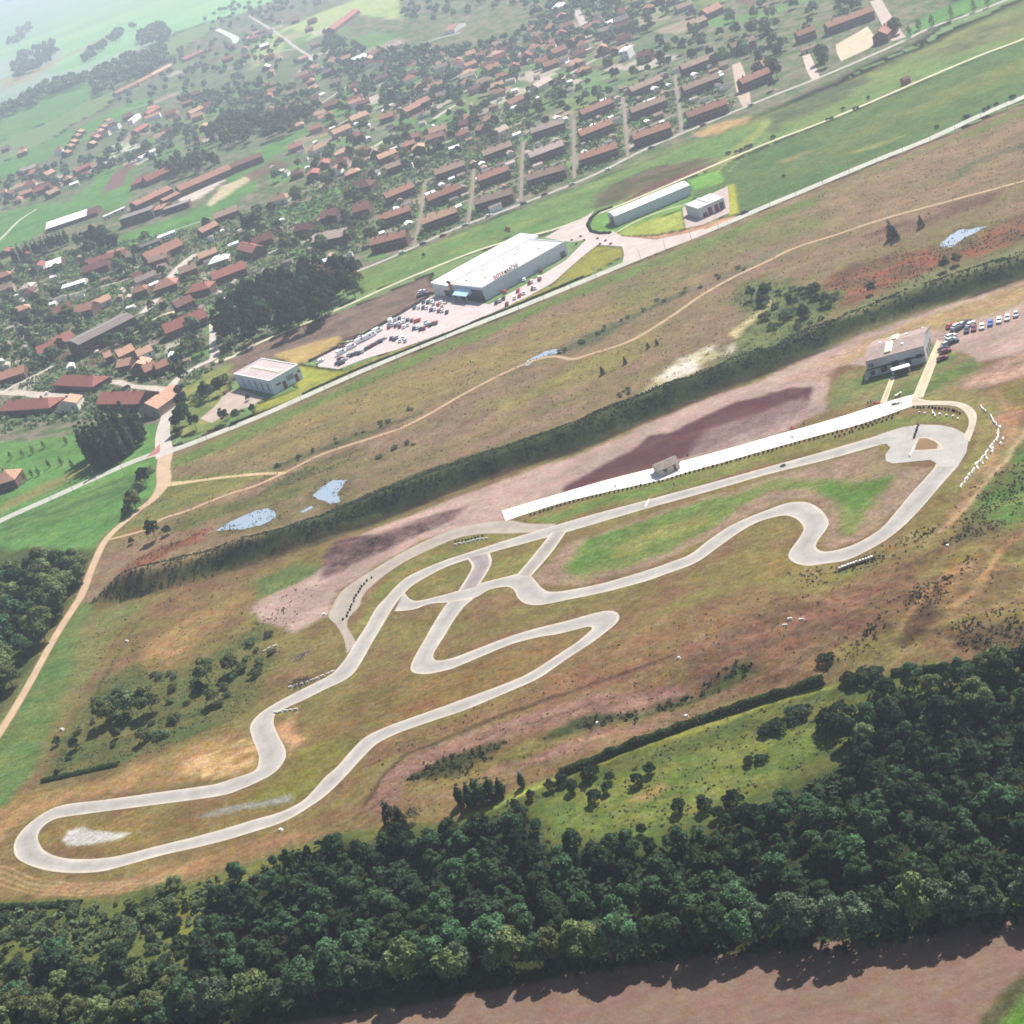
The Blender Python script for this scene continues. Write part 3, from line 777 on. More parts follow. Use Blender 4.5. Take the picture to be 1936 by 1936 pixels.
# the circuit, edges traced all the way round: first the straight from the right hand complex to the far left hairpin and back
UP = [(1672, 820), (1560, 853), (1452, 883), (1340, 914), (1218, 947), (1120, 973), (1051, 993), (968, 1018), (894, 1042), (829, 1064), (767, 1093), (731, 1128), (709, 1153), (692, 1184), (669, 1219), (649, 1251),
      (626, 1275), (597, 1291), (559, 1310), (519, 1331), (489, 1351), (473, 1373), (477, 1396), (487, 1421), (489, 1440), (480, 1458), (440, 1472), (400, 1484), (300, 1498), (200, 1512), (125, 1521), (87, 1535), (52, 1560), (33, 1582), (26, 1602),
      (32, 1622), (58, 1637), (100, 1648), (150, 1651), (197, 1647), (250, 1633), (312, 1616), (375, 1602), (430, 1588), (483, 1572), (521, 1560), (551, 1547), (584, 1527), (614, 1506), (644, 1478), (669, 1451), (697, 1421), (717, 1404), (759, 1384),
      (834, 1358), (884, 1341), (967, 1306), (1018, 1283), (1068, 1249), (1118, 1216), (1150, 1192), (1166, 1178), (1171, 1167), (1166, 1158), (1148, 1155), (1118, 1161), (1068, 1175), (1018, 1187), (968, 1202), (909, 1224), (859, 1243), (829, 1249), (820, 1244), (822, 1232), (841, 1202), (859, 1172), (878, 1147), (898, 1130)]
DN = [(1676, 838), (1565, 869), (1452, 897), (1345, 928), (1222, 962), (1140, 986), (1083, 1003), (968, 1034), (904, 1052), (842, 1073), (785, 1104), (764, 1123), (744, 1148), (724, 1182), (704, 1215), (682, 1254),
      (660, 1281), (614, 1304), (574, 1324), (534, 1342), (521, 1350), (518, 1370), (529, 1395), (540, 1418), (537, 1440), (512, 1466), (452, 1494), (410, 1506), (308, 1520), (208, 1533), (135, 1543), (104, 1549), (82, 1563), (72, 1580), (75, 1595),
      (84, 1608), (104, 1618), (135, 1624), (175, 1624), (214, 1620), (250, 1612), (312, 1596), (370, 1582), (427, 1566), (483, 1549), (516, 1540), (541, 1531), (571, 1515), (594, 1493), (616, 1468), (637, 1450), (669, 1414), (692, 1393), (734, 1373),
      (809, 1346), (859, 1328), (967, 1288), (1010, 1267), (1050, 1241), (1088, 1216), (1108, 1200), (1117, 1192), (1119, 1187), (1114, 1185), (1103, 1187), (1080, 1193), (1050, 1200), (1018, 1205), (968, 1218), (914, 1240), (869, 1259), (846, 1267), (800, 1275), (776, 1262), (806, 1203), (829, 1164), (845, 1141), (862, 1122)]
strip_pairs("race_track", UP, DN, ASP, EDG, 0.055)
# from the left fork along the lower arm, the chicane and the S bends to the right hand end
UB = [(764, 1120), (784, 1136), (834, 1126), (866, 1117), (909, 1103), (942, 1094), (967, 1088), (985, 1084), (1000, 1086), (1011, 1096), (1025, 1112), (1043, 1119), (1080, 1115), (1143, 1102), (1218, 1080), (1268, 1063), (1305, 1048), (1343, 1019), (1380, 995), (1418, 977), (1452, 964), (1490, 951),
      (1525, 950), (1550, 962), (1562, 976), (1567, 989), (1561, 1003), (1549, 1019), (1543, 1031), (1547, 1039), (1562, 1043), (1590, 1038), (1625, 1025), (1665, 1000), (1694, 968), (1727, 929), (1750, 904), (1768, 882), (1770, 868)]
DB = [(746, 1156), (780, 1153), (814, 1142), (849, 1139), (896, 1131), (926, 1115), (956, 1110), (968, 1113), (974, 1120), (980, 1132), (995, 1142), (1023, 1144), (1080, 1133), (1143, 1120), (1218, 1100), (1275, 1080), (1318, 1063), (1358, 1035), (1393, 1010), (1423, 992), (1452, 981), (1483, 975),
      (1501, 979), (1513, 988), (1519, 1000), (1514, 1013), (1501, 1031), (1492, 1045), (1492, 1056), (1506, 1066), (1528, 1070), (1560, 1066), (1605, 1058), (1665, 1028), (1702, 1001), (1737, 967), (1770, 931), (1809, 886), (1826, 856)]
strip_pairs("race_track", UB, DB, ASP, EDG, 0.065)
strip_pairs("race_track", [(882, 1055), (892, 1071), (883, 1091), (866, 1118)], [(926, 1046), (930, 1063), (921, 1083), (905, 1108)], (176, 162, 158), EDG, 0.075)
strip_pairs("race_track", [(1072, 1004), (1043, 1045), (1004, 1090)], [(1042, 1008), (1010, 1048), (978, 1086)], (184, 174, 164), EDG, 0.075)
sheet("race_track", [(1659, 823), (1702, 809), (1739, 803), (1777, 804), (1802, 809), (1822, 819), (1832, 828), (1827, 856), (1810, 887), (1772, 884), (1771, 877), (1759, 870), (1727, 873), (1687, 877), (1675, 872), (1674, 859), (1684, 847), (1677, 840), (1661, 840)], ASP, 0.085)
sheet("grass_island", [(1737, 830), (1752, 829), (1769, 836), (1779, 846), (1772, 849), (1729, 851)], (150, 120, 84), 0.10)
strip_line("kerb", [(1737, 829), (1752, 828), (1770, 835), (1780, 846), (1772, 850), (1728, 852), (1737, 829)], 0.6, (228, 208, 180), (228, 208, 180), 0.115, 4, 0.1)
strip_pairs("start_line", [(1226, 943), (1218, 958)], [(1229, 943), (1222, 959)], (250, 248, 240), (250, 248, 240), 0.10, 0.2, 3)
# lanes round the paddock
WH = (255, 240, 228)
strip_pairs("paddock_lane", [(949, 966), (1043, 938), (1143, 909), (1246, 883), (1283, 874), (1368, 851), (1452, 827), (1577, 792), (1665, 764), (1702, 753), (1728, 746)],
            [(956, 985), (1058, 952), (1153, 929), (1250, 908), (1293, 895), (1368, 874), (1452, 850), (1527, 829), (1627, 802), (1702, 776), (1728, 767)], WH, WH, 0.09, k=1.45)
strip_pairs("paddock_lane", [(1724, 747), (1752, 757), (1802, 759), (1827, 765), (1842, 776), (1847, 790), (1842, 811), (1833, 836)], [(1724, 768), (1765, 766), (1802, 768), (1819, 775), (1829, 787), (1832, 799), (1829, 811), (1822, 824)], (222, 206, 176), EDG, 0.10)
strip_pairs("footpath", [(1725, 752), (1757, 676), (1772, 643)], [(1745, 752), (1763, 706), (1784, 648)], (232, 214, 180), (240, 226, 200), 0.11, 0.2)
strip_pairs("footpath", [(1664, 762), (1684, 712)], [(1676, 762), (1693, 712)], (226, 206, 170), (240, 226, 196), 0.11, 0.2)
strip_pairs("gravel_lane", [(1051, 990), (1000, 990), (959, 984), (884, 993), (821, 1015), (759, 1045), (709, 1075), (669, 1100), (644, 1120), (629, 1145), (621, 1166), (636, 1183), (650, 1208), (655, 1236)],
            [(1040, 1003), (1000, 1007), (967, 1009), (909, 1010), (859, 1020), (784, 1053), (734, 1083), (698, 1113), (685, 1130), (679, 1148), (660, 1168), (657, 1185), (667, 1202), (674, 1216)], (192, 178, 162), (184, 166, 146), 0.045, 0.6)
# roads and field paths
RD = (206, 204, 188)
strip_line("road", [(-120, 1042), (0, 985), (37, 968), (125, 929), (225, 884), (275, 864), (315, 853), (350, 843), (484, 790), (584, 746), (709, 691), (847, 634), (967, 587), (1080, 541), (1218, 484), (1318, 445), (1451, 389), (1552, 347), (1652, 305), (1752, 265), (1852, 219), (1936, 183), (2100, 112)],
           6.2, RD, (196, 188, 160), 0.06)
strip_line("road", [(312, 862), (308, 835), (309, 810), (318, 780), (322, 755), (322, 738), (336, 716), (375, 692), (405, 676), (402, 650), (402, 625), (398, 600)], [9, 8, 7, 7, 8, 7, 5, 5, 6, 4, 4, 3], (218, 206, 194), (210, 196, 176), 0.07)
strip_line("road", [(325, 738), (290, 734), (250, 730), (218, 722), (190, 728), (160, 742), (130, 750), (90, 748), (45, 744), (-10, 742)], [6, 5, 4, 5, 5, 5, 6, 7, 6, 5], (214, 200, 182), (204, 190, 168), 0.065)
strip_line("road", [(5, 742), (37, 724), (75, 706), (100, 692)], 4, (214, 204, 186), (204, 190, 168), 0.075)
sheet("traffic_island", [(276, 866), (303, 839), (302, 855), (290, 861)], (196, 128, 124), 0.09)
strip_line("dirt_path", [(314, 855), (309, 885), (309, 915), (290, 943), (258, 968), (205, 1015), (180, 1060), (155, 1123), (140, 1148), (105, 1203), (57, 1290), (25, 1345), (-10, 1400), (-70, 1500)], [8, 7, 7, 5, 4, 4, 3.6, 4, 4, 3.6, 3.6, 3.8, 4, 4], (214, 184, 152), (196, 164, 122), 0.05)
strip_line("dirt_path", [(312, 917), (360, 911), (420, 903), (480, 897), (541, 894)], [5, 3, 2.6, 2.6, 2.4], (216, 190, 148), (190, 166, 116), 0.055, 6, 0.5)
strip_line("dirt_path", [(207, 1020), (270, 1003), (307, 981), (350, 967), (425, 937), (484, 918), (546, 890), (609, 859), (709, 826), (759, 809), (809, 784), (884, 741), (967, 699), (1018, 679), (1050, 674), (1083, 679), (1118, 669), (1193, 644), (1268, 599), (1330, 556), (1393, 521), (1451, 494), (1500, 470), (1577, 445), (1677, 412), (1777, 385), (1936, 342), (2050, 310)],
           2.6, (204, 172, 138), (176, 148, 106), 0.05, 6, 0.5)
strip_line("dirt_path", [(2080, 10), (1936, 73), (1852, 105), (1752, 147), (1665, 185), (1565, 227), (1452, 270), (1358, 309), (1300, 334), (1230, 364), (1160, 393), (1100, 415), (1040, 436), (960, 456), (885, 480), (759, 531), (659, 576), (571, 614), (484, 651), (440, 674), (405, 684)],
           [3.4] * 9 + [3.4] * 9 + [4, 5, 5], (222, 212, 176), (196, 184, 140), 0.05)
strip_line("road", [(640, 524), (690, 507), (746, 484), (859, 433), (967, 393), (1118, 333), (1218, 283), (1343, 230), (1451, 185), (1515, 160), (1577, 135), (1665, 97), (1715, 74), (1765, 50), (1827, 29), (1890, 5), (2000, -45)], 4.4, (196, 186, 176), (176, 164, 146), 0.05)
strip_line("road", [(1392, 120), (1400, 150), (1406, 178), (1412, 200)], [6, 8, 8, 5], (206, 182, 160), (196, 176, 150), 0.055)
strip_line("road", [(1524, 104), (1534, 130), (1543, 150)], [5, 6, 5], (222, 196, 182), (206, 184, 164), 0.055)
sheet("car_park", [(1580, 85), (1640, 50), (1662, 80), (1655, 86), (1590, 116), (1582, 100)], (220, 200, 168), 0.055)
strip_line("road", [(1655, 0), (1672, 30), (1690, 62), (1700, 74)], [8, 8, 9, 9], (206, 184, 172), (196, 176, 160), 0.055)
strip_line("road", [(-30, 470), (0, 453), (35, 418), (70, 395)], [4, 4, 4, 4], (206, 206, 180), (190, 196, 160), 0.05)
strip_line("road", [(270, 592), (300, 560), (318, 530), (345, 500), (370, 480)], [7, 6, 8, 9, 6], (220, 204, 190), (206, 190, 170), 0.05)
strip_line("road", [(245, 635), (275, 615), (310, 595), (335, 590)], [4, 4, 5, 4], (228, 212, 180), (206, 190, 150), 0.055)
strip_line("road", [(410, 55), (432, 65), (446, 75), (440, 85)], [9, 10, 12, 9], (225, 222, 205), (200, 200, 180), 0.05)
strip_line("road", [(560, 140), (584, 120), (588, 105)], [5, 6, 5], (205, 200, 190), (190, 188, 170), 0.05)
strip_line("road", [(700, 282), (725, 266), (745, 252)], [5, 5, 4], (215, 200, 180), (196, 186, 160), 0.05)
strip_line("road", [(770, 92), (830, 72), (870, 62)], [6, 6, 6], (200, 192, 180), (184, 180, 160), 0.05)
strip_line("road", [(820, 225), (850, 205), (880, 190)], [5, 5, 4], (205, 195, 180), (190, 182, 160), 0.05)
LN = (184, 164, 152)
for pts in ([(783, 466), (797, 400), (803, 345)], [(884, 424), (892, 372), (896, 318)], [(985, 381), (987, 312), (990, 268)], [(1086, 338), (1085, 268), (1085, 226)], [(1188, 298), (1182, 226), (1178, 182)], [(1290, 250), (1282, 186), (1276, 142)]):
    strip_line("road", pts, 2.6, (158, 142, 128), (138, 126, 108), 0.06)
for pts in ([(700, 452), (800, 412), (900, 372), (1000, 329), (1100, 290), (1200, 250), (1300, 208), (1385, 178)], [(730, 402), (820, 364), (920, 326), (1010, 282), (1110, 242), (1200, 200), (1300, 158)]):
    strip_line("road", pts, 2.6, (172, 156, 142), (140, 130, 112), 0.055)
for pts, wd in (([(440, 505), (480, 490), (530, 470), (580, 455), (600, 440)], 3.5), ([(120, 560), (200, 540), (262, 520), (300, 500)], 3), ([(0, 610), (50, 590), (90, 570)], 3), ([(210, 480), (300, 445), (400, 412)], 2.6), ([(430, 130), (470, 118), (520, 100), (560, 92)], 4.5),
                ([(520, 252), (560, 222), (600, 200), (660, 162), (700, 148)], 4), ([(640, 235), (700, 208), (760, 190), (830, 160), (900, 130), (960, 110)], 4.5), ([(960, 110), (1040, 80), (1120, 40), (1180, 15)], 5), ([(1000, 185), (1060, 150), (1130, 110), (1200, 85)], 4.5), ([(470, 30), (520, 60), (560, 90), (588, 108)], 5),
                ([(0, 360), (60, 350), (130, 330), (200, 300)], 3.5), ([(1090, 20), (1105, 50), (1112, 70)], 7), ([(230, 210), (300, 190), (370, 160), (430, 140)], 4), ([(700, 330), (760, 300), (830, 275), (900, 245), (960, 225)], 3)):
    strip_line("road", pts, wd, (200, 188, 178), (164, 154, 138), 0.055)
# supermarket forecourt, car park and junction
PK = (228, 206, 200)
sheet("car_park", [(600, 676), (665, 648), (730, 612), (800, 567), (829, 556), (925, 576), (1000, 535), (1070, 492), (1092, 470), (1110, 452), (1165, 448), (1178, 466), (1130, 463), (1100, 486), (1046, 534), (1000, 560), (930, 592), (860, 623), (748, 662), (694, 677), (640, 698), (602, 693)], PK, 0.07)
sheet("car_park", [(1030, 450), (1060, 432), (1110, 408), (1124, 398), (1112, 414), (1110, 430), (1120, 440), (1160, 437), (1176, 447), (1240, 453), (1300, 441), (1330, 432), (1340, 440), (1243, 478), (1176, 502), (1180, 482), (1176, 466), (1165, 449), (1110, 453), (1080, 458)], (218, 200, 190), 0.078)
sheet("car_park", [(1290, 394), (1315, 380), (1376, 352), (1380, 402), (1330, 425), (1296, 432)], (206, 184, 174), 0.082)
strip_line("footpath", [(1158, 444), (1200, 420), (1250, 400), (1300, 386)], 1.8, (214, 204, 168), (196, 188, 140), 0.088)
sheet("car_park", [(405, 770), (425, 745), (450, 735), (500, 752), (480, 765), (425, 785), (400, 800), (378, 792)], (206, 184, 168), 0.07)
# standing water
wm, wnt, wb = nodes_of("shallow water")
wb.inputs["Base Color"].default_value = (0.19, 0.23, 0.27, 1); wb.inputs["Roughness"].default_value = 0.3
wb.inputs["Specular IOR Level"].default_value = 0.5
_wtc = wnt.nodes.new("ShaderNodeTexCoord").outputs["Object"]
_bp = wnt.nodes.new("ShaderNodeBump"); _bp.inputs["Strength"].default_value = 0.15; _bp.inputs["Distance"].default_value = 0.1
wnt.links.new(noise(wnt, _wtc, 1.5, 3), _bp.inputs["Height"]); wnt.links.new(_bp.outputs["Normal"], wb.inputs["Normal"])


def pond(poly, seed=0):
    P = [np.array(at0(*p)) for p in poly]
    Q = []
    for i in range(len(P)):
        a, b = P[i], P[(i + 1) % len(P)]
        n = max(2, int(np.linalg.norm(b - a) / 1.2))
        for k in range(n):
            p = a + (b - a) * k / n
            j = np.array([fbm(p[0] / 5, p[1] / 5, 3 + seed, 3) - 0.5, fbm(p[0] / 5, p[1] / 5, 9 + seed, 3) - 0.5])
            Q.append(p + j * 4.2)
    zb = max(h1(*p) for p in Q) + 0.03
    me = bpy.data.meshes.new("pond")
    me.from_pydata([(p[0], p[1], zb) for p in Q], [], [tuple(range(len(Q)))])
    if me.polygons[0].normal.z < 0:
        me.flip_normals()
    structure(put("pond", me, wm))


pond([(592, 935), (610, 918), (624, 908), (657, 905), (648, 920), (640, 930), (645, 948), (620, 953), (606, 944)])
pond([(410, 1001), (440, 983), (484, 966), (505, 962), (522, 964), (526, 976), (505, 988), (490, 996), (440, 1000)], 4)
pond([(564, 970), (578, 961), (590, 957), (592, 960), (575, 970)], 8)
pond([(1775, 466), (1792, 448), (1815, 433), (1840, 430), (1862, 429), (1840, 442), (1823, 449), (1802, 468)], 12)
pond([(988, 690), (1010, 676), (1035, 664), (1054, 660), (1058, 666), (1040, 671), (1015, 678), (998, 690)], 16)
# ------------------------------------------------------------------ buildings
R_OR = tiled("orange tiles", (0.26, 0.13, 0.09))
R_LO = tiled("light orange tiles", (0.36, 0.21, 0.14))
R_RD = tiled("red tiles", (0.24, 0.095, 0.075))
R_MA = tiled("dark maroon tiles", (0.13, 0.06, 0.05))
R_BR = tiled("brown tiles", (0.24, 0.165, 0.12))
R_GY = tiled("grey brown roof", (0.17, 0.14, 0.125))
R_PK = tiled("faded pink brown tiles", (0.37, 0.28, 0.24))
R_WH = plain("white sheet roof", (0.78, 0.76, 0.72), 0.6, 0.06, 0.4)
R_BG = plain("beige flat roof", (0.42, 0.375, 0.345), 0.95, 0.12, 0.5)
R_CL = plain("clubhouse brown roof", (0.25, 0.185, 0.16), 0.9, 0.16, 0.6)
W_BK = plain("dark brick", (0.12, 0.07, 0.055), 0.9, 0.3)
W_PB = plain("pale brick", (0.30, 0.22, 0.17), 0.9, 0.25)
W_CR = plain("cream render", (0.55, 0.49, 0.38), 0.9, 0.1)
W_WH = plain("white render", (0.68, 0.66, 0.62), 0.9, 0.08)
W_GB = plain("blue grey cladding", (0.40, 0.47, 0.50), 0.6, 0.08, 0.5)
W_CG = plain("clubhouse grey cladding", (0.38, 0.385, 0.39), 0.7, 0.12, 0.7)
GLS = plain("dark window glass", (0.035, 0.045, 0.055), 0.25, 0.2, 1.0, 0.5)
GLB = plain("pale blue glass", (0.42, 0.60, 0.64), 0.2, 0.12, 0.6, 0.5)
FRM = plain("white window frame", (0.62, 0.60, 0.57), 0.6, 0.1)
DOORM = plain("painted door brown", (0.16, 0.09, 0.06), 0.7, 0.2)
DRED = plain("dark red metal door", (0.20, 0.045, 0.045), 0.6, 0.15)
LRED = plain("sign letter red", (0.55, 0.05, 0.035), 0.6, 0.08)
LBLK = plain("sign letter black", (0.03, 0.03, 0.035), 0.6, 0.1)
CHIM = plain("chimney brick", (0.16, 0.08, 0.06), 0.9, 0.3)
SKYL = plain("cream skylight", (0.80, 0.70, 0.46), 0.5, 0.05)
CONC = plain("pale concrete", (0.48, 0.45, 0.40), 0.9, 0.15)

_wm = {}


def window_mesh():
    if "w" not in _wm:
        _wm["w"] = MB().box(-0.5, 0.5, -0.06, 0.02, 0, 1).mesh("window")
        _wm["w"].materials.append(GLS)
        b = MB().box(-0.56, 0.56, -0.11, -0.065, -0.09, 0.0)
        _wm["s"] = b.mesh("sill"); _wm["s"].materials.append(FRM)
        _wm["d"] = MB().box(-0.5, 0.5, -0.07, 0.02, 0, 1).mesh("door")
        _wm["d"].materials.append(DOORM)
    return _wm


def add_window(root, x, y, z, w, h, rz=0.0, name="window", sill=True):
    m = window_mesh()
    o = put(name, m["d" if name == "door" else "w"], None, root)
    o.location = (x, y, z); o.scale = (w, 1, h); o.rotation_euler = (0, 0, rz)
    if sill and name == "window":
        s = put("sill", m["s"], None, o)
    return o


def frame_of(a, b, depth):
    A = at(*a); B = at(*b)
    d = Vector((B.x - A.x, B.y - A.y, 0)); L_ = d.length; d.normalize()
    n = Vector((-d.y, d.x, 0))
    c = (A + B) / 2 + n * depth / 2
    c.z = 0.5 * (A.z + B.z)
    return c, L_, math.atan2(d.y, d.x)


FOOTPRINTS = []   # centre x, y, radius: kept clear of trees


def walls(b, L_, D, eave, rise, ridge):
    x, y = L_ / 2, D / 2
    b.hexa([(-x, -y, -0.3), (x, -y, -0.3), (x, y, -0.3), (-x, y, -0.3)], [(-x, -y, eave), (x, -y, eave), (x, y, eave), (-x, y, eave)])
    if ridge == 'x':
        for s in (-1, 1):
            b.hexa([(s * x, -y, eave), (s * x, y, eave), (s * (x - 0.2), y, eave), (s * (x - 0.2), -y, eave)],
                   [(s * x, 0, eave + rise)] * 2 + [(s * (x - 0.2), 0, eave + rise)] * 2)
    elif ridge == 'y':
        for s in (-1, 1):
            b.hexa([(-x, s * y, eave), (x, s * y, eave), (x, s * (y - 0.2), eave), (-x, s * (y - 0.2), eave)],
                   [(0, s * y, eave + rise)] * 2 + [(0, s * (y - 0.2), eave + rise)] * 2)


def roof_mesh(L_, D, eave, rise, ridge, o=0.35, t=0.16):
    b = MB()
    x, y = L_ / 2 + o * 0.6, D / 2 + o
    z0 = eave - rise * o / (D / 2) * 0.8 + 0.05
    zr = eave + rise + 0.07
    if ridge == 'x':
        for s in (-1, 1):
            b.hexa([(-x, s * y, z0), (x, s * y, z0), (x, 0, zr), (-x, 0, zr)], [(-x, s * y, z0 + t), (x, s * y, z0 + t), (x, 0, zr + t), (-x, 0, zr + t)])
    elif ridge == 'y':
        x, y = L_ / 2 + o, D / 2 + o * 0.6
        z0 = eave - rise * o / (L_ / 2) * 0.8 + 0.05
        for s in (-1, 1):
            b.hexa([(s * x, -y, z0), (s * x, y, z0), (0, y, zr), (0, -y, zr)], [(s * x, -y, z0 + t), (s * x, y, z0 + t), (0, y, zr + t), (0, -y, zr + t)])
    elif ridge == 'hip':
        x = L_ / 2 + o
        if L_ >= D:
            k = (L_ - D) / 2 + 0.3
            r = [(-k, 0, zr), (k, 0, zr), (k, 0, zr), (-k, 0, zr)]
        else:
            k = (D - L_) / 2 + 0.3
            r = [(0, -k, zr), (0, -k, zr), (0, k, zr), (0, k, zr)]
        b.hexa([(-x, -y, z0), (x, -y, z0), (x, y, z0), (-x, y, z0)], r)
    else:
        b.box(-L_ / 2 - 0.1, L_ / 2 + 0.1, -D / 2 - 0.1, D / 2 + 0.1, eave + 0.01, eave + 0.3)
    return b


def house(name, a, b, depth, eave, rise, ridge, rm, wm_, label=None, cat="house", group=None, rank=None, chim=1, win=0, floors=1, doors=0):
    c, L_, rz = frame_of(a, b, depth)
    root = empty(name, c, rz)
    FOOTPRINTS.append((c.x, c.y, rz, L_ / 2 + 1.5, depth / 2 + 1.5))
    wb_ = MB(); walls(wb_, L_, depth, eave, rise, ridge)
    wb_.build("wall", wm_, root)
    ro = roof_mesh(L_, depth, eave, rise, ridge).build("roof", rm, root)
    for k in range(chim):
        t = (k + 0.5) / chim
        cb = MB()
        cx, cy = (-L_ / 2 + L_ * t, 0.3) if ridge != 'y' else (0.3, -depth / 2 + depth * t)
        cb.box(cx - 0.35, cx + 0.35, cy - 0.45, cy + 0.45, eave + rise - 0.9, eave + rise + 1.0)
        cb.box(cx - 0.2, cx + 0.2, cy - 0.3, cy + 0.3, eave + rise + 1.0, eave + rise + 1.25)
        cb.build("chimney", CHIM, ro)
    if win:
        fh = (eave - 0.2) / floors
        for fl in range(floors):
            for i in range(win):
                x = -L_ / 2 + L_ * (i + 0.5) / win
                if fl == 0 and doors and i % max(1, win // doors) == 0:
                    add_window(root, x, -depth / 2, 0.05, 1.0, 2.1, name="door")
                else:
                    add_window(root, x, -depth / 2, fl * fh + fh * 0.38, 1.1, min(1.5, fh * 0.5))
    if rank:
        ranked(root, rank, cat, group)
    else:
        tag(root, label, cat, group)
    return root


# --- terraces of the mining estate, front row first (front wall traced from left to right)
T1 = [((705, 481), (772, 464), R_OR), ((804, 441), (870, 417), R_LO), ((903, 404), (974, 383), R_BR), ((1001, 358), (1073, 337), R_BR), ((1103, 319), (1172, 296), R_OR),
      ((1203, 281), (1273, 257), R_OR), ((1305, 239), (1379, 213), R_OR)]
T2 = [((721, 434), (781, 414), R_OR), ((815, 396), (876, 372), R_OR), ((911, 358), (968, 337), R_OR), ((1007, 314), (1071, 290), R_PK), ((1103, 273), (1164, 249), R_OR), ((1199, 229), (1264, 205), R_BR), ((1298, 187), (1366, 161), R_BR)]
T3 = [((736, 390), (789, 368), R_OR), ((828, 346), (884, 327), R_BR), ((919, 310), (973, 290), R_BR), ((1009, 267), (1071, 247), R_PK), ((1105, 232), (1164, 208), R_OR), ((1199, 188), (1257, 164), R_BR), ((1294, 146), (1358, 122), R_BR)]
for rowname, T in (("front row along the pale street", T1), ("middle row of the brick estate", T2), ("rear row of the brick estate", T3)):
    for a, b, rm in T:
        house("terraced_house", a, b, 8.0, 5.6, 2.7, 'x', rm, W_BK, cat="terrace", group="brick terraces of the estate",
              rank="long brick terrace with two storeys, " + rowname, chim=3, win=8, floors=2, doors=4)
for a, b, rm, lab in (((1388, 106), (1432, 90), R_BR, "brown roofed brick terrace between dark trees above the sandy yard"),
                      ((1408, 175), (1462, 152), R_OR, "orange roofed brick terrace right of the sandy lane"),
                      ((1512, 84), (1545, 72), R_OR, "short orange roofed terrace behind the small square lawn"),
                      ((1568, 68), (1655, 36), R_OR, "very long orange roofed terrace behind the sandy play yard")):
    house("terraced_house", a, b, 8.0, 5.6, 2.7, 'x', rm, W_BK, lab, "terrace", "brick terraces of the estate", chim=3, win=7, floors=2, doors=3)

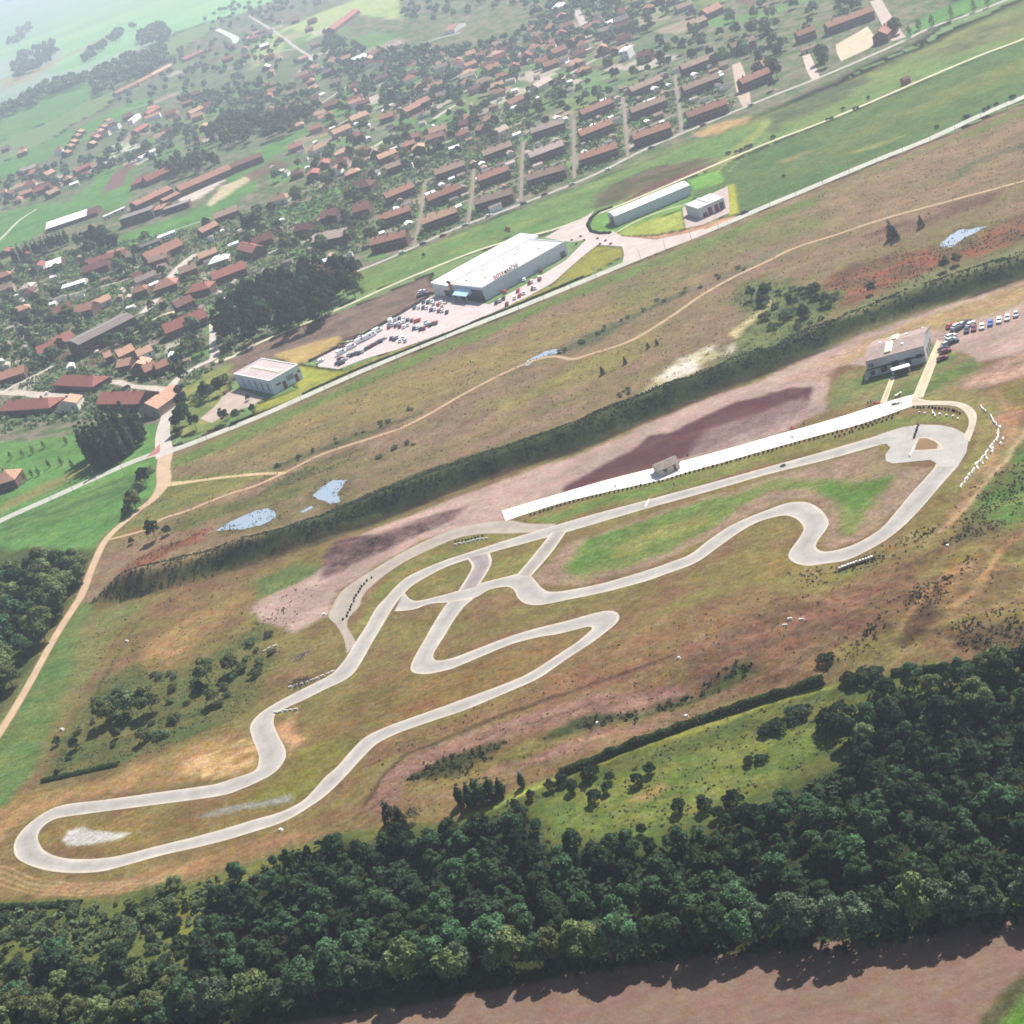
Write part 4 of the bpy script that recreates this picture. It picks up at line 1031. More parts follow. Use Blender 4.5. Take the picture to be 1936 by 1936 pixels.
# --- houses one can tell apart (front wall left and right, depth, eave, rise, ridge, roof, wall, label)
HS = [
    ((1652, 86), (1680, 80), 26, 5, 3, 'y', R_OR, W_BK, "orange roofed hall standing end on beside the sandy play yard"),
    ((1517, 104), (1553, 92), 5, 2.6, 0.9, 'x', R_BR, W_CR, "low cream shed with a flat brown roof above the driveway"),
    ((1445, 137), (1466, 130), 9, 4, 3, 'x', R_LO, W_BK, "small light orange roofed house between two dark trees"),
    ((672, 418), (702, 409), 13, 5.5, 3.4, 'x', R_MA, W_BK, "maroon roofed double house left of the middle terraces"),
    ((652, 376), (704, 364), 12, 5.0, 3.6, 'hip', R_MA, W_BK, "wide maroon hipped house above the left end of the terraces"),
    ((610, 428), (640, 420), 12, 5.0, 3.6, 'x', R_MA, W_BK, "dark maroon house beside the long tree shadow on the lawn"),
    ((595, 474), (657, 462), 13, 5.5, 3.2, 'x', R_PK, W_BK, "large house with a faded pink roof behind the reddish bare tree"),
    ((560, 452), (588, 446), 10, 5, 3, 'x', R_MA, W_BK, "dark roofed house left of the faded pink roof"),
    ((510, 392), (545, 384), 9, 4, 3, 'hip', R_LO, W_CR, "ochre bungalow beside the yellowish tree on the green"),
    ((482, 476), (520, 463), 11, 5, 3, 'x', R_MA, W_BK, "dark maroon house below the tall dark conifers"),
    ((452, 484), (482, 492), 10, 5, 3, 'x', R_RD, W_BK, "red roofed house at the top right of the dark grove"),
    ((408, 543), (470, 520), 12, 4.8, 3.4, 'x', R_RD, W_BK, "long red roofed row house next to the dark grove"),
    ((295, 563), (338, 548), 12, 4.8, 4.2, 'hip', R_OR, W_BK, "bright orange hipped house at the end of the pale yard"),
    ((354, 568), (400, 556), 11, 4.4, 3.2, 'hip', R_RD, W_BK, "red hipped house with an orange end by the curved wall"),
    ((340, 595), (372, 580), 10, 4.5, 3, 'x', R_MA, W_BK, "dark brown house behind the long red farm house"),
    ((320, 645), (398, 612), 14, 4.6, 4.0, 'x', R_RD, W_BK, "long red farm house with stepped roof beside the beige lane"),
    ((78, 682), (112, 668), 12, 4, 3.6, 'x', R_RD, W_PB, "left one of two red cottages against the big dark hall"),
    ((112, 665), (148, 647), 12, 4, 3.6, 'x', R_RD, W_PB, "right one of two red cottages against the big dark hall"),
    ((145, 606), (178, 598), 11, 5, 3.4, 'x', R_OR, W_BK, "orange roofed house with two white chimneys behind the big hall"),
    ((108, 606), (142, 592), 10, 4.5, 3.2, 'x', R_MA, W_BK, "dark maroon house left of the orange roofed one"),
    ((180, 590), (215, 575), 9, 4, 2.6, 'x', R_LO, W_CR, "ochre roofed annexe behind the big hall"),
    ((104, 738), (180, 742), 12, 3.6, 3.4, 'hip', R_RD, W_BK, "dark red bungalow with bright hip on the round lawn"),
    ((0, 788), (98, 782), 12, 3.6, 3.4, 'hip', R_RD, W_BK, "long dark red bungalow at the left edge of the photo"),
    ((112, 786), (150, 775), 10, 4, 3, 'y', R_LO, W_CR, "cream house with pale orange roof between two red bungalows"),
    ((187, 776), (268, 776), 13, 3.8, 3.6, 'x', R_RD, W_BK, "long dark red house above the poplar block"),
    ((268, 790), (304, 788), 20, 4.4, 3.6, 'y', R_LO, W_PB, "sunlit orange wing standing across the long dark red house"),  # lighter tiles put the sunlight on this end into the roof colour
    ((0, 732), (50, 716), 11, 4, 3.2, 'x', R_OR, W_BK, "orange brown house above the round lawn at the left edge"),
    ((-8, 935), (35, 922), 12, 4.6, 4, 'hip', R_LO, W_BK, "lone dark house with a glowing hip beside the young trees"),
    ((225, 708), (250, 703), 9, 4.2, 2.8, 'x', R_LO, W_BK, "orange roofed home at the left of the clustered new houses"),
    ((232, 690), (262, 676), 9, 5, 3.0, 'x', R_LO, W_BK, "orange roofed home at the back of the clustered new houses"),
    ((252, 715), (285, 705), 10, 4.6, 3, 'y', R_LO, W_BK, "orange gabled home in the middle of the clustered new houses"),
    ((280, 718), (303, 708), 9, 4.4, 2.8, 'x', R_OR, W_BK, "orange roofed home right of the gabled one in the cluster"),
    ((302, 712), (325, 702), 9, 4.2, 2.6, 'x', R_OR, W_BK, "small orange home at the right end of the cluster"),
    ((268, 690), (296, 678), 9, 5.2, 2.6, 'x', R_LO, W_WH, "orange home with white chimney stack behind the cluster"),
    ((204, 690), (218, 684), 7, 4.2, 2.4, 'x', R_LO, W_BK, "detached little orange house left of the cluster"),
    ((92, 516), (120, 506), 13, 4.2, 3.0, 'x', R_WH, W_BK, "house with one gleaming white roof slope and maroon ends"),
    ((160, 528), (208, 512), 12, 4.6, 3.4, 'x', R_MA, W_BK, "maroon roofed house right of the white roof"),
    ((164, 512), (240, 492), 9, 4.4, 2.8, 'x', R_RD, W_PB, "long dull red row house below the green field"),
    ((205, 494), (236, 486), 8, 3.8, 2.6, 'x', R_LO, W_CR, "ochre roofed house on the edge of the green field"),
    ((120, 553), (162, 540), 8, 3.0, 1.2, 'x', R_WH, W_CR, "low cream building with a long white roof"),
    ((40, 556), (62, 550), 9, 3.6, 2.4, 'hip', R_PK, W_CR, "pinkish cream bungalow beside two dark cypresses"),
    ((285, 505), (352, 474), 15, 5.0, 4.2, 'x', R_OR, W_BK, "barn with a large orange roof beside the sandy yard"),
    ((250, 482), (305, 462), 7, 3.0, 1.4, 'x', R_GY, W_BK, "long low grey shed above the orange barn"),
    ((302, 458), (334, 445), 7, 3.0, 1.0, 'flat', R_WH, W_WH, "small white flat roofed hut at the end of the grey shed"),
    ((386, 450), (418, 434), 9, 4, 2.8, 'x', R_LO, W_BK, "bright orange house beside the round green tree"),
    ((410, 425), (455, 408), 10, 4.6, 3, 'x', R_BR, W_BK, "brown roofed house left of the tall dark conifers"),
    ((262, 546), (300, 530), 9, 4.2, 2.4, 'x', R_GY, W_PB, "grey sheds lining the lane to the pale yard"),
    # school
    ((345, 372), (442, 330), 15, 5.2, 3.4, 'x', R_OR, W_BK, "school wing with the longest bright orange roof"),
    ((438, 330), (500, 306), 12, 5.2, 2.6, 'x', R_MA, W_BK, "dark roofed far end of the school"),
    ((262, 398), (330, 366), 16, 4.4, 2.6, 'x', R_OR, W_BK, "middle school wing with a broad low orange roof"),
    ((250, 360), (300, 342), 13, 4.6, 3.4, 'hip', R_RD, W_BK, "red hipped school house at the back"),
    ((282, 352), (325, 332), 12, 4.6, 3.6, 'x', R_RD, W_BK, "red roofed school house behind the orange wing"),
    ((312, 388), (346, 372), 9, 3.6, 1.6, 'x', R_OR, W_BK, "narrow orange classroom block in front of the long wing"),
    ((232, 432), (292, 412), 15, 7.0, 0.4, 'flat', R_GY, W_BK, "tall dark flat roofed school block at the left"),
    ((290, 410), (312, 404), 16, 4.6, 1.0, 'x', R_OR, W_BK, "orange roofed link between the two school blocks"),
    ((312, 408), (360, 392), 9, 4.6, 0.5, 'flat', R_GY, W_BK, "low dark school block ending at the meadow"),
    ((200, 416), (240, 398), 4, 3.0, 0.4, 'flat', R_WH, W_CR, "thin pale covered walk left of the school"),
    # single houses further back
    ((587, 256), (612, 247), 9, 4, 3, 'x', R_OR, W_PB, "orange roofed house at the top end of the green lane"),
    ((547, 292), (575, 282), 9, 4, 3, 'x', R_OR, W_PB, "orange roofed house in trees beside the green lane"),
    ((596, 294), (624, 280), 10, 4, 3, 'hip', R_LO, W_CR, "pale orange villa with a glowing cream front"),
    ((634, 264), (668, 250), 10, 4.4, 3, 'x', R_LO, W_PB, "orange double house in the trees above the villa"),
    ((664, 270), (684, 264), 8, 4, 2.6, 'x', R_RD, W_BK, "small dull red house right of the orange double house"),
    ((668, 238), (700, 225), 10, 4.4, 3, 'x', R_LO, W_PB, "orange roofed house left of a white gable"),
    ((720, 236), (746, 228), 10, 4.4, 3, 'x', R_OR, W_BK, "orange brown roofed house alone among dark trees"),
    ((772, 222), (800, 208), 10, 4.6, 3, 'x', R_OR, W_BK, "orange roofed row house at the left of the pale lane"),
    ((795, 208), (818, 198), 10, 4.6, 3, 'x', R_OR, W_BK, "orange roofed row house joining it on the right"),
    ((926, 242), (946, 233), 9, 5, 3, 'y', R_LO, W_BK, "tall house with a glowing orange gable behind the terraces"),
    ((912, 256), (928, 248), 8, 4, 2.6, 'y', R_OR, W_BK, "small orange gabled house left of the glowing gable"),
    ((945, 262), (966, 252), 9, 4, 2.6, 'x', R_PK, W_CR, "pink cream house just behind the rear terrace row"),
    ((590, 178), (606, 170), 9, 4, 3, 'x', R_LO, W_PB, "orange house above a small white shed"),
    ((598, 190), (616, 182), 6, 3, 1, 'x', R_WH, W_WH, "small white shed below an orange house"),
    ((630, 126), (648, 114), 9, 4, 3, 'y', R_OR, W_PB, "orange gabled house left of the long white roof"),
    ((662, 124), (695, 110), 11, 4, 1.5, 'x', R_WH, W_WH, "long gleaming white roofed workshop far in the village"),
    ((703, 112), (722, 104), 10, 4, 3, 'x', R_OR, W_PB, "orange house right of the white workshop"),
    ((740, 98), (762, 89), 10, 4, 3, 'x', R_PK, W_CR, "pink roofed house at the tip of the brown field"),
    ((860, 62), (882, 48), 12, 4, 3, 'y', R_OR, W_WH, "white walled house with orange roof at the field corner"),
    ((934, 115), (956, 104), 11, 4, 3, 'hip', R_LO, W_PB, "bright orange hipped house alone in far trees"),
    ((876, 152), (902, 142), 11, 4, 3, 'hip', R_LO, W_PB, "round looking orange hipped house below the far trees"),
    ((634, 62), (682, 25), 14, 4.6, 4, 'x', R_RD, W_BK, "long dusky red barn by the pale field"),
    ((1174, 116), (1190, 112), 14, 7, 1, 'flat', R_WH, W_WH, "tall white block behind a brownish bare tree"),
    ((1206, 122), (1232, 116), 9, 5, 3.4, 'x', R_MA, W_BK, "dark red house above a small yellow green lawn"),
    ((1080, 134), (1108, 122), 9, 4, 3, 'hip', R_LO, W_PB, "orange hipped house above the bare brown tree"),
    ((968, 208), (996, 194), 9, 4, 3, 'x', R_OR, W_PB, "orange roofed house standing left of the bare brown tree"),
    ((1020, 176), (1048, 160), 9, 4.4, 3, 'x', R_PK, W_CR, "pinkish house partly behind the bare brown tree"),
    ((1090, 88), (1108, 78), 9, 4, 3, 'x', R_RD, W_BK, "vivid red orange house in the hazy middle of the village"),
    ((1110, 66), (1138, 52), 9, 4, 3, 'x', R_RD, W_PB, "long red orange roof in the haze near the top edge"),
    ((1046, 92), (1066, 82), 9, 4, 3, 'x', R_RD, W_PB, "red roof left of the vivid red orange house"),
    ((1150, 56), (1172, 46), 8, 4, 2, 'x', R_WH, W_WH, "white ended hazy house near the top edge"),
    ((1340, 38), (1370, 24), 12, 5, 3.4, 'x', R_OR, W_BK, "orange brown building in the dark trees near the top edge"),
    ((1312, 60), (1340, 48), 9, 5, 3, 'x', R_BR, W_BK, "tan roofed house half hidden by dark trees"),
    ((222, 182), (262, 163), 9, 4, 3, 'x', R_OR, W_PB, "left stretch of the long orange roofed row by the hedge"),
    ((264, 162), (290, 148), 9, 4, 3, 'x', R_OR, W_PB, "middle stretch of the long orange roofed row by the hedge"),
    ((292, 147), (328, 128), 9, 4, 3, 'x', R_LO, W_PB, "right stretch of the long orange roofed row by the hedge"),
    ((350, 118), (386, 102), 9, 4, 3, 'x', R_RD, W_PB, "red roofed row beyond the long orange one"),
    ((276, 232), (304, 222), 9, 4, 2.6, 'x', R_LO, W_WH, "bright house with orange roof and glaring white wall"),
    ((284, 222), (306, 208), 9, 4, 3, 'x', R_RD, W_BK, "dull red house behind the glaring white wall"),
    ((364, 222), (388, 210), 9, 4, 3, 'x', R_LO, W_PB, "orange house left of the big dark round wood"),
    ((262, 256), (284, 242), 9, 4, 3, 'x', R_RD, W_BK, "deep red house under the white walled one"),
    ((252, 234), (268, 222), 6, 5, 1, 'flat', R_WH, W_WH, "plain white cube house in the village"),
    ((268, 304), (298, 288), 7, 3, 1, 'x', R_WH, W_WH, "thin white roofed shed at the end of the purple field"),
    ((40, 332), (70, 322), 9, 4, 3, 'x', R_PK, W_BK, "pale pink roofed house by the left green strip"),
    ((66, 336), (84, 326), 9, 5, 3, 'y', R_OR, W_BK, "orange gabled house by the left green strip"),
    ((92, 338), (108, 330), 9, 4, 3, 'x', R_LO, W_PB, "light orange house right of the gabled one"),
    ((148, 332), (176, 318), 8, 4, 2.6, 'x', R_RD, W_BK, "maroon and red roofed house near the white sheds"),
    ((134, 356), (150, 350), 8, 3, 1, 'x', R_WH, W_CR, "tiny glaring white roof beside a dark house"),
    ((96, 376), (116, 366), 9, 4, 3, 'x', R_BR, W_BK, "brown house at the end of the hedged lane"),
]
for h in HS:
    a, b, dep, ev, ri, rd, rm, wl, lab = h
    s_ = (0.342 * a[0] + 0.94 * a[1] + 71)
    big = s_ > 520
    house("house", a, b, dep, ev, ri, rd, rm, wl, lab, "house", chim=(0 if rd == 'flat' else (2 if big and abs(b[0] - a[0]) > 45 else 1)),
          win=(max(2, int(abs(b[0] - a[0]) / 13)) if big else 0), floors=(2 if ev >= 5 else 1), doors=(1 if big else 0))

# the row of ten small roofs on the green strip, and the other little rows of new houses
for lst, lab in (([(118, 292), (124, 280), (131, 271), (137, 260), (143, 252)], "small new orange roofed house, left stepped row on the green"),
                 ([(166, 275), (174, 263), (180, 251), (187, 243), (196, 232)], "small new orange roofed house, right stepped row on the green")):
    for x, y in lst:
        house("house", (x, y + 7), (x + 13, y + 4), 7, 4.2, 2.8, 'y', R_LO, W_BK, None, "house", "stepped rows of new houses", lab)

# --- big dark hall with the low grey roof (205, 615)
c, Lh, rz = frame_of((160, 676), (266, 622), 22)
hall = empty("village_hall", c, rz)
tag(hall, "huge dark village hall with a wide low grey brown roof behind young trees", "hall")
FOOTPRINTS.append((c.x, c.y, rz, Lh / 2 + 1, 12))
hb = MB(); walls(hb, Lh, 22, 8.2, 1.4, 'x'); hb.build("wall", W_BK, hall)
roof_mesh(Lh, 22, 8.2, 1.4, 'x').build("roof", R_GY, hall)
for i in range(6):
    add_window(hall, -Lh / 2 + Lh * (i + 0.5) / 6, -11, 3.0, 1.6, 2.4)
MB().box(-Lh / 2 - 0.3, Lh / 2 + 0.3, -0.25, 0.25, 9.7, 9.95).build("ridge_cap", CONC, hall)

# --- white sports hall on the meadow (130, 420)
c, Lh, rz = frame_of((90, 440), (186, 408), 17)
wh = empty("sports_hall", c, rz)
tag(wh, "sports hall with a glaring white roof and brown gable on the green meadow", "hall")
FOOTPRINTS.append((c.x, c.y, rz, Lh / 2 + 1, 10))
hb = MB(); walls(hb, Lh, 17, 3.4, 3.6, 'x'); hb.build("wall", plain("red brown cladding", (0.16, 0.08, 0.065), 0.8, 0.15), wh)
rb = MB(); xx = Lh / 2
rb.hexa([(-xx - 0.3, -9.0, 3.2), (xx * 0.6, -9.0, 3.2), (xx * 0.6, 0, 7.05), (-xx - 0.3, 0, 7.05)], [(-xx - 0.3, -9.0, 3.4), (xx * 0.6, -9.0, 3.4), (xx * 0.6, 0, 7.25), (-xx - 0.3, 0, 7.25)])
rb.hexa([(-xx - 0.3, 9.0, 3.2), (xx * 0.6, 9.0, 3.2), (xx * 0.6, 0, 7.05), (-xx - 0.3, 0, 7.05)], [(-xx - 0.3, 9.0, 3.4), (xx * 0.6, 9.0, 3.4), (xx * 0.6, 0, 7.25), (-xx - 0.3, 0, 7.25)])
rb.build("roof", R_WH, wh)
rb = MB()
for s in (-1, 1):
    rb.hexa([(xx * 0.6, s * 9, 3.2), (xx + 0.3, s * 9, 3.2), (xx + 0.3, 0, 7.05), (xx * 0.6, 0, 7.05)], [(xx * 0.6, s * 9, 3.4), (xx + 0.3, s * 9, 3.4), (xx + 0.3, 0, 7.25), (xx * 0.6, 0, 7.25)])
tag(rb.build("roof", R_MA, wh), "brown end of the roof")

# --- small white factory with two cream skylights (505, 705)
A, B, Cc = at(520, 746), at(574, 715), at(444, 737)
dx = (B - A); Lw = dx.length; dx.normalize()
dy = (Cc - A); Dw = dy.length
nrm = Vector((-dx.y, dx.x, 0))
off = empty("office_building", (A + B) / 2 + nrm * Dw / 2, math.atan2(dx.y, dx.x))
FOOTPRINTS.append((off.location.x, off.location.y, off.rotation_euler.z, Lw / 2 + 1, Dw / 2 + 1))
tag(off, "white flat roofed works building with two long cream skylights beside the road", "building")
Hh = 7.0
MB().box(-Lw / 2, Lw / 2, -Dw / 2, Dw / 2, -0.2, Hh).build("wall", plain("pale blue cladding", (0.50, 0.58, 0.60), 0.6, 0.08, 0.4), off)
ro = MB().box(-Lw / 2 + 0.3, Lw / 2 - 0.3, -Dw / 2 + 0.3, Dw / 2 - 0.3, Hh + 0.01, Hh + 0.12).build("roof", plain("mauve grey roof", (0.33, 0.275, 0.26), 0.95, 0.12, 0.4), off)
pb = MB()
pb.box(-Lw / 2 - .05, Lw / 2 + .05, -Dw / 2 - .05, -Dw / 2 + .3, Hh + .005, Hh + .5); pb.box(-Lw / 2 - .05, Lw / 2 + .05, Dw / 2 - .3, Dw / 2 + .05, Hh + .005, Hh + .5)
pb.box(-Lw / 2 - .05, -Lw / 2 + .3, -Dw / 2 + .3, Dw / 2 - .3, Hh + .005, Hh + .5); pb.box(Lw / 2 - .3, Lw / 2 + .05, -Dw / 2 + .3, Dw / 2 - .3, Hh + .005, Hh + .5)
pb.build("parapet", R_WH, off)
for s in (-1, 1):
    sb = MB(); y0 = s * Dw * 0.20
    sb.hexa([(-1.3, y0 - Dw * .18, Hh + .12), (1.3, y0 - Dw * .18, Hh + .12), (1.3, y0 + Dw * .18, Hh + .12), (-1.3, y0 + Dw * .18, Hh + .12)],
            [(-.6, y0 - Dw * .175, Hh + .8), (.6, y0 - Dw * .175, Hh + .8), (.6, y0 + Dw * .175, Hh + .8), (-.6, y0 + Dw * .175, Hh + .8)])
    sb.build("skylight", SKYL, ro)
for x, w_, z, h, m in ((-.36, .16, 3.2, 1.0, GLS), (.02, .22, 2.6, 2.6, plain("grey shutter", (0.22, 0.23, 0.23), 0.6, 0.1)), (.40, .09, 3.8, 1.0, GLS)):
    MB().box(x * Lw, x * Lw + w_ * Lw, -Dw / 2 - 0.08, -Dw / 2 + 0.02, z, z + h).build("window", m, off)
for x in (-.16, .26):
    MB().box(x * Lw, x * Lw + 1.9, -Dw / 2 - 0.1, -Dw / 2 + 0.02, 0, 3.8).build("door", DRED, off)
for k in range(5):
    y = -Dw / 2 + Dw * (0.1 + 0.17 * k)
    MB().box(-Lw / 2 - 0.08, -Lw / 2 + 0.02, y, y + 0.9, 1.0, 5.6).build("window", GLS if k < 3 else plain("blue panel", (0.10, 0.16, 0.36), 0.5, 0.1), off)

# --- supermarket (front wall right of the glass end, glass end facing the car park)
A, B, Cc = at(920, 569), at(1075, 481), at(826, 557)
dx = (B - A); Lw = dx.length; dx.normalize()
Dw = (Cc - A).length
nrm = Vector((-dx.y, dx.x, 0))
sm = empty("supermarket", (A + B) / 2 + nrm * Dw / 2, math.atan2(dx.y, dx.x))
FOOTPRINTS.append((sm.location.x, sm.location.y, sm.rotation_euler.z, Lw / 2 + 2, Dw / 2 + 2))
tag(sm, "supermarket with a white and beige roof, glass front and red and black roof lettering", "supermarket")
Hs = 6.8
yb = Dw * 0.16   # beige part in front, white part behind
MB().box(-Lw / 2, Lw / 2, -Dw / 2, yb, -0.2, Hs).build("wall", plain("supermarket grey cladding", (0.46, 0.50, 0.52), 0.6, 0.07, 0.5), sm)
tag(MB().box(-Lw / 2 - 0.5, Lw / 2 + 6.0, yb + 0.02, Dw / 2, -0.2, Hs - 0.6).build("wall", W_WH, sm), "white rear wall")
r1 = MB().box(-Lw / 2 + .3, Lw / 2 - .3, -Dw / 2 + .3, yb - .2, Hs + .005, Hs + .15).build("roof", R_BG, sm)
r2b = MB()
r2b.hexa([(-Lw / 2 - .7, yb + .5, Hs - .6), (Lw / 2 + 6.2, yb + .5, Hs - .6), (Lw / 2 + 6.2, Dw / 2 + .2, Hs - .6), (-Lw / 2 - .7, Dw / 2 + .2, Hs - .6)],
         [(-Lw / 2 - .7, yb + .5, Hs - .3), (Lw / 2 + 6.2, yb + .5, Hs - .3), (Lw / 2 + 6.2, Dw / 2 + .2, Hs + .5), (-Lw / 2 - .7, Dw / 2 + .2, Hs + .5)])
tag(r2b.build("roof", R_WH, sm), "white metal roof of the rear half")
gb = MB().box(-Lw / 2, Lw / 2 - 8, yb + .03, yb + .48, Hs - .7, Hs - .45)
gb.build("gutter", plain("dark gutter", (0.09, 0.10, 0.13), 0.7, 0.1), sm)
pb = MB()
pb.box(-Lw / 2 - .06, Lw / 2 + .06, -Dw / 2 - .06, -Dw / 2 + .3, Hs + .004, Hs + .55); pb.box(-Lw / 2 - .06, -Lw / 2 + .3, -Dw / 2 + .3, yb, Hs + .004, Hs + .55)
pb.box(Lw / 2 - .3, Lw / 2 + .06, -Dw / 2 + .3, yb, Hs + .004, Hs + .55); pb.box(-Lw / 2 + .3, Lw / 2 - .3, yb - .2, yb, Hs + .004, Hs + .6)
pb.build("parapet", plain("pale parapet", (0.66, 0.66, 0.66), 0.6, 0.06), sm)
for x, y in ((-.30, -.25), (-.16, .02), (-.02, -.30), (.08, .0), (.20, -.05), (.34, -.28), (-.38, -.02), (.30, .05)):
    MB().box(x * Lw - .8, x * Lw + .8, y * Dw - .8, y * Dw + .8, Hs + .16, Hs + .6).build("roof_light", R_WH, r1)
# glass end
MB().box(-Lw / 2 - .16, -Lw / 2 - .01, -Dw / 2 + .8, -Dw / 2 + Dw * .52, 0.1, Hs - 1.2).build("shop_front", GLS, sm)
cano = MB()
cano.hexa([(-Lw / 2 - 4.6, -Dw / 2 + Dw * .22, 3.6), (-Lw / 2 - .2, -Dw / 2 + Dw * .22, 3.6), (-Lw / 2 - .2, -Dw / 2 + Dw * .50, 3.6), (-Lw / 2 - 4.6, -Dw / 2 + Dw * .50, 3.6)],
          [(-Lw / 2 - 4.4, -Dw / 2 + Dw * .23, 3.8), (-Lw / 2 - .2, -Dw / 2 + Dw * .23, 5.6), (-Lw / 2 - .2, -Dw / 2 + Dw * .49, 5.6), (-Lw / 2 - 4.4, -Dw / 2 + Dw * .49, 3.8)])
ca = cano.build("entrance_canopy", GLB, sm)
for y in (.23, .36, .49):
    MB().cyl(-Lw / 2 - 4.3, -Dw / 2 + Dw * y, 0, 3.6, .12).build("post", FRM, ca)
MB().box(-Lw / 2 - .62, -Lw / 2 - .51, Dw * .06, Dw * .28, 0.2, 3.8).build("shop_front", GLS, sm)
for x in (.41, .44):
    MB().box(x * Lw, x * Lw + 1.6, -Dw / 2 - .12, -Dw / 2 + .02, 0, 3).build("door", GLS, sm)
sgn = MB()
sgn.box(-Lw / 2 - .9, -Lw / 2 - .66, yb - 2.6, yb - 1.2, Hs - 2.2, Hs + 1.0)
sg = tag(sgn.build("sign", LRED, sm), "red entrance emblem with a dark ragged top")
eb = MB()
for k in range(4):
    eb.hexa([(-Lw / 2 - .95, yb - 3.4 + k * .9, Hs + 1.0), (-Lw / 2 - .6, yb - 3.4 + k * .9, Hs + 1.0), (-Lw / 2 - .6, yb - 2.6 + k * .9, Hs + 1.0), (-Lw / 2 - .95, yb - 2.6 + k * .9, Hs + 1.0)],
            [(-Lw / 2 - .95, yb - 3.6 + k * .9, Hs + 2.2 + .5 * (k % 2)), (-Lw / 2 - .6, yb - 3.6 + k * .9, Hs + 2.2 + .5 * (k % 2)), (-Lw / 2 - .6, yb - 3.2 + k * .9, Hs + 2.6), (-Lw / 2 - .95, yb - 3.2 + k * .9, Hs + 2.6)])
eb.build("emblem", LBLK, sg)
# roof lettering, red then black
fc = bpy.data.curves.new("lettering", 'FONT')


def word(txt, size, mat, x, parent, y, z, name="lettering"):
    cu = bpy.data.curves.new(name, 'FONT'); cu.body = txt; cu.size = size; cu.extrude = 0.12; cu.offset = 0.035; cu.space_character = 1.08
    tmp = bpy.data.objects.new("tmp_text", cu); COL.objects.link(tmp)
    bpy.context.view_layer.update()
    me = bpy.data.meshes.new_from_object(tmp.evaluated_get(bpy.context.evaluated_depsgraph_get()))
    bpy.data.objects.remove(tmp); bpy.data.curves.remove(cu)
    o = put(name, me, None, parent)
    me.materials.clear(); me.materials.append(mat)
    o.location = (x, y, z); o.rotation_euler = (math.radians(90), 0, 0)
    return o, max(v.co.x for v in me.vertices)


bd = MB().box(-.36 * Lw, -.03 * Lw, -Dw / 2 + .42, -Dw / 2 + .55, Hs + .2, Hs + .34).build("sign", plain("letter rail", (0.3, 0.3, 0.3), 0.7, 0.1), sm)
o1, w1 = word("INTER", 3.0, LRED, -.35 * Lw, bd, -Dw / 2 + .40, Hs + .40)
o2, w2 = word("MARCHE", 3.0, LBLK, -.35 * Lw + w1 * .76 + .25, bd, -Dw / 2 + .40, Hs + .40)
o1.scale.x = 0.76; o2.scale.x = 0.72

# --- long white shed and the fire station beside it
c, Lh, rz = frame_of((1167, 427), (1308, 368), 11)
shed = empty("storage_shed", c, rz); FOOTPRINTS.append((c.x, c.y, rz, Lh / 2 + 1, 7))
tag(shed, "long storage shed with a glaring white roof and pale ribbed wall on the lawn", "shed")
hb = MB(); walls(hb, Lh, 11, 5.2, 1.3, 'x')
hb.build("wall", plain("pale ribbed cladding", (0.47, 0.52, 0.52), 0.6, 0.08, 0.5), shed)
roof_mesh(Lh, 11, 5.2, 1.3, 'x', 0.25).build("roof", R_WH, shed)
MB().box(-Lh / 2 - .1, -Lh / 2 + .02, -2.2, 2.2, 0, 4).build("door", DRED, shed)
c, Lh, rz = frame_of((1325, 414), (1373, 393), 15)
fs = empty("garage_building", c, rz); FOOTPRINTS.append((c.x, c.y, rz, Lh / 2 + 1, 8))
tag(fs, "grey roofed garage building with three dark red and black doors", "garage")
MB().box(-Lh / 2, Lh / 2, -7.5, 7.5, -.2, 5.2).build("wall", plain("pale grey cladding", (0.50, 0.50, 0.49), 0.7, 0.08), fs)
rr = roof_mesh(Lh, 15, 5.2, 0.3, 'flat').build("roof", plain("pale grey roof", (0.42, 0.41, 0.39), 0.9, 0.08), fs)
MB().box(-.5, .5, -5, 7, 5.52, 5.95).build("skylight", R_WH, rr)
for x, m in ((-.30, GLS), (-.09, DRED), (.17, DRED), (.36, LBLK)):
    MB().box(x * Lh - 1.1, x * Lh + 1.1, -7.58, -7.48, 0, 3.8 if m is not GLS else 2.2).build("door", m, fs)

# --- clubhouse of the circuit
A, B = at(1643, 714), at(1752, 685)
Dc = 15.0
dx = (B - A); Lw = dx.length; dx.normalize(); nrm = Vector((-dx.y, dx.x, 0))
cl = empty("clubhouse", (A + B) / 2 + nrm * Dc / 2, math.atan2(dx.y, dx.x))
FOOTPRINTS.append((cl.location.x, cl.location.y, cl.rotation_euler.z, Lw / 2 + 1, Dc / 2 + 1))
tag(cl, "clubhouse of the race track with grey walls, brown roof and cream skylights", "clubhouse")
He = 6.2
hb = MB(); walls(hb, Lw, Dc, He, 1.5, 'x'); hb.build("wall", W_CG, cl)
rr = roof_mesh(Lw, Dc, He, 1.5, 'x', 0.3).build("roof", R_CL, cl)
sl = 1.5 / (Dc / 2)
for x, y0, y1 in ((-.12, -6.2, -0.6), (-.07, 0.6, 6.2)):
    sb = MB()
    xa, xb = x * Lw - 1.3, x * Lw + 1.3
    za, zb = He + 1.5 - abs(y0) * sl + .3, He + 1.5 - abs(y1) * sl + .3
    sb.hexa([(xa, y0, za), (xb, y0, za), (xb, y1, zb), (xa, y1, zb)], [(xa + .3, y0, za + .5), (xb - .3, y0, za + .5), (xb - .3, y1, zb + .5), (xa + .3, y1, zb + .5)])
    sb.build("skylight", SKYL, rr)
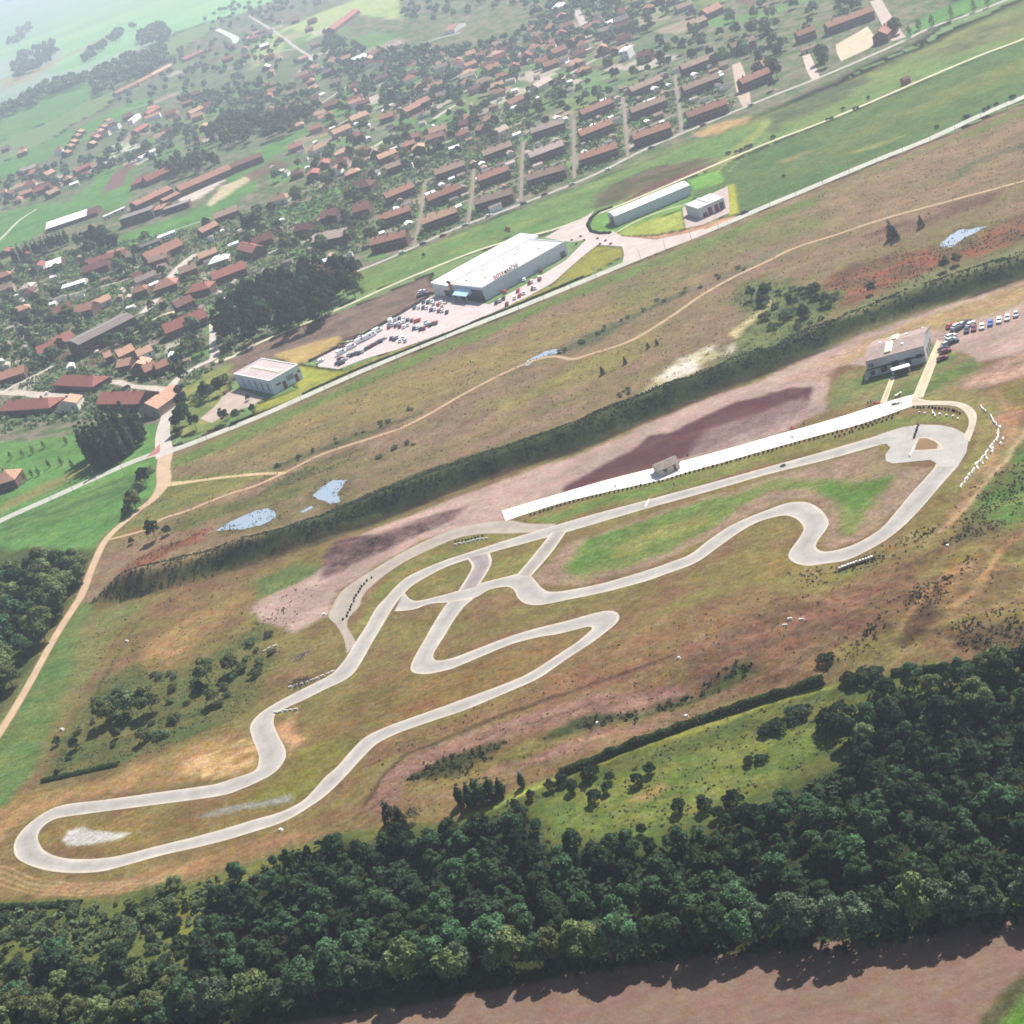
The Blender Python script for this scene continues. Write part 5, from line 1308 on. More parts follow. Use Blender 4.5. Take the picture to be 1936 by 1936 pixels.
for x, y in ((-.30, 1.5), (.13, 4.0), (.12, -3.5), (.40, 6.5)):
    z = He + 1.5 - abs(y) * sl + .25
    MB().cyl(x * Lw, y, z - .1, z + .4, .55, .45, 10).build("roof_vent", R_WH, rr)
for x, z, w_, h in ((-.42, 3.6, 1.7, 1.2), (-.42, .5, 1.5, 1.6), (-.22, .5, 2.2, 2.2), (-.02, .4, 2.4, 3.2), (.20, .8, 2.0, 2.6), (.40, 2.2, 1.9, 1.5)):
    add_window(cl, x * Lw, -Dc / 2, z, w_, h)
for y in (-3, 0.5, 4):
    add_window(cl, Lw / 2, y, .4, 2.0, 3.0, math.pi / 2, "door")
MB().box(-Lw / 2 - .1, Lw / 2 + .1, -Dc / 2 - .9, -Dc / 2 - .02, 3.0, 3.2).build("awning", LBLK, cl)
st = MB()
for k in range(5):
    st.box(-Lw / 2 - 1.3, -Lw / 2 - .02, -Dc / 2 - 1.5 + k * .7, -Dc / 2 - 1.5 + (k + 1) * .7 - .02, -.1, .25 + .25 * k)
tag(st.build("outside_stair", W_CR, cl), "cream outside stair")
kx = 0.32   # the side walls run slightly askew to the front
for o_ in [cl] + list(cl.children_recursive):
    if o_.type == 'MESH' and o_.name.split('.')[0] not in ("window", "sill", "door"):
        for v_ in o_.data.vertices:
            v_.co.x += kx * (v_.co.y + Dc / 2)
    elif o_.name.startswith("door"):
        o_.location.x += kx * (o_.location.y + Dc / 2); o_.rotation_euler.z -= math.atan(kx)
# white canopy in front of the clubhouse
c = at(1705, 707)
cn = empty("canopy", c, math.atan2(dx.y, dx.x) + 0.06)
tag(cn, "flat white canopy on posts at the end of the clubhouse path", "canopy")
MB().box(-3.1, 3.1, -1.2, 1.2, 2.5, 2.7).build("roof", R_WH, cn)
for x in (-2.8, 2.8):
    for y in (-1, 1):
        MB().cyl(x, y, -.1, 2.5, .08).build("post", FRM, cn)
# timing hut on the paddock lane
c, Lh, rz = frame_of((1249, 902), (1287, 885), 5.5)
hut = empty("timing_hut", c, rz)
tag(hut, "brown roofed timing hut standing on the white paddock lane", "hut")
hb = MB(); walls(hb, Lh, 5.5, 2.4, 1.1, 'x'); hb.build("wall", W_CR, hut)
roof_mesh(Lh, 5.5, 2.4, 1.1, 'x', .5).build("roof", R_GY, hut)
add_window(hut, -.2 * Lh, -2.75, .9, 1.4, 1.0); add_window(hut, .25 * Lh, -2.75, .05, .9, 2.0, name="door")
# red hut beside the rail path, and the small cream barrier cart
c = at(1713, 158)
rh = empty("brick_hut", c, 0.2)
tag(rh, "tiny red brick hut alone beside the old rail path", "hut")
hb = MB(); walls(hb, 4.2, 3.6, 2.8, 1.1, 'x'); hb.build("wall", plain("red brick", (0.25, 0.10, 0.075), 0.9, 0.25), rh)
roof_mesh(4.2, 3.6, 2.8, 1.1, 'x').build("roof", R_MA, rh)

# --- the crowd of small hazy houses filling the rest of the village
ROADS_W = []
FILL = [
    ([(500, 170), (640, 110), (740, 110), (760, 170), (640, 230), (520, 260)], 34, "roofed house in the hazy quarter left of brown field"),
    ([(770, 150), (900, 100), (1000, 80), (1010, 150), (930, 190), (800, 190)], 27, "roofed house in the hazy quarter right of brown field"),
    ([(1000, 60), (1180, 30), (1200, 90), (1120, 160), (1020, 140)], 22, "roofed house in haze above the bare brown tree"),
    ([(1010, -20), (1300, -60), (1330, 20), (1200, 40), (1020, 50)], 20, "roofed house at the hazy top edge"),
    ([(430, 60), (600, 40), (620, 100), (500, 160), (420, 130)], 18, "roofed house in haze beside white crossroads"),
    ([(500, -10), (640, -30), (640, 20), (520, 60)], 8, "roofed house far off at the top edge"),
    ([(0, 350), (60, 345), (120, 350), (180, 320), (210, 300), (150, 350), (60, 380), (0, 395)], 12, "roofed house in the hamlet above white hall"),
    ([(10, 285), (100, 262), (210, 225), (280, 225), (260, 240), (150, 300), (60, 310), (0, 312)], 9, "roofed house in hedged row between green strips"),
    ([(280, 200), (380, 180), (420, 220), (380, 260), (300, 270)], 10, "roofed house left of the big dark wood"),
    ([(540, 340), (640, 300), (740, 280), (760, 330), (680, 345), (580, 350)], 12, "roofed house between villas and terraces"),
    ([(0, 470), (80, 480), (100, 560), (40, 600), (0, 600)], 7, "roofed house in trees near left edge"),
    ([(230, 540), (280, 520), (300, 500), (420, 470), (440, 500), (330, 540), (260, 570)], 6, "roofed house by the old village yard"),
    ([(690, 300), (880, 230), (900, 260), (740, 320)], 9, "roofed house behind the rear terraces"),
]
CL = [(R_OR, "orange"), (R_LO, "pale orange"), (R_MA, "maroon"), (R_BR, "brown"), (R_RD, "red"), (R_GY, "grey"), (R_WH, "white")]


def off_road(X, Y, pad=1.2):
    ok = np.ones(np.shape(X), bool)
    for pts, hw in ROADW:
        q = np.array(pts)
        m = (X > q[:, 0].min() - 9) & (X < q[:, 0].max() + 9) & (Y > q[:, 1].min() - 9) & (Y < q[:, 1].max() + 9)
        if m.any():
            ok[m] &= line_d(X[m], Y[m], pts) > hw + pad
    return ok


def clear_of(x, y, pad=0.0):
    if not off_road(np.array([x]), np.array([y]), 1.5 + pad * .4)[0]:
        return False
    for fx, fy, rz, hx, hy in FOOTPRINTS:
        dx_, dy_ = x - fx, y - fy
        if abs(dx_) > 60 or abs(dy_) > 60:
            continue
        u = dx_ * math.cos(rz) + dy_ * math.sin(rz); v = -dx_ * math.sin(rz) + dy_ * math.cos(rz)
        if abs(u) < hx + pad and abs(v) < hy + pad:
            return False
    return True


def sample_in(poly, n, mind, rnd, used, tries=4000, pad=0.0):
    P = [at0(*p) for p in poly]
    x0, x1 = min(p[0] for p in P), max(p[0] for p in P); y0, y1 = min(p[1] for p in P), max(p[1] for p in P)
    N = tries
    X = rnd.uniform(x0, x1, N); Y = rnd.uniform(y0, y1, N)
    sd = poly_sd(X, Y, P)
    out = []
    for x, y, s in zip(X, Y, sd):
        if s < 0 or len(out) >= n:
            continue
        if any((x - ux) ** 2 + (y - uy) ** 2 < mind * mind for ux, uy in used):
            continue
        if not clear_of(x, y, pad):
            continue
        used.append((x, y)); out.append((x, y))
    return out


_hr = np.random.default_rng(5)
_used = []
for poly, n, lab in FILL:
    for x, y in sample_in(poly, n, 19, _hr, _used, pad=6):
        rm, cn_ = CL[_hr.choice(len(CL), p=[.26, .16, .18, .14, .13, .08, .05])]
        wl = [W_BK, W_PB, W_CR, W_WH][_hr.choice(4, p=[.4, .3, .18, .12])]
        L_ = _hr.uniform(9, 15); D = _hr.uniform(8, 10); ev = _hr.uniform(3.4, 5.4); ri = _hr.uniform(2.2, 3.4)
        rz = _hr.choice([0.0, 0.12, -0.25, 1.45]) + _hr.normal(0, .08)
        root = empty("house", (x, y, 0), rz)
        FOOTPRINTS.append((x, y, rz, L_ / 2 + 1, D / 2 + 1))
        rd = _hr.choice(['x', 'x', 'hip'])
        wb_ = MB(); walls(wb_, L_, D, ev, ri, rd); wb_.build("wall", wl, root)
        ro = roof_mesh(L_, D, ev, ri, rd).build("roof", rm, root)
        cb = MB().box(L_ * .2, L_ * .2 + .8, -.4, .4, ev + ri - 1.2, ev + ri + .9); cb.build("chimney", CHIM, ro)
        ranked(root, cn_ + " " + lab, "house", "small houses of the village")

# garden sheds and lean-tos of the village: one shed of each colour, then copies
SHEDS = []
for rm, wl in ((R_WH, W_CR), (R_PK, W_CR), (R_BR, W_PB), (R_GY, W_PB), (R_GY, W_WH)):
    r_ = empty("garden_shed", (0, 0, 0))
    wb_ = MB(); walls(wb_, 4.4, 3.2, 2.3, .8, 'x'); wb_.build("wall", wl, r_)
    roof_mesh(4.4, 3.2, 2.3, .8, 'x', .2, .1).build("roof", rm, r_)
    SHEDS.append(r_)
_sn = 0
_us = []


def shed_at(x, y, rz, lab, grp):
    global _sn
    k = int(_hr.integers(len(SHEDS)))
    if SHEDS[k].get("label") is None:
        o = SHEDS[k]
    else:
        o = copy_tree(SHEDS[k])
    o.location = (x, y, 0); o.rotation_euler = (0, 0, rz); s = _hr.uniform(.8, 1.35); o.scale = (s * _hr.uniform(.8, 1.5), s, s)
    tag(o, lab, "shed", grp); _sn += 1
    FOOTPRINTS.append((x, y, rz, 3.2, 2.4))


EST_P = [(700, 492), (760, 470), (880, 425), (1000, 372), (1100, 330), (1200, 290), (1300, 245), (1390, 205), (1380, 120), (1290, 120), (1190, 165), (1100, 210), (1000, 250), (910, 290), (820, 330), (730, 375)]
for x, y in sample_in(EST_P, 120, 6.5, _hr, _us, 9000, 2.2):
    shed_at(x, y, .1 + _hr.choice([0, 1.57]), "small garden shed between the brick terraces of the estate", "sheds of the estate")
for x, y in sample_in([(0, 480), (240, 490), (430, 430), (600, 400), (680, 480), (430, 680), (330, 690), (200, 720), (0, 700)], 80, 9, _hr, _us, 7000, 2.0):
    shed_at(x, y, _hr.uniform(-.4, .4) + _hr.choice([0, 1.57]), "small outbuilding in the gardens of the old village by the big hall", "sheds of the old village")
for x, y in sample_in([(500, 330), (700, 200), (900, 110), (1100, 60), (1200, 90), (1000, 240), (760, 340), (600, 350)], 90, 12, _hr, _us, 9000, 3.0):
    shed_at(x, y, _hr.uniform(-.4, .4) + _hr.choice([0, 1.57]), "tiny pale outbuilding in the hazy far part of the village", "sheds of the far village")
# ------------------------------------------------------------------ plants
F_WOOD = foliage("woodland leaves", (0.038, 0.070, 0.032), 0.03, 0.5)
F_DARK = foliage("dark dense leaves", (0.022, 0.036, 0.020), 0.03, 0.35)
F_OLIV = foliage("olive spring leaves", (0.098, 0.118, 0.045), 0.03, 0.35)
F_YELL = foliage("yellowish spring leaves", (0.17, 0.155, 0.055), 0.03, 0.3)
F_RUST = foliage("reddish budding twigs", (0.18, 0.10, 0.065), 0.02, 0.3)
F_POPL = foliage("poplar leaves", (0.048, 0.070, 0.034), 0.03, 0.35)
F_GARD = foliage("garden leaves", (0.105, 0.140, 0.065), 0.06, 0.5)
F_BARE = foliage("bare spring twigs", (0.16, 0.135, 0.10), 0.02, 0.35)
F_SHRB = foliage("scrub leaves", (0.064, 0.088, 0.042), 0.04, 0.35)
F_WILL = foliage("grey green willow leaves", (0.068, 0.092, 0.054), 0.03, 0.35)
F_HEDG = foliage("hedge leaves", (0.028, 0.046, 0.018), 0.015, 0.3)
BARK = plain("bark", (0.075, 0.06, 0.05), 0.95, 0.3, 3)


def leaf_quads(P, N, size, rnd, jit=0.38):
    """P points, N outward directions -> one leaf clump face each"""
    n = len(P)
    N = N + rnd.normal(0, jit, (n, 3))
    N /= np.linalg.norm(N, axis=1, keepdims=True) + 1e-9
    a = rnd.normal(0, 1, (n, 3))
    U = np.cross(N, a); U /= np.linalg.norm(U, axis=1, keepdims=True) + 1e-9
    W = np.cross(N, U)
    s = size * rnd.uniform(0.6, 1.35, (n, 1))
    s2 = s * rnd.uniform(0.6, 1.0, (n, 1))
    V = np.stack([P - U * s - W * s2 * .4, P - U * .2 * s - W * s2, P + U * s + W * s2 * .3, P + U * .1 * s + W * s2], 1)
    return V.reshape(-1, 3)


def quads_mesh(name, V, mat):
    n = len(V) // 4
    me = bpy.data.meshes.new(name)
    me.vertices.add(len(V)); me.vertices.foreach_set("co", V.ravel())
    me.loops.add(n * 4); me.polygons.add(n)
    me.loops.foreach_set("vertex_index", np.arange(n * 4))
    me.polygons.foreach_set("loop_start", np.arange(n) * 4)
    me.polygons.foreach_set("loop_total", np.full(n, 4))
    me.update(calc_edges=True)
    me.materials.append(mat)
    return me


def blob_points(blobs, n, rnd):
    """points spread over the outside of overlapping balls"""
    C = np.array([b[:3] for b in blobs]); R = np.array([b[3] for b in blobs])
    w = R ** 2 / (R ** 2).sum()
    idx = rnd.choice(len(blobs), n * 2, p=w)
    D = rnd.normal(0, 1, (n * 2, 3)); D /= np.linalg.norm(D, axis=1, keepdims=True)
    D[:, 2] = np.where(D[:, 2] < -0.35, -D[:, 2], D[:, 2])
    P = C[idx] + D * (R[idx] * rnd.uniform(0.72, 1.04, n * 2))[:, None]
    d = np.linalg.norm(P[:, None, :] - C[None], axis=2) / R[None]
    d[np.arange(n * 2), idx] = 9
    keep = d.min(1) > 0.8
    return P[keep][:n], D[keep][:n]


def crown_round(H, r, rnd, base=.12, lobes=10):
    bl = []
    zc = H * (1 + base) / 2; rz = H * (1 - base) / 2
    bl.append((0, 0, zc, min(r, rz) * .72))
    for i in range(lobes):
        a = 2 * math.pi * (i + rnd.uniform(-.3, .3)) / lobes * 1.6
        t = rnd.uniform(-.55, .85)
        q = math.sqrt(max(0.05, 1 - t * t * .85)) * r * .62
        bl.append((q * math.cos(a), q * math.sin(a), zc + t * rz * .68, rnd.uniform(.28, .46) * r))
    bl.append((rnd.uniform(-.2, .2) * r, rnd.uniform(-.2, .2) * r, H - .36 * r, .38 * r))
    return bl


def crown_column(H, r, rnd):
    bl = []
    n = 7
    for i in range(n):
        t = (i + .5) / n
        rr = r * (0.55 + .45 * math.sin(math.pi * min(1, t * 1.15 + .12))) * (1 - .45 * max(0, t - .6) / .4)
        bl.append((rnd.uniform(-.25, .25) * r, rnd.uniform(-.25, .25) * r, H * (.06 + .90 * t), rr))
    return bl


def crown_cone(H, r, rnd):
    bl = []
    for i in range(14):
        t = i / 13
        bl.append((rnd.uniform(-.12, .12) * r, rnd.uniform(-.12, .12) * r, H * (.08 + .86 * t), (r * (1 - t) * .85 + .16 * r) * (.6 if i == 13 else 1)))
    return bl


def crown_low(H, r, rnd):
    return crown_round(H, r, rnd, .02, 11)


def crown_bush(H, r, rnd):
    bl = [(0, 0, H * .45, H * .5)]
    for i in range(7):
        a = rnd.uniform(0, 6.3); q = rnd.uniform(.3, .75) * r
        bl.append((q * math.cos(a), q * math.sin(a), H * rnd.uniform(.3, .62), rnd.uniform(.3, .42) * min(H, r * 1.4)))
    return bl


def trunk_mesh(H, r, top, rnd):
    b = MB()
    b.cyl(0, 0, -.3, H * top * .55, r, r * .7, 7)
    b.cyl(0, 0, H * top * .55, H * top, r * .7, r * .25, 6)
    for i in range(4):
        a = i * 1.57 + rnd.uniform(-.4, .4)
        z0 = H * top * rnd.uniform(.42, .6); z1 = z0 + H * .2
        d = H * .16
        b.cyl(0, 0, z0, z1, r * .45, r * .15, 5, d * math.cos(a), d * math.sin(a))
    me = b.mesh("trunk"); me.materials.append(BARK)
    return me


TV = {}


def variants(kind):
    """a few shared crown and trunk meshes of each kind, at their natural size"""
    if kind in TV:
        return TV[kind]
    rnd = np.random.default_rng(abs(hash_name(kind)) % 100000)
    spec = {  # builder, height, radius, faces, face size, material, trunk radius, trunk top
        'wood': (crown_round, 9.0, 3.3, 1500, .34, F_WOOD, .16, .8), 'dark': (crown_low, 5.0, 2.3, 900, .26, F_DARK, .13, .7),
        'olive': (crown_low, 10.0, 4.3, 1700, .38, F_OLIV, .2, .8), 'yellow': (crown_round, 11.0, 4.6, 900, .42, F_YELL, .2, .85),
        'rust': (crown_round, 11.0, 4.6, 800, .42, F_RUST, .2, .85), 'poplar': (crown_column, 17.0, 2.0, 1100, .42, F_POPL, .2, .9),
        'willow': (crown_low, 11.0, 4.0, 1700, .36, F_WILL, .2, .8), 'garden': (crown_round, 7.5, 3.2, 420, .55, F_GARD, .15, .75), 'bare': (crown_round, 12.0, 5.0, 650, .45, F_BARE, .22, .9),
        'bush': (crown_bush, 2.2, 1.7, 420, .22, F_SHRB, .06, .7), 'darkbush': (crown_bush, 2.2, 1.7, 420, .22, F_DARK, .06, .7),
        'cone': (crown_cone, 8.0, 1.6, 600, .26, F_DARK, .12, .9), 'young': (crown_column, 4.6, .75, 160, .2, F_OLIV, .07, .9),
        'grove': (crown_round, 12.0, 4.2, 1100, .45, F_DARK, .2, .8)}[kind]
    fn, H, r, n, sz, mat, tr, tt = spec
    out = []
    for k in range(5):
        bl = fn(H, r, rnd)
        P, D = blob_points(bl, n, rnd)
        out.append((quads_mesh("crown", leaf_quads(P, D, sz, rnd), mat), trunk_mesh(H, tr, tt, rnd)))
    TV[kind] = (out, H, r)
    return TV[kind]


def hash_name(s):
    h = 7
    for ch in s:
        h = (h * 131 + ord(ch)) & 0x7fffffff
    return h


_tr = np.random.default_rng(21)


def tree(kind, p, H=None, wide=1.0, name="broadleaf_tree", label=None, cat="tree", group=None, rank=None, trunk=True):
    vs, H0, r0 = variants(kind)
    cm, tm = vs[_tr.integers(len(vs))]
    s = (H or H0) / H0
    p = Vector(p) if len(p) == 3 else Vector((p[0], p[1], h1(p[0], p[1])))
    root = empty(name, p, _tr.uniform(0, 6.28))
    if trunk:
        t = put("trunk", tm, None, root); t.scale = (s, s, s)
    c = put("crown", cm, None, root)
    c.scale = (s * wide * _tr.uniform(.92, 1.08), s * wide * _tr.uniform(.92, 1.08), s)
    if rank:
        ranked(root, rank, cat, group)
    else:
        tag(root, label, cat, group)
    return root


def shrub(kind, p, H, wide=1.0, label=None, group=None, rank=None, name="shrub"):
    vs, H0, r0 = variants(kind)
    cm, tm = vs[_tr.integers(len(vs))]
    o = put(name, cm)
    s = H / H0
    p = Vector(p) if len(p) == 3 else Vector((p[0], p[1], h1(p[0], p[1])))
    o.location = p; o.rotation_euler = (0, 0, _tr.uniform(0, 6.28)); o.scale = (s * wide, s * wide * _tr.uniform(.75, 1.0), s)
    if rank:
        ranked(o, rank, "shrub", group)
    else:
        tag(o, label, "shrub", group)
    return o


# --- the wood along the bottom: up to 300 trees, the low growth between them is one mass
WOODP = [(395, 1730), (430, 1675), (500, 1640), (640, 1605), (780, 1592), (900, 1572), (985, 1550), (1008, 1548), (1020, 1604), (1120, 1614), (1250, 1606), (1360, 1566), (1460, 1535), (1570, 1476),
         (1620, 1424), (1680, 1372), (1760, 1335), (2000, 1300), (2030, 1733), (1777, 1768), (1665, 1784), (1400, 1803), (1000, 1848), (760, 1882), (560, 1915), (330, 1965), (390, 1850)]
edge = [at0(*p) for p in [(330, 1965), (560, 1915), (760, 1882), (1000, 1848), (1400, 1803), (1665, 1784), (1777, 1768), (2030, 1733)]]
wr = np.random.default_rng(3)
u0 = []
n_w = 0
for a, b in zip(edge[:-1], edge[1:]):         # the tall outer row above the ploughed field
    L_ = math.dist(a, b); k = int(L_ / 4.6)
    for i in range(k):
        t = (i + wr.uniform(.2, .8)) / k
        x, y = a[0] + (b[0] - a[0]) * t + wr.normal(0, .8), a[1] + (b[1] - a[1]) * t + wr.uniform(.5, 4)
        u0.append((x, y))
        tree(wr.choice(['willow', 'wood', 'willow', 'olive', 'wood']), (x, y), wr.uniform(8.5, 13.5), wr.uniform(.85, 1.1), "woodland_tree", "tall leafy tree in the outer row of the wood above the ploughed field", "tree", "outer row of the bottom wood")
        n_w += 1
for x, y in sample_in(WOODP, 300 - n_w - 36, 4.4, wr, u0, 9000):
    d = float(line_d(np.array([x]), np.array([y]), edge)[0])
    H = np.interp(d, [0, 15, 35, 70], [10.5, 8.5, 6.5, 5.5]) * wr.uniform(.65, 1.3)
    tree(wr.choice(['wood', 'wood', 'wood', 'wood', 'dark']), (x, y), H, wr.uniform(.85, 1.15), "woodland_tree", "round crowned green tree inside the dense wood along the bottom", "tree", "trees of the bottom wood")
WOODR = [(1660, 1330), (1720, 1310), (1800, 1300), (2000, 1270), (2000, 1340), (1760, 1400), (1660, 1420), (1600, 1415)]
for x, y in sample_in(WOODR, 36, 4.2, wr, u0, 4000):
    tree(wr.choice(['dark', 'wood', 'olive']), (x, y), wr.uniform(6, 9), 1.0, "woodland_tree", "dark tree in the right hand corner of the bottom wood under the ditch", "tree", "trees at the right end of the wood")


def scatter(name, polys, dens, h, mat, rnd, sz=.3, per=7, label=None, rag=1.0):
    """plants nobody could count, as one object"""
    allv = []
    for poly in polys:
        P = [at0(*p) for p in poly]
        x0, x1 = min(p[0] for p in P), max(p[0] for p in P); y0, y1 = min(p[1] for p in P), max(p[1] for p in P)
        N = int((x1 - x0) * (y1 - y0) * dens)
        X = rnd.uniform(x0, x1, N); Y = rnd.uniform(y0, y1, N)
        cl = fbm(X / 5, Y / 3.5, 61, 3)
        m = (poly_sd(X, Y, P) > rnd.normal(0, rag, N)) & (cl > rnd.uniform(.32, .56, N))
        X, Y = X[m], Y[m]
        m = off_road(X, Y)
        X, Y = X[m], Y[m]; Z = hgt(X, Y)
        n = len(X)
        if n == 0:
            continue
        H = rnd.uniform(h[0], h[1], n) * (0.5 + 1.2 * vnoise(X / 6, Y / 5, 8))
        D = rnd.normal(0, 1, (n * per, 3)); D[:, 2] = np.abs(D[:, 2]) + .15; D /= np.linalg.norm(D, axis=1, keepdims=True)
        C = np.stack([X, Y, Z], 1).repeat(per, 0); HH = H.repeat(per)[:, None]
        Pt = C + D * HH * np.array([[.8, .8, .95]]) * rnd.uniform(.5, 1, (n * per, 1))
        allv.append(leaf_quads(Pt, D, 1.0, rnd) if False else leaf_quads(Pt, D, (sz * (0.6 + .5 * HH)), rnd))
    o = put(name, quads_mesh(name, np.concatenate(allv), mat))
    o["kind"] = "stuff"
    if label:
        o["label"] = label
    return o


scatter("undergrowth", [WOODP, WOODR], .5, (.8, 2.6), F_DARK, wr, .42, 9, "dark green undergrowth filling the bottom wood")  # dark leaves put the shade between the crowns into their colour
scatter("scrub_vegetation", [[(-60, 1722), (80, 1720), (200, 1716), (400, 1668), (470, 1650), (440, 1700), (400, 1790), (390, 1900), (330, 1980), (-100, 2050), (-100, 1750)]], .42, (.5, 1.6), F_SHRB, wr, .42, 10, "olive scrub at the lower left corner")
scatter("bank_vegetation", [[(170, 1142), (230, 1106), (375, 1066), (484, 1028), (646, 957), (734, 917), (859, 874), (967, 838), (1093, 797), (1218, 744), (1452, 660), (1602, 607), (1752, 550), (1960, 476),
                             (1960, 512), (1752, 578), (1602, 635), (1452, 698), (1293, 760), (1093, 843), (967, 888), (859, 920), (709, 980), (609, 1020), (484, 1062), (350, 1106), (230, 1138)]], 1.3, (.2, .6), foliage("bank scrub", (0.036, 0.044, 0.026), .04, .4), wr, .36, 6, "low dark scrub all over the long bank", .6)
scatter("rough_grass", [[(180, 1300), (255, 1250), (400, 1240), (520, 1150), (565, 1130), (500, 1200), (520, 1260), (470, 1345), (300, 1425), (100, 1475), (140, 1360)],
                        [(1380, 560), (1420, 530), (1560, 545), (1600, 562), (1560, 602), (1500, 642), (1452, 655), (1365, 690), (1345, 675), (1420, 605)],
                        [(880, 1555), (1060, 1474), (1190, 1420), (1452, 1340), (1600, 1305), (1700, 1300), (1620, 1380), (1550, 1440), (1450, 1490), (1330, 1550), (1110, 1595), (1015, 1590), (1000, 1540), (780, 1585), (620, 1600)],
                        [(430, 940), (560, 890), (672, 848), (692, 858), (640, 886), (560, 914)]], .28, (.2, .5), foliage("rough grass blades", (0.105, 0.112, 0.050), .03, .3), wr, .3, 6, "tufts of rough grass and scrub")
scatter("ditch_vegetation", [[(1180, 1348), (1300, 1298), (1420, 1243), (1435, 1266), (1300, 1310), (1200, 1354)], [(770, 1472), (830, 1430), (960, 1396), (935, 1420), (850, 1462)], [(1010, 1395), (1100, 1360), (1180, 1345), (1180, 1356), (1060, 1398)]], .8, (.4, 1.2), foliage("ditch scrub", (0.035, 0.045, 0.022), .04, .4), wr, .35, 7, "dark scrub in the hollows below the track")

scatter("rough_scrub", [[(1720, 1155), (1760, 1110), (1845, 1060), (1805, 1130), (1760, 1195), (1700, 1195)], [(1790, 1240), (1850, 1180), (1960, 1170), (1960, 1235), (1860, 1250)], [(1780, 1040), (1830, 985), (1900, 975), (1900, 1010), (1830, 1035)],
                        [(1480, 1085), (1560, 1080), (1660, 1040), (1780, 990), (1790, 1005), (1680, 1060), (1560, 1105)], [(1840, 930), (1960, 860), (1960, 980), (1860, 985)], [(1560, 1265), (1640, 1215), (1700, 1180), (1680, 1215), (1600, 1275)]], 1.1, (.15, .55), foliage("brown scrub", (0.066, 0.056, 0.034), .04, .4), wr, .3, 6, "brownish scrub on the rough ground at the right")
scatter("grass_tufts", [[(330, 870), (484, 806), (967, 604), (1452, 408), (1960, 200), (1960, 480), (1452, 650), (967, 830), (646, 950), (484, 1000), (300, 1080), (210, 1020), (310, 925)],
                        [(150, 1180), (484, 1080), (600, 1100), (480, 1340), (100, 1480), (90, 1440)], [(700, 1420), (1000, 1300), (1170, 1200), (1500, 1100), (1700, 1050), (1850, 920), (1960, 860), (1960, 1255), (1600, 1285), (1190, 1405), (880, 1540), (700, 1560)]], .11, (.12, .38), foliage("dry grass tufts", (0.115, 0.098, 0.05), .04, .4), wr, .3, 5, "tufts of dry grass all over the open ground")
scatter("heath", [[(1570, 545), (1600, 505), (1640, 496), (1700, 482), (1760, 470), (1850, 440), (1960, 402), (1960, 440), (1860, 474), (1780, 504), (1740, 534), (1650, 554)], [(226, 1078), (275, 1046), (363, 1008), (392, 996), (378, 1020), (313, 1047), (238, 1088)]], .35, (.15, .4), foliage("rusty heath", (0.135, 0.075, 0.05), .03, .35), wr, .35, 5, "rust coloured heath beyond the bank")
scatter("reeds", [[(585, 932), (612, 908), (640, 903), (662, 903), (652, 930), (650, 955), (618, 962), (598, 955)], [(400, 1006), (440, 980), (500, 958), (530, 962), (528, 985), (490, 1002), (430, 1008)], [(1765, 470), (1800, 438), (1830, 424), (1872, 424), (1840, 452), (1806, 476)], [(1000, 684), (1040, 660), (1070, 655), (1100, 645), (1080, 664), (1040, 676)]], .12, (.3, .9), foliage("marsh reeds", (0.105, 0.098, 0.05), .02, .3), wr, .25, 6, "reeds round the shallow pools")
# shrubs of the lower left corner
LC = [(-40, 1735), (100, 1730), (380, 1690), (440, 1660), (440, 1700), (400, 1790), (360, 1900), (300, 1990), (-80, 2030)]
for x, y in sample_in(LC, 120, 2.6, wr, [], 6000):
    shrub(wr.choice(['bush', 'bush', 'bush', 'darkbush']), (x, y), wr.uniform(1.2, 3.0), 1.2, "olive green shrub in the scrubby lower left corner of the photo", "shrubs of the lower left corner")
for x, y, H in ((40, 1925, 8), (95, 1935, 9), (150, 1925, 7), (200, 1938, 8), (250, 1930, 7), (10, 1960, 9), (300, 1915, 7), (345, 1895, 7)):
    tree('olive', at(x, y), H, 1.1, "broadleaf_tree", "yellowish olive tree at the bottom left edge of the photo", "tree", "trees at the bottom left edge")
for x, y in sample_in([(-40, 1835), (120, 1815), (260, 1835), (390, 1880), (330, 1980), (-60, 1990)], 34, 3.6, wr, []):
    tree(wr.choice(['wood', 'wood', 'olive', 'dark']), (x, y), wr.uniform(4.5, 7.5), 1.1, "broadleaf_tree", "dark green tree filling the scrub at the bottom left corner", "tree", "trees of the bottom left corner")
for x, y, H in ((310, 1690, 3.4), (335, 1680, 4), (300, 1735, 3.2), (270, 1745, 3), (250, 1715, 3), (335, 1720, 3.4)):
    tree('olive', at(x, y), H, 1.3, "broadleaf_tree", "bushy green tree in the scrub under the far left hairpin", "tree", "bushy trees under the hairpin")
for x, y in sample_in([(1400, 560), (1440, 540), (1560, 548), (1600, 565), (1560, 605), (1500, 640), (1440, 640), (1420, 610)], 24, 4.2, wr, []):
    shrub('bush', (x, y), wr.uniform(1.5, 3.2), 1.2, "green shrub in the scrub between pale sand and rusty heath", "shrubs beside the heath")
for x, y in sample_in([(160, 1330), (260, 1280), (400, 1250), (520, 1170), (520, 1250), (460, 1330), (300, 1415), (120, 1460)], 38, 3.4, wr, []):
    shrub('bush', (x, y), wr.uniform(1.2, 2.6), 1.3, "green shrub in the scrub patch left of the circuit", "shrubs left of the circuit")

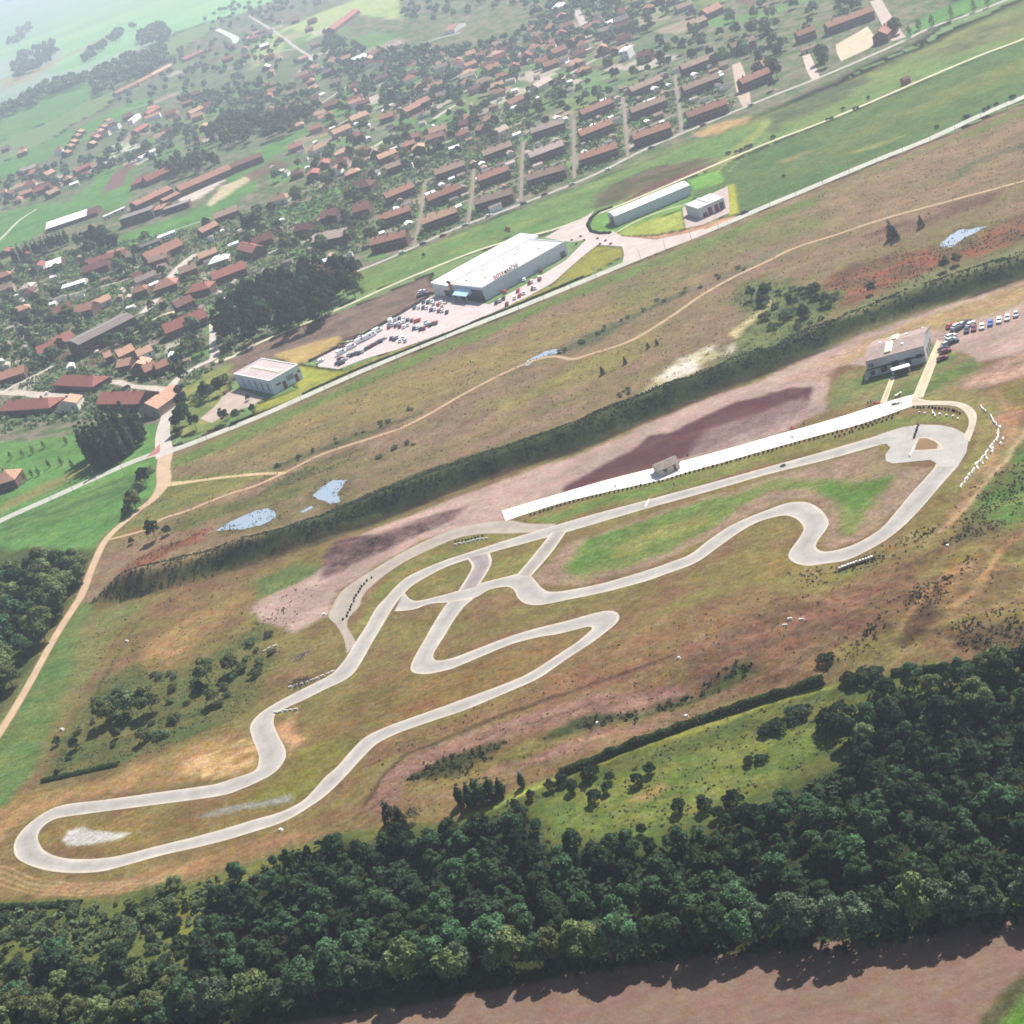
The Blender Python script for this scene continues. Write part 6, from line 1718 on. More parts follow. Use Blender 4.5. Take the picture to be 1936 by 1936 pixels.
# --- hedge-like ditches: rows of low dark bushes
def hedge(pts, H, label, mat=None, wid=1.0, name="hedge", kindname="dark"):
    w = [at0(*p) for p in pts]
    rnd = wr
    P = []; D = []
    for (xa, ya), (xb, yb) in zip(w[:-1], w[1:]):
        L_ = math.hypot(xb - xa, yb - ya); n = int(L_ * 100)
        t = rnd.uniform(0, 1, n)
        ph = rnd.uniform(-.2, math.pi + .2, n)
        hh = H * (0.65 + .6 * vnoise((xa + (xb - xa) * t) / 2.3, (ya + (yb - ya) * t) / 2.3, 4))
        nx, ny = -(yb - ya) / (L_ + 1e-9), (xb - xa) / (L_ + 1e-9)
        off = np.cos(ph) * wid
        x = xa + (xb - xa) * t + nx * off; y = ya + (yb - ya) * t + ny * off
        z = np.abs(np.sin(ph)) * hh + hgt(x, y)
        P.append(np.stack([x, y, z], 1)); D.append(np.stack([nx * np.cos(ph), ny * np.cos(ph), np.abs(np.sin(ph)) + .1], 1))
    P = np.concatenate(P); D = np.concatenate(D)
    o = put(name, quads_mesh(name, leaf_quads(P, D, .3, rnd), mat or F_HEDG))
    tag(o, label, "hedge")
    return o


hedge([(1060, 1466), (1130, 1438), (1190, 1412), (1320, 1362), (1452, 1322), (1560, 1296)], 2.2, "dark hedge lining the bright grass path above the wood")
hedge([(1690, 1287), (1800, 1280), (1900, 1262), (1960, 1250)], 1.2, "thin dark hedge at the right above the wood")
hedge([(80, 1478), (150, 1462), (225, 1445)], .9, "short dark hedge above the far left hairpin")
hedge([(0, 1716), (80, 1714), (155, 1708)], 1.1, "short dark hedge under the far left hairpin")
hedge([(572, 746), (659, 706), (734, 676), (834, 636), (900, 608), (985, 574), (1075, 536), (1104, 524)], .8, "low dark hedge between the car park and the main road", wid=.7)
hedge([(585, 684), (650, 652), (700, 626), (760, 592), (810, 562)], .9, "low grey hedge along the upper edge of the car park", foliage("grey hedge", (0.07, 0.07, 0.065), .02, .3))
hedge([(1158, 392), (1135, 400), (1118, 412), (1111, 425), (1118, 438), (1135, 442), (1155, 441)], .9, "dark hooked hedge around the lawn of the long shed", plain("x", (1, 1, 1)) and F_DARK, .8)
hedge([(240, 970), (250, 940), (272, 900), (290, 890)], 2.6, "clump of grey green thicket beside the start of the dirt path", F_OLIV, 2.4, "thicket")

hedge([(368, 764), (390, 745), (412, 730), (434, 720)], 4.2, "broad dark thicket between the village road and the works yard", F_DARK, 3.4, "thicket")
# --- clearing bushes and loose dark trees near the wood
DB = [(585, 95, 4.5), (620, 60, 4), (300, 165, 3.6), (390, 130, 3.6), (470, 175, 4), (150, 235, 3), (630, 255, 4.4), (725, 185, 3.6), (960, 125, 4.2), (1050, 45, 4), (90, 370, 4.4), (200, 475, 4), (70, 510, 4), (1270, 330, 4.4), (1470, 320, 4.8), (1690, 310, 6), (990, 500, 3.2),
      (1560, 380, 4), (455, 520, 3), (1860, 345, 3), (30, 300, 3), (360, 95, 2.6), (750, 100, 3)]
for x, y, H in DB:
    p = at(968 + x / 3.992, 1452 + y / 3.992)
    tree('dark', p, H * .85, 1.1, "round_tree", None, "tree", "round dark trees of the clearing", "small round dark tree scattered round the clearing above the wood")
for x, y, H in ((742, 1556, 7.5), (760, 1556, 6.0)):
    tree('cone', at(x, y), H, 1.5, "conifer_tree", None, "tree", "pair of dark conifers", "one of two dark conifers under the bare strip")
tree('bare', at(785, 1552), 4, 1, "broadleaf_tree", "small greyish bush tree beside the two dark conifers", "tree")
for i, (x, y, H) in enumerate([(875, 1522, 7), (895, 1524, 8), (915, 1520, 8.5), (935, 1512, 8), (952, 1504, 6), (905, 1512, 7), (990, 1488, 5)]):
    tree('poplar', at(x, y), H, 1.7, "poplar_tree", None, "tree", "grey green poplars above the wood", "grey green poplar in the small stand above the wood")
for x, y, H, w in ((1450, 1385, 2.6, 1.5), (1472, 1378, 2.8, 1.4), (1510, 1356, 3, 1.5), (1610, 1292, 3, 1.3), (1635, 1288, 3.2, 1.4), (1655, 1284, 3, 1.2), (1560, 1250, 2.0, 1.6), (1570, 1376, 5, 1.0), (1590, 1372, 6, 1.0), (1440, 1440, 2, 1.2), (1418, 1444, 2.2, 1)):
    shrub('darkbush', at(x, y), H, w, None, "dark bushes by the hedge", "dark bush on the slope between bare ground and wood", "bush")
# --- scrub trees left of the circuit
for x, y, H, k, lab in ((207, 1366, 9, 'olive', "olive tree in front of the two pale ones left of the circuit"), (252, 1352, 9.5, 'olive', "broad olive tree standing in the scrub left of the circuit"), (288, 1346, 9.5, 'olive', "leaning olive tree right in the scrub group"),
                        (396, 1290, 9, 'olive', "tall dark tree alone in scrub left of the old lane"), (380, 1306, 3.5, 'dark', "black round bush tree under the tall dark tree"), (408, 1330, 6, 'olive', "wide bushy tree below the black round one"),
                        (145, 1416, 4.2, 'dark', "dark tree above the left hairpin"), (222, 1396, 3, 'dark', "small dark bush tree right of it in the scrub"), (275, 1402, 5, 'olive', "low wide bush tree above the left hairpin"),
                        (110, 1408, 3, 'dark', "tiny dark tree at the corner of the left field"), (110, 1466, 2.4, 'dark', "low bush tree at the tip of the left field"), (442, 1272, 7, 'olive', "leafy tree between tall dark tree and brushwood"),
                        (296, 1020, 9, 'grove', "bulky dark tree beside the rusty heath strip"), (318, 1010, 4, 'dark', "dark round tree right of the bulky one"), (250, 1028, 3, 'dark', "little dark tree left of the bulky one"),
                        (258, 962, 9, 'olive', "grey olive tree beside the dirt path"), (245, 975, 5, 'dark', "dark tree left of the grey olive one"), (278, 918, 9, 'grove', "dark tree nearest the road fork"),
                        (1686, 452, 9, 'cone', "tall pointed dark tree beside the field track"), (1694, 455, 7, 'cone', "lower dark tree leaning on the tall pointed one"), (1742, 430, 6, 'cone', "small pointed dark tree further right by the track"),
                        (1500, 582, 6.5, 'olive', "dark spreading tree in the scrub above the bank"), (1520, 600, 5.5, 'dark', "black green tree right of the pale pool scrub"), (1450, 562, 6.5, 'wood', "large dark thicket tree at the field corner"), (1422, 566, 6, 'wood', "dark thicket tree left of the large one"), (1440, 578, 5, 'dark', "black low tree under the large thicket tree"),
                        (1545, 562, 6.5, 'olive', "grey green tree in the scrub"), (1562, 578, 6, 'olive', "grey green tree above the dark pair"), (1480, 610, 4, 'olive', "pale olive bush tree above the bank"), (1650, 555, 5, 'wood', "narrow dark tree on the rusty heath"), (1788, 512, 6, 'wood', "leafy tree standing right on the rusty heath"), (1810, 500, 5, 'olive', "olive tree beside the leafy heath tree"),
                        (1140, 708, 4.2, 'cone', "lowest of four little dark conifers in the long field"), (1183, 688, 3.6, 'cone', "second of four little dark conifers in the long field"), (1226, 658, 2.8, 'cone', "third of four little dark conifers in the long field"), (1243, 652, 3, 'cone', "last of four little dark conifers in the long field"),
                        (963, 446, 5.5, 'rust', "round maroon tree alone on the green strip behind the supermarket"), (802, 486, 2.4, 'dark', "tiny dark bush tree alone on the green strip"),
                        (470, 757, 3, 'dark', "dark shrub tree against the blue works wall")):
    tree(k, at(x, y), H, 1.0 if k not in ('wood', 'cone') else (1.1 if k == 'wood' else 1.35), "conifer_tree" if k == 'cone' else "broadleaf_tree", lab, "tree")
# --- wood left of the dirt path
LW = [(-40, 1130), (40, 1095), (100, 1088), (150, 1075), (186, 1058), (172, 1092), (142, 1130), (118, 1165), (96, 1200), (72, 1240), (46, 1285), (18, 1335), (-10, 1385), (-60, 1470), (-120, 1400)]
lr = np.random.default_rng(8); ul = []
for x, y in sample_in(LW, 70, 5.2, lr, ul):
    tree(lr.choice(['olive', 'olive', 'olive', 'wood']), (x, y), lr.uniform(9, 15), 1.1, "broadleaf_tree", "leafy olive green tree in the wood left of the dirt path", "tree", "wood left of the dirt path")
# --- poplar block, dark grove, rows
PB = [(168, 882), (205, 886), (240, 868), (282, 832), (262, 822), (230, 835), (195, 850), (166, 866)]
for x, y in sample_in(PB, 42, 2.9, lr, []):
    tree('poplar', (x, y), lr.uniform(17, 21), .95, "poplar_tree", "tall dark poplar in the tight block beside the road fork", "tree", "block of tall poplars")
GV = [(414, 655), (500, 652), (600, 622), (662, 578), (695, 540), (650, 512), (560, 538), (490, 563), (422, 598)]
ug = []
for x, y in sample_in(GV, 80, 5.4, lr, ug):
    tree(lr.choice(['grove', 'grove', 'grove', 'wood']), (x, y), lr.uniform(12, 17), .9, "broadleaf_tree", "tall tree in the dark grove above the rail path", "tree", "dark grove above the rail path")
for k, x, y, H, lab in (('rust', 640, 545, 13, "large reddish budding tree at the right edge of the dark grove"), ('rust', 610, 535, 11, "brownish budding tree behind the dark grove"), ('yellow', 680, 545, 10, "yellowish tree at the right tip of the dark grove"), ('yellow', 575, 552, 9, "yellow green tree behind the dark grove"),
                        ('yellow', 565, 380, 12, "yellowish tree throwing a shadow on the small green"), ('olive', 620, 352, 11, "pale green tree above the small green"), ('yellow', 690, 310, 12, "left one of three pale yellow trees behind the terraces"), ('yellow', 730, 300, 11, "middle one of three pale yellow trees behind the terraces"), ('yellow', 770, 305, 11, "right one of three pale yellow trees behind the terraces"),
                        ('bare', 1065, 180, 14, "big bare brown tree in front of the hazy village"), ('bare', 1155, 122, 13, "bare brown tree before the tall white block"), ('dark', 1165, 150, 9, "dark pointed tree beside the bare brown one"),
                        ('olive', 1555, 118, 12, "tall yellow green tree between two sandy yards"), ('olive', 1560, 128, 10, "second yellow green tree between the sandy yards"), ('grove', 1470, 150, 11, "black tree beside the corner house"), ('grove', 1462, 170, 8, "low black tree at the street corner"),
                        ('olive', 1695, 65, 11, "pale tree right of the orange hall"), ('grove', 345, 815, 11, "dark tree at the foot of the road hedge"), ('grove', 355, 800, 11, "dark tree in the corner left of the blue works"), ('grove', 372, 812, 9, "dark tree overhanging the main road"), ('grove', 350, 775, 10, "leafy tree beside the village road"), ('grove', 345, 755, 8, "dark leafy tree along the village road"),
                        ('grove', 395, 755, 10, "broad dark tree left of the works yard"), ('grove', 420, 745, 9, "dark tree touching the works yard"), ('grove', 428, 800, 8, "bushy tree under the works yard"), ('wood', 450, 796, 6, "bushy olive tree by the main road under the yard"), ('wood', 480, 782, 5, "bushy dark tree right of it by the main road"),
                        ('grove', 350, 722, 9, "round dark tree at the bend of the village road"), ('grove', 290, 590, 8, "left one of two round street trees on the beige yard"), ('grove', 315, 594, 8, "right one of two round street trees on the beige yard"),
                        ('cone', 232, 492, 7, "dark conical tree on the meadow edge"), ('grove', 395, 435, 10, "bulky tree at the meadow right of the school"), ('olive', 565, 385, 9, "light tree beside the yellowish one"), ('grove', 475, 445, 13, "left of the tall dark conifers by the houses"), ('grove', 490, 440, 14, "right of the tall dark conifers by the houses"), ('cone', 465, 430, 13, "spire like dark conifer in front of the brown house")):
    tree(k, at(x, y), H, 1.0, "broadleaf_tree" if k != 'cone' else "conifer_tree", lab, "tree")
a, b = at0(28, 500), at0(130, 462)
for i in range(16):
    t = i / 15
    tree('poplar', (a[0] + (b[0] - a[0]) * t + lr.normal(0, .6), a[1] + (b[1] - a[1]) * t + lr.normal(0, 1.5)), lr.uniform(12, 16), 1.15, "poplar_tree", "grey green poplar in the row below the white sports hall", "tree", "poplar row below the sports hall")
for x, y in sample_in([(125, 470), (205, 445), (235, 455), (235, 478), (190, 492), (140, 480)], 12, 6, lr, []):
    tree(lr.choice(['olive', 'grove']), (x, y), lr.uniform(11, 15), 1, "broadleaf_tree", "big leafy tree in the clump between sports hall and meadow", "tree", "clump by the sports hall")
# young trees in rows on the left meadow and along the village street
for row, lab in (([(22, 868), (45, 864), (64, 857), (84, 847), (127, 840), (150, 830)], "spindly young tree in the upper meadow row"), ([(50, 910), (62, 902), (75, 898), (94, 884), (118, 878), (138, 884)], "spindly young tree in the lower meadow row"),
                 ([(1738, 56), (1763, 50), (1800, 36), (1842, 22), (1720, 70), (1868, 14)], "spindly street tree on the green at the top right corner")):
    for x, y in row:
        tree('young', at(x, y), 5.0 if x < 1000 else 9.0, 1.2, "young_tree", None, "tree", "young trees in rows", lab)
# bushes along the rail path and the main road
for x, y, H in ((1594, 208, 2), (1642, 187, 2), (1618, 208, 2.2), (1565, 229, 1.8), (1573, 226, 1.8), (1462, 262, 2.4), (1482, 335, 1.6), (1393, 290, 2), (1402, 287, 2.2), (1412, 282, 2.4), (1420, 278, 2), (1378, 292, 2), (1772, 242, 1.8), (1825, 224, 1.8), (1830, 222, 1.6), (1862, 210, 2), (1870, 206, 2), (1915, 187, 2.4), (1884, 199, 1.6)):
    shrub('darkbush', at(x, y), H, 1.1, None, "bushes along the rail path and road", "dark bush at the grassy edge right of the fire station" if y > 330 else "dark bush at the grass edge of the right hand strips", "bush")
for pts, lab, grp in (([(1105, 455), (1098, 448), (1130, 452), (1145, 456), (1155, 462), (1135, 462), (1090, 462), (1082, 455)], "little maroon bush planted in the forecourt bed", "forecourt bushes"),
                      ([(300, 712), (325, 700), (210, 715), (240, 740), (340, 665), (380, 650), (372, 620), (345, 660), (180, 660), (215, 655), (235, 640), (90, 690), (60, 690), (30, 680), (10, 660), (45, 650), (75, 640)], "garden bush in the old village by the big hall", "garden bushes by the hall")):
    for x, y in pts:
        shrub('bush' if 'garden' in lab else 'darkbush', at(x, y), 1.0 if 'maroon' in lab else 3.4, 1.1, None, grp, lab, "bush")
# bushes of the field scrub strips
for pts in ([(520, 884), (560, 868), (600, 851), (640, 834), (680, 818), (715, 802), (740, 794), (780, 778)], [(1066, 664), (1095, 645), (1125, 632), (1145, 622), (1180, 604), (1215, 588), (1250, 570), (1292, 550)], [(1330, 545), (1360, 525), (1400, 508)], [(1180, 742), (1190, 738), (1172, 746)], [(720, 862), (745, 850), (775, 838)]):
    for x, y in pts:
        for _ in range(2):
            shrub('bush', at(x + wr.uniform(-9, 9), y + wr.uniform(-4, 4)), wr.uniform(.7, 1.4), 1.4, "low grey green bush in the scrubby strips of the long field", "bushes in the long field")

# --- village trees: nearest and largest as things, the far woods as one mass
VZ = [([(0, 560), (60, 600), (130, 590), (180, 640), (80, 700), (0, 720)], 34, 7), ([(330, 700), (390, 690), (410, 640), (330, 620), (230, 690), (200, 660), (300, 610), (420, 600)], 16, 6),
      ([(420, 440), (520, 400), (600, 420), (700, 360), (760, 400), (700, 470), (560, 480), (440, 500)], 34, 7), ([(0, 500), (120, 480), (300, 450), (320, 520), (200, 560), (60, 600), (0, 600)], 30, 8),
      ([(480, 330), (620, 290), (760, 250), (920, 210), (960, 250), (900, 300), (740, 340), (600, 350), (540, 350)], 46, 8), ([(600, 200), (800, 170), (960, 150), (980, 210), (800, 230), (640, 260)], 40, 9),
      ([(960, 190), (1100, 130), (1210, 130), (1190, 170), (1080, 240), (980, 290)], 34, 8), ([(1200, 110), (1300, 60), (1460, 60), (1500, 110), (1450, 160), (1380, 140), (1280, 150), (1220, 160)], 44, 7), ([(1400, 60), (1640, -10), (1660, 20), (1560, 60), (1480, 100)], 14, 8)]
vr = np.random.default_rng(14); uv = []; cnt = 0
for poly, n, md in VZ:
    for x, y in sample_in(poly, n, md, vr, uv, 5000, 1.0):
        if cnt >= 292:
            break
        cnt += 1
        tree(vr.choice(['garden', 'garden', 'garden', 'grove', 'olive']), (x, y), vr.uniform(6, 11), 1.1, "garden_tree", "leafy garden tree standing among the village houses", "tree", "garden trees of the village", trunk=False)
# garden hedges and low trees along the terraces: one row behind each block
EST = [(760, 470), (880, 425), (1000, 372), (1100, 330), (1200, 290), (1300, 245), (1390, 205), (1350, 130), (1250, 160), (1100, 220), (950, 280), (800, 340), (730, 400)]
scatter("garden_vegetation", [EST, [(0, 500), (330, 440), (480, 400), (700, 300), (900, 230), (1000, 180), (1010, 270), (900, 330), (720, 400), (680, 480), (430, 680), (300, 770), (0, 820)]], .2, (.6, 2.2), F_GARD, vr, .5, 7, "hedges and shrubs of the village gardens")


def far_wood(name, polys, n, hr, rr, rnd, mat, label, q=60, sz=1.4):
    allv = []
    used = []
    for poly, k in zip(polys, n):
        for x, y in sample_in(poly, k, rr[0] * 1.25, rnd, used, k * 30, 2.0):
            H = rnd.uniform(*hr); r = rnd.uniform(*rr)
            bl = crown_round(H, r, rnd, .05, 5)
            P, D = blob_points(bl, q, rnd)
            P = P + np.array([x, y, 0])
            allv.append(leaf_quads(P, D, sz, rnd, .4))
    o = put(name, quads_mesh(name, np.concatenate(allv), mat))
    o["kind"] = "stuff"; o["label"] = label
    return o


far_wood("distant_woods", [[(395, 262), (430, 232), (500, 220), (505, 250), (470, 275), (410, 285)], [(500, 240), (560, 215), (610, 205), (600, 225), (540, 262), (505, 268)], [(300, 330), (400, 300), (420, 320), (330, 345)]],
         [60, 40, 30], (11, 15), (4, 6), vr, F_GARD, "dark woods standing inside the village", 150, 1.1)
far_wood("distant_woods", [[(200, 160), (330, 100), (480, 60), (600, 90), (600, 150), (480, 200), (400, 210), (330, 160), (300, 200), (230, 200)], [(610, 60), (700, 100), (900, 90), (1000, 60), (1000, 20), (1200, -20), (1240, 60), (1100, 110), (1000, 140), (900, 190), (700, 210), (620, 160)],
                           [(755, 0), (830, -30), (1000, -60), (1240, -100), (1700, -220), (1720, -30), (1560, 30), (1400, 50), (1250, 30), (1000, 20), (770, 50)], [(380, 40), (480, -10), (600, -50), (640, -20), (500, 50), (400, 70)], [(320, 190), (480, 160), (600, 180), (560, 240), (500, 240), (400, 220)], [(0, 345), (100, 320), (200, 290), (240, 250), (380, 240), (380, 290), (200, 330), (0, 400)]],
         [120, 380, 320, 100, 110, 110], (5, 9), (3, 5), vr, foliage('hazy village leaves', (0.10, 0.125, 0.07), .04, .5), "hazy trees between the far village houses", 90, 1.7)
far_wood("distant_woods", [[(12, 150), (30, 110), (100, 80), (108, 105), (60, 150), (20, 150)], [(8, 80), (60, 45), (70, 55), (30, 90)], [(45, 195), (90, 165), (160, 150), (170, 160), (100, 185), (55, 205)], [(150, 120), (180, 95), (250, 50), (258, 55), (200, 95), (160, 125)], [(265, 75), (300, 52), (330, 60), (300, 90), (270, 92)], [(170, 150), (230, 120), (330, 95), (320, 120), (260, 150), (190, 185)], [(0, 215), (60, 190), (160, 150), (165, 156), (70, 200), (0, 228)], [(-60, 20), (120, -40), (130, -35), (-40, 30)]],
         [60, 22, 26, 22, 40, 70, 30, 20], (12, 18), (7, 12), vr, F_GARD, "bluish woods and hedges of the far country", 110, 3.2)
# ------------------------------------------------------------------ cars
PAINT = {n: plain(n + " car paint", c, .3, .05, 1, .5) for n, c in {
    "white": (.72, .72, .70), "dark blue": (.03, .04, .09), "blue": (.06, .13, .38), "red": (.40, .03, .03), "dark red": (.16, .025, .03),
    "silver": (.38, .40, .42), "black": (.015, .015, .018), "pale green": (.35, .45, .42), "beige": (.50, .44, .32)}.items()}
TYRE = plain("tyre rubber", (.02, .02, .02), .9, .2)
CARM = {}


def car_meshes(van):
    if van in CARM:
        return CARM[van]
    L_, W, H = (5.2, 1.95, 2.35) if van else (4.1, 1.68, 1.4)
    b = MB(); x, y = L_ / 2, W / 2
    if van:
        pr = [(-x, .3), (x, .3), (x, 1.0), (x - .9, 1.25), (x - 1.5, H), (-x + .1, H), (-x, H - .2)]
        gl = [(x - .98, 1.3), (x - 1.48, H - .12), (x - 2.2, H - .2), (x - 2.2, 1.3)]
    else:
        pr = [(-x, .32), (x, .32), (x, .70), (x - .15, .82), (x - 1.05, .92), (-x + .35, .94), (-x, .86)]
        gl = None
    n = len(pr)
    b.hexa([(p[0], -y, p[1]) for p in pr], [(p[0], y, p[1]) for p in pr])
    body = b.mesh("body")
    c = MB()
    if van:
        c.hexa([(p[0], -y - .02, p[1]) for p in gl], [(p[0], y + .02, p[1]) for p in gl])
    else:
        lo = [(-x + .25, -y + .06, .93), (x - 1.0, -y + .06, .93), (x - 1.0, y - .06, .93), (-x + .25, y - .06, .93)]
        hi = [(-x + .75, -y + .22, H - .06), (x - 1.65, -y + .22, H - .06), (x - 1.65, y - .22, H - .06), (-x + .75, y - .22, H - .06)]
        c.hexa(lo, hi)
    glass = c.mesh("window"); glass.materials.append(GLS)
    r = MB()
    if van:
        r.box(-x + .2, x - 1.6, -y + .1, y - .1, H + .005, H + .04)
    else:
        r.box(-x + .72, x - 1.62, -y + .20, y - .20, H - .055, H)
    roof = r.mesh("roof")
    wme = MB()
    k = 10
    wme.hexa([(.31 * math.cos(6.283 * i / k), -.1, .31 + .31 * math.sin(6.283 * i / k)) for i in range(k)], [(.31 * math.cos(6.283 * i / k), .1, .31 + .31 * math.sin(6.283 * i / k)) for i in range(k)])
    wheel = wme.mesh("wheel"); wheel.materials.append(TYRE)
    CARM[van] = (body, glass, roof, wheel, x, y)
    return CARM[van]


_cm = {}


def car(px, py, to, colour, fmt=None, van=False, full=True, label=None, group=None):
    """to: a second pixel the car's nose points at"""
    p = at(px, py); q = at(*to)
    body, glass, roof, wheel, x, y = car_meshes(van)
    key = (van, colour)
    if key not in _cm:
        bm_, rm_ = body.copy(), roof.copy()
        bm_.name = "body"; rm_.name = "roof"
        bm_.materials.append(PAINT[colour]); rm_.materials.append(PAINT[colour])
        _cm[key] = (bm_, rm_)
    p.z += .085
    root = empty("van" if van else "car", p, math.atan2(q.y - p.y, q.x - p.x))
    put("body", _cm[key][0], None, root); put("roof", _cm[key][1], None, root); put("window", glass, None, root)
    if full:
        for sx in (-1, 1):
            for sy in (-1, 1):
                w_ = put("wheel", wheel, None, root); w_.location = (sx * (x - .75), sy * (y - .06), 0)
    if fmt:
        ranked(root, colour + " " + ("van " if van else "car ") + fmt, "van" if van else "car", group, fmt)
    else:
        tag(root, label, "van" if van else "car", group)
    return root


def k2(cx, cy):
    return (600 + cx / 7.43, 540 + cy / 7.43)


def k3(cx, cy):
    return (1600 + cx / 5.75, 560 + cy / 5.75)


def k1(cx, cy):
    return (800 + cx / 6.44, 400 + cy / 6.44)


def row(kf, items, dirv, fmt, group, full=False):
    for cx, cy, colr, van in items:
        x, y = kf(cx, cy)
        car(x, y, (x + dirv[0], y + dirv[1]), colr, fmt, van, full, None, group)


G = "cars in the supermarket car park"
row(k2, [(1370, 322, "dark blue", 0), (1432, 316, "white", 0), (1492, 322, "black", 0), (1545, 322, "white", 0), (1606, 350, "dark blue", 0), (1655, 340, "white", 0), (1712, 368, "dark red", 0), (1765, 362, "white", 0), (1825, 385, "black", 0)], (3, -10), "in the front row by the shop entrance", G)
row(k2, [(1500, 240, "dark blue", 0), (1560, 248, "black", 0), (1615, 232, "white", 0), (1640, 268, "pale green", 0), (1700, 280, "red", 0), (1738, 250, "white", 0), (1760, 305, "beige", 0)], (3, -10), "in the rear row by the shop entrance", G)
row(k2, [(1470, 95, "white", 0), (1445, 160, "black", 0), (1520, 130, "dark blue", 0), (1585, 120, "dark red", 0)], (10, -4), "beside the white corner of the shop", G)
row(k2, [(1012, 595, "dark red", 0), (1060, 565, "silver", 0), (1110, 575, "dark blue", 0), (1165, 585, "dark red", 0), (1222, 590, "white", 0), (1280, 560, "white", 0)], (3, -10), "in the middle bay, lower left row", G)
row(k2, [(1040, 520, "white", 1), (1100, 490, "silver", 0), (1160, 475, "black", 0), (1160, 535, "white", 0), (1215, 520, "white", 0), (1225, 480, "silver", 0), (1272, 500, "black", 0), (1330, 505, "dark red", 0), (1385, 510, "red", 0), (1435, 495, "red", 0)], (3, -10), "in the middle bay, upper left row", G)
row(k2, [(1365, 612, "dark blue", 0), (1415, 600, "white", 0), (1455, 622, "black", 0), (1505, 612, "dark red", 0), (1545, 560, "silver", 0), (1590, 565, "black", 0), (1625, 545, "dark red", 0), (1675, 535, "dark red", 0), (1530, 525, "pale green", 0)], (3, -10), "in the middle bay, right hand row", G)
row(k2, [(1045, 755, "black", 0), (1090, 765, "dark blue", 0), (1130, 735, "pale green", 0), (1170, 785, "white", 0), (1215, 745, "white", 0), (1245, 785, "silver", 0)], (3, -10), "in the small bay near the main road", G)
row(k2, [(440, 985, "silver", 0), (485, 990, "black", 0), (540, 965, "dark blue", 0), (590, 960, "black", 0), (640, 935, "silver", 0), (690, 900, "black", 0), (735, 875, "dark red", 0), (780, 850, "black", 0), (825, 825, "dark red", 0), (870, 800, "black", 0), (905, 785, "dark blue", 0)], (3, -10), "in the far end's long row", G)
row(k2, [(345, 960, "white", 1), (485, 880, "white", 1), (605, 800, "white", 1), (720, 745, "white", 1), (770, 715, "white", 1), (850, 655, "white", 1)], (12, -6), "at the far end of the car park", G)
row(k2, [(350, 875, "dark red", 0), (455, 810, "beige", 0), (470, 770, "dark red", 0), (610, 740, "silver", 0), (300, 1100, "dark blue", 0), (340, 1110, "black", 0), (50, 1075, "white", 0), (380, 1060, "silver", 0), (330, 1040, "dark red", 0), (930, 765, "beige", 0)], (12, -6), "loosely parked at the car park's far end", G)
row(k1, [(895, 1120, "dark blue", 0), (945, 1095, "silver", 0), (985, 1070, "black", 0), (1025, 1135, "dark red", 0), (1120, 1060, "white", 0), (1180, 1035, "red", 0), (1235, 1000, "white", 0), (1160, 975, "red", 0), (1235, 840, "white", 0), (1300, 880, "dark red", 0), (1330, 860, "white", 0), (1340, 945, "dark blue", 0), (1370, 940, "white", 0), (1420, 815, "white", 0), (1425, 835, "dark red", 0), (1440, 730, "dark red", 0), (1000, 985, "red", 0)],
    (3, -10), "along the grey front wall of the shop", "cars along the shop wall")
row(k3, [(1312, 385, "dark blue", 0), (1390, 365, "dark red", 0), (1478, 345, "white", 0), (1570, 308, "blue", 0), (1665, 278, "white", 0), (1755, 250, "white", 0), (1848, 212, "silver", 0)], (-1, 10), "in the row on the sand right of the clubhouse", "cars beside the clubhouse", True)
row(k3, [(1355, 318, "white", 0), (1310, 300, "black", 0), (1270, 318, "silver", 0), (1225, 365, "black", 0), (1185, 390, "black", 0), (1195, 340, "white", 0), (1140, 335, "red", 0)], (6, -4), "in the cluster behind the clubhouse corner", "cars beside the clubhouse", True)
row(k3, [(1050, 690, "dark red", 0), (1080, 615, "dark red", 0), (1062, 590, "black", 0), (1092, 535, "silver", 0), (1140, 490, "pale green", 0), (1165, 510, "black", 0), (1140, 450, "white", 0)], (10, -4), "in the column beside the clubhouse path", "cars beside the clubhouse", True)
car(1408, 403, (1440, 390), "black", label="single dark car driving on the main road past the fire station")
car(426, 744, (430, 730), "dark red", label="dark red car parked alone on the yard of the blue works")
car(89, 745, (92, 735), "white", label="white topped car standing on the small plaza between red bungalows")

for i, (x, y) in enumerate([(760, 479), (800, 462), (838, 447), (880, 427), (925, 409), (990, 386), (1030, 369), (1082, 350), (1150, 322), (1232, 281), (1330, 238), (1420, 200)]):
    car(x, y, (x + 20, y - 8), ["white", "dark blue", "dark red", "silver"][i % 4], "parked along the pale village street", False, False, None, "cars along the village street")

# ------------------------------------------------------------------ things of the race track
STONE = plain("white painted concrete", (.66, .62, .54), .9, .12)
BLKT = plain("stacked tyre rubber", (.022, .02, .022), .95, .3)
PLAS = plain("red white plastic", (.5, .09, .06), .5, .1)


def tyre_stack_mesh():
    b = MB()
    for k in range(3):
        b.cyl(0, 0, .21 * k + .005, .21 * k + .2, .31, .31, 10)
        b.cyl(0, 0, .21 * k + .05, .21 * k + .15, .335, .335, 10)
    return b.mesh("tyre_stack")


_ts = tyre_stack_mesh(); _ts.materials.append(BLKT)
_tw = tyre_stack_mesh(); _tw.materials.append(STONE)
bb = MB()
bb.hexa([(-.75, -.3, 0), (.75, -.3, 0), (.75, .3, 0), (-.75, .3, 0)], [(-.72, -.14, .7), (.72, -.14, .7), (.72, .14, .7), (-.72, .14, .7)])
_cb = bb.mesh("concrete_block"); _cb.materials.append(STONE)


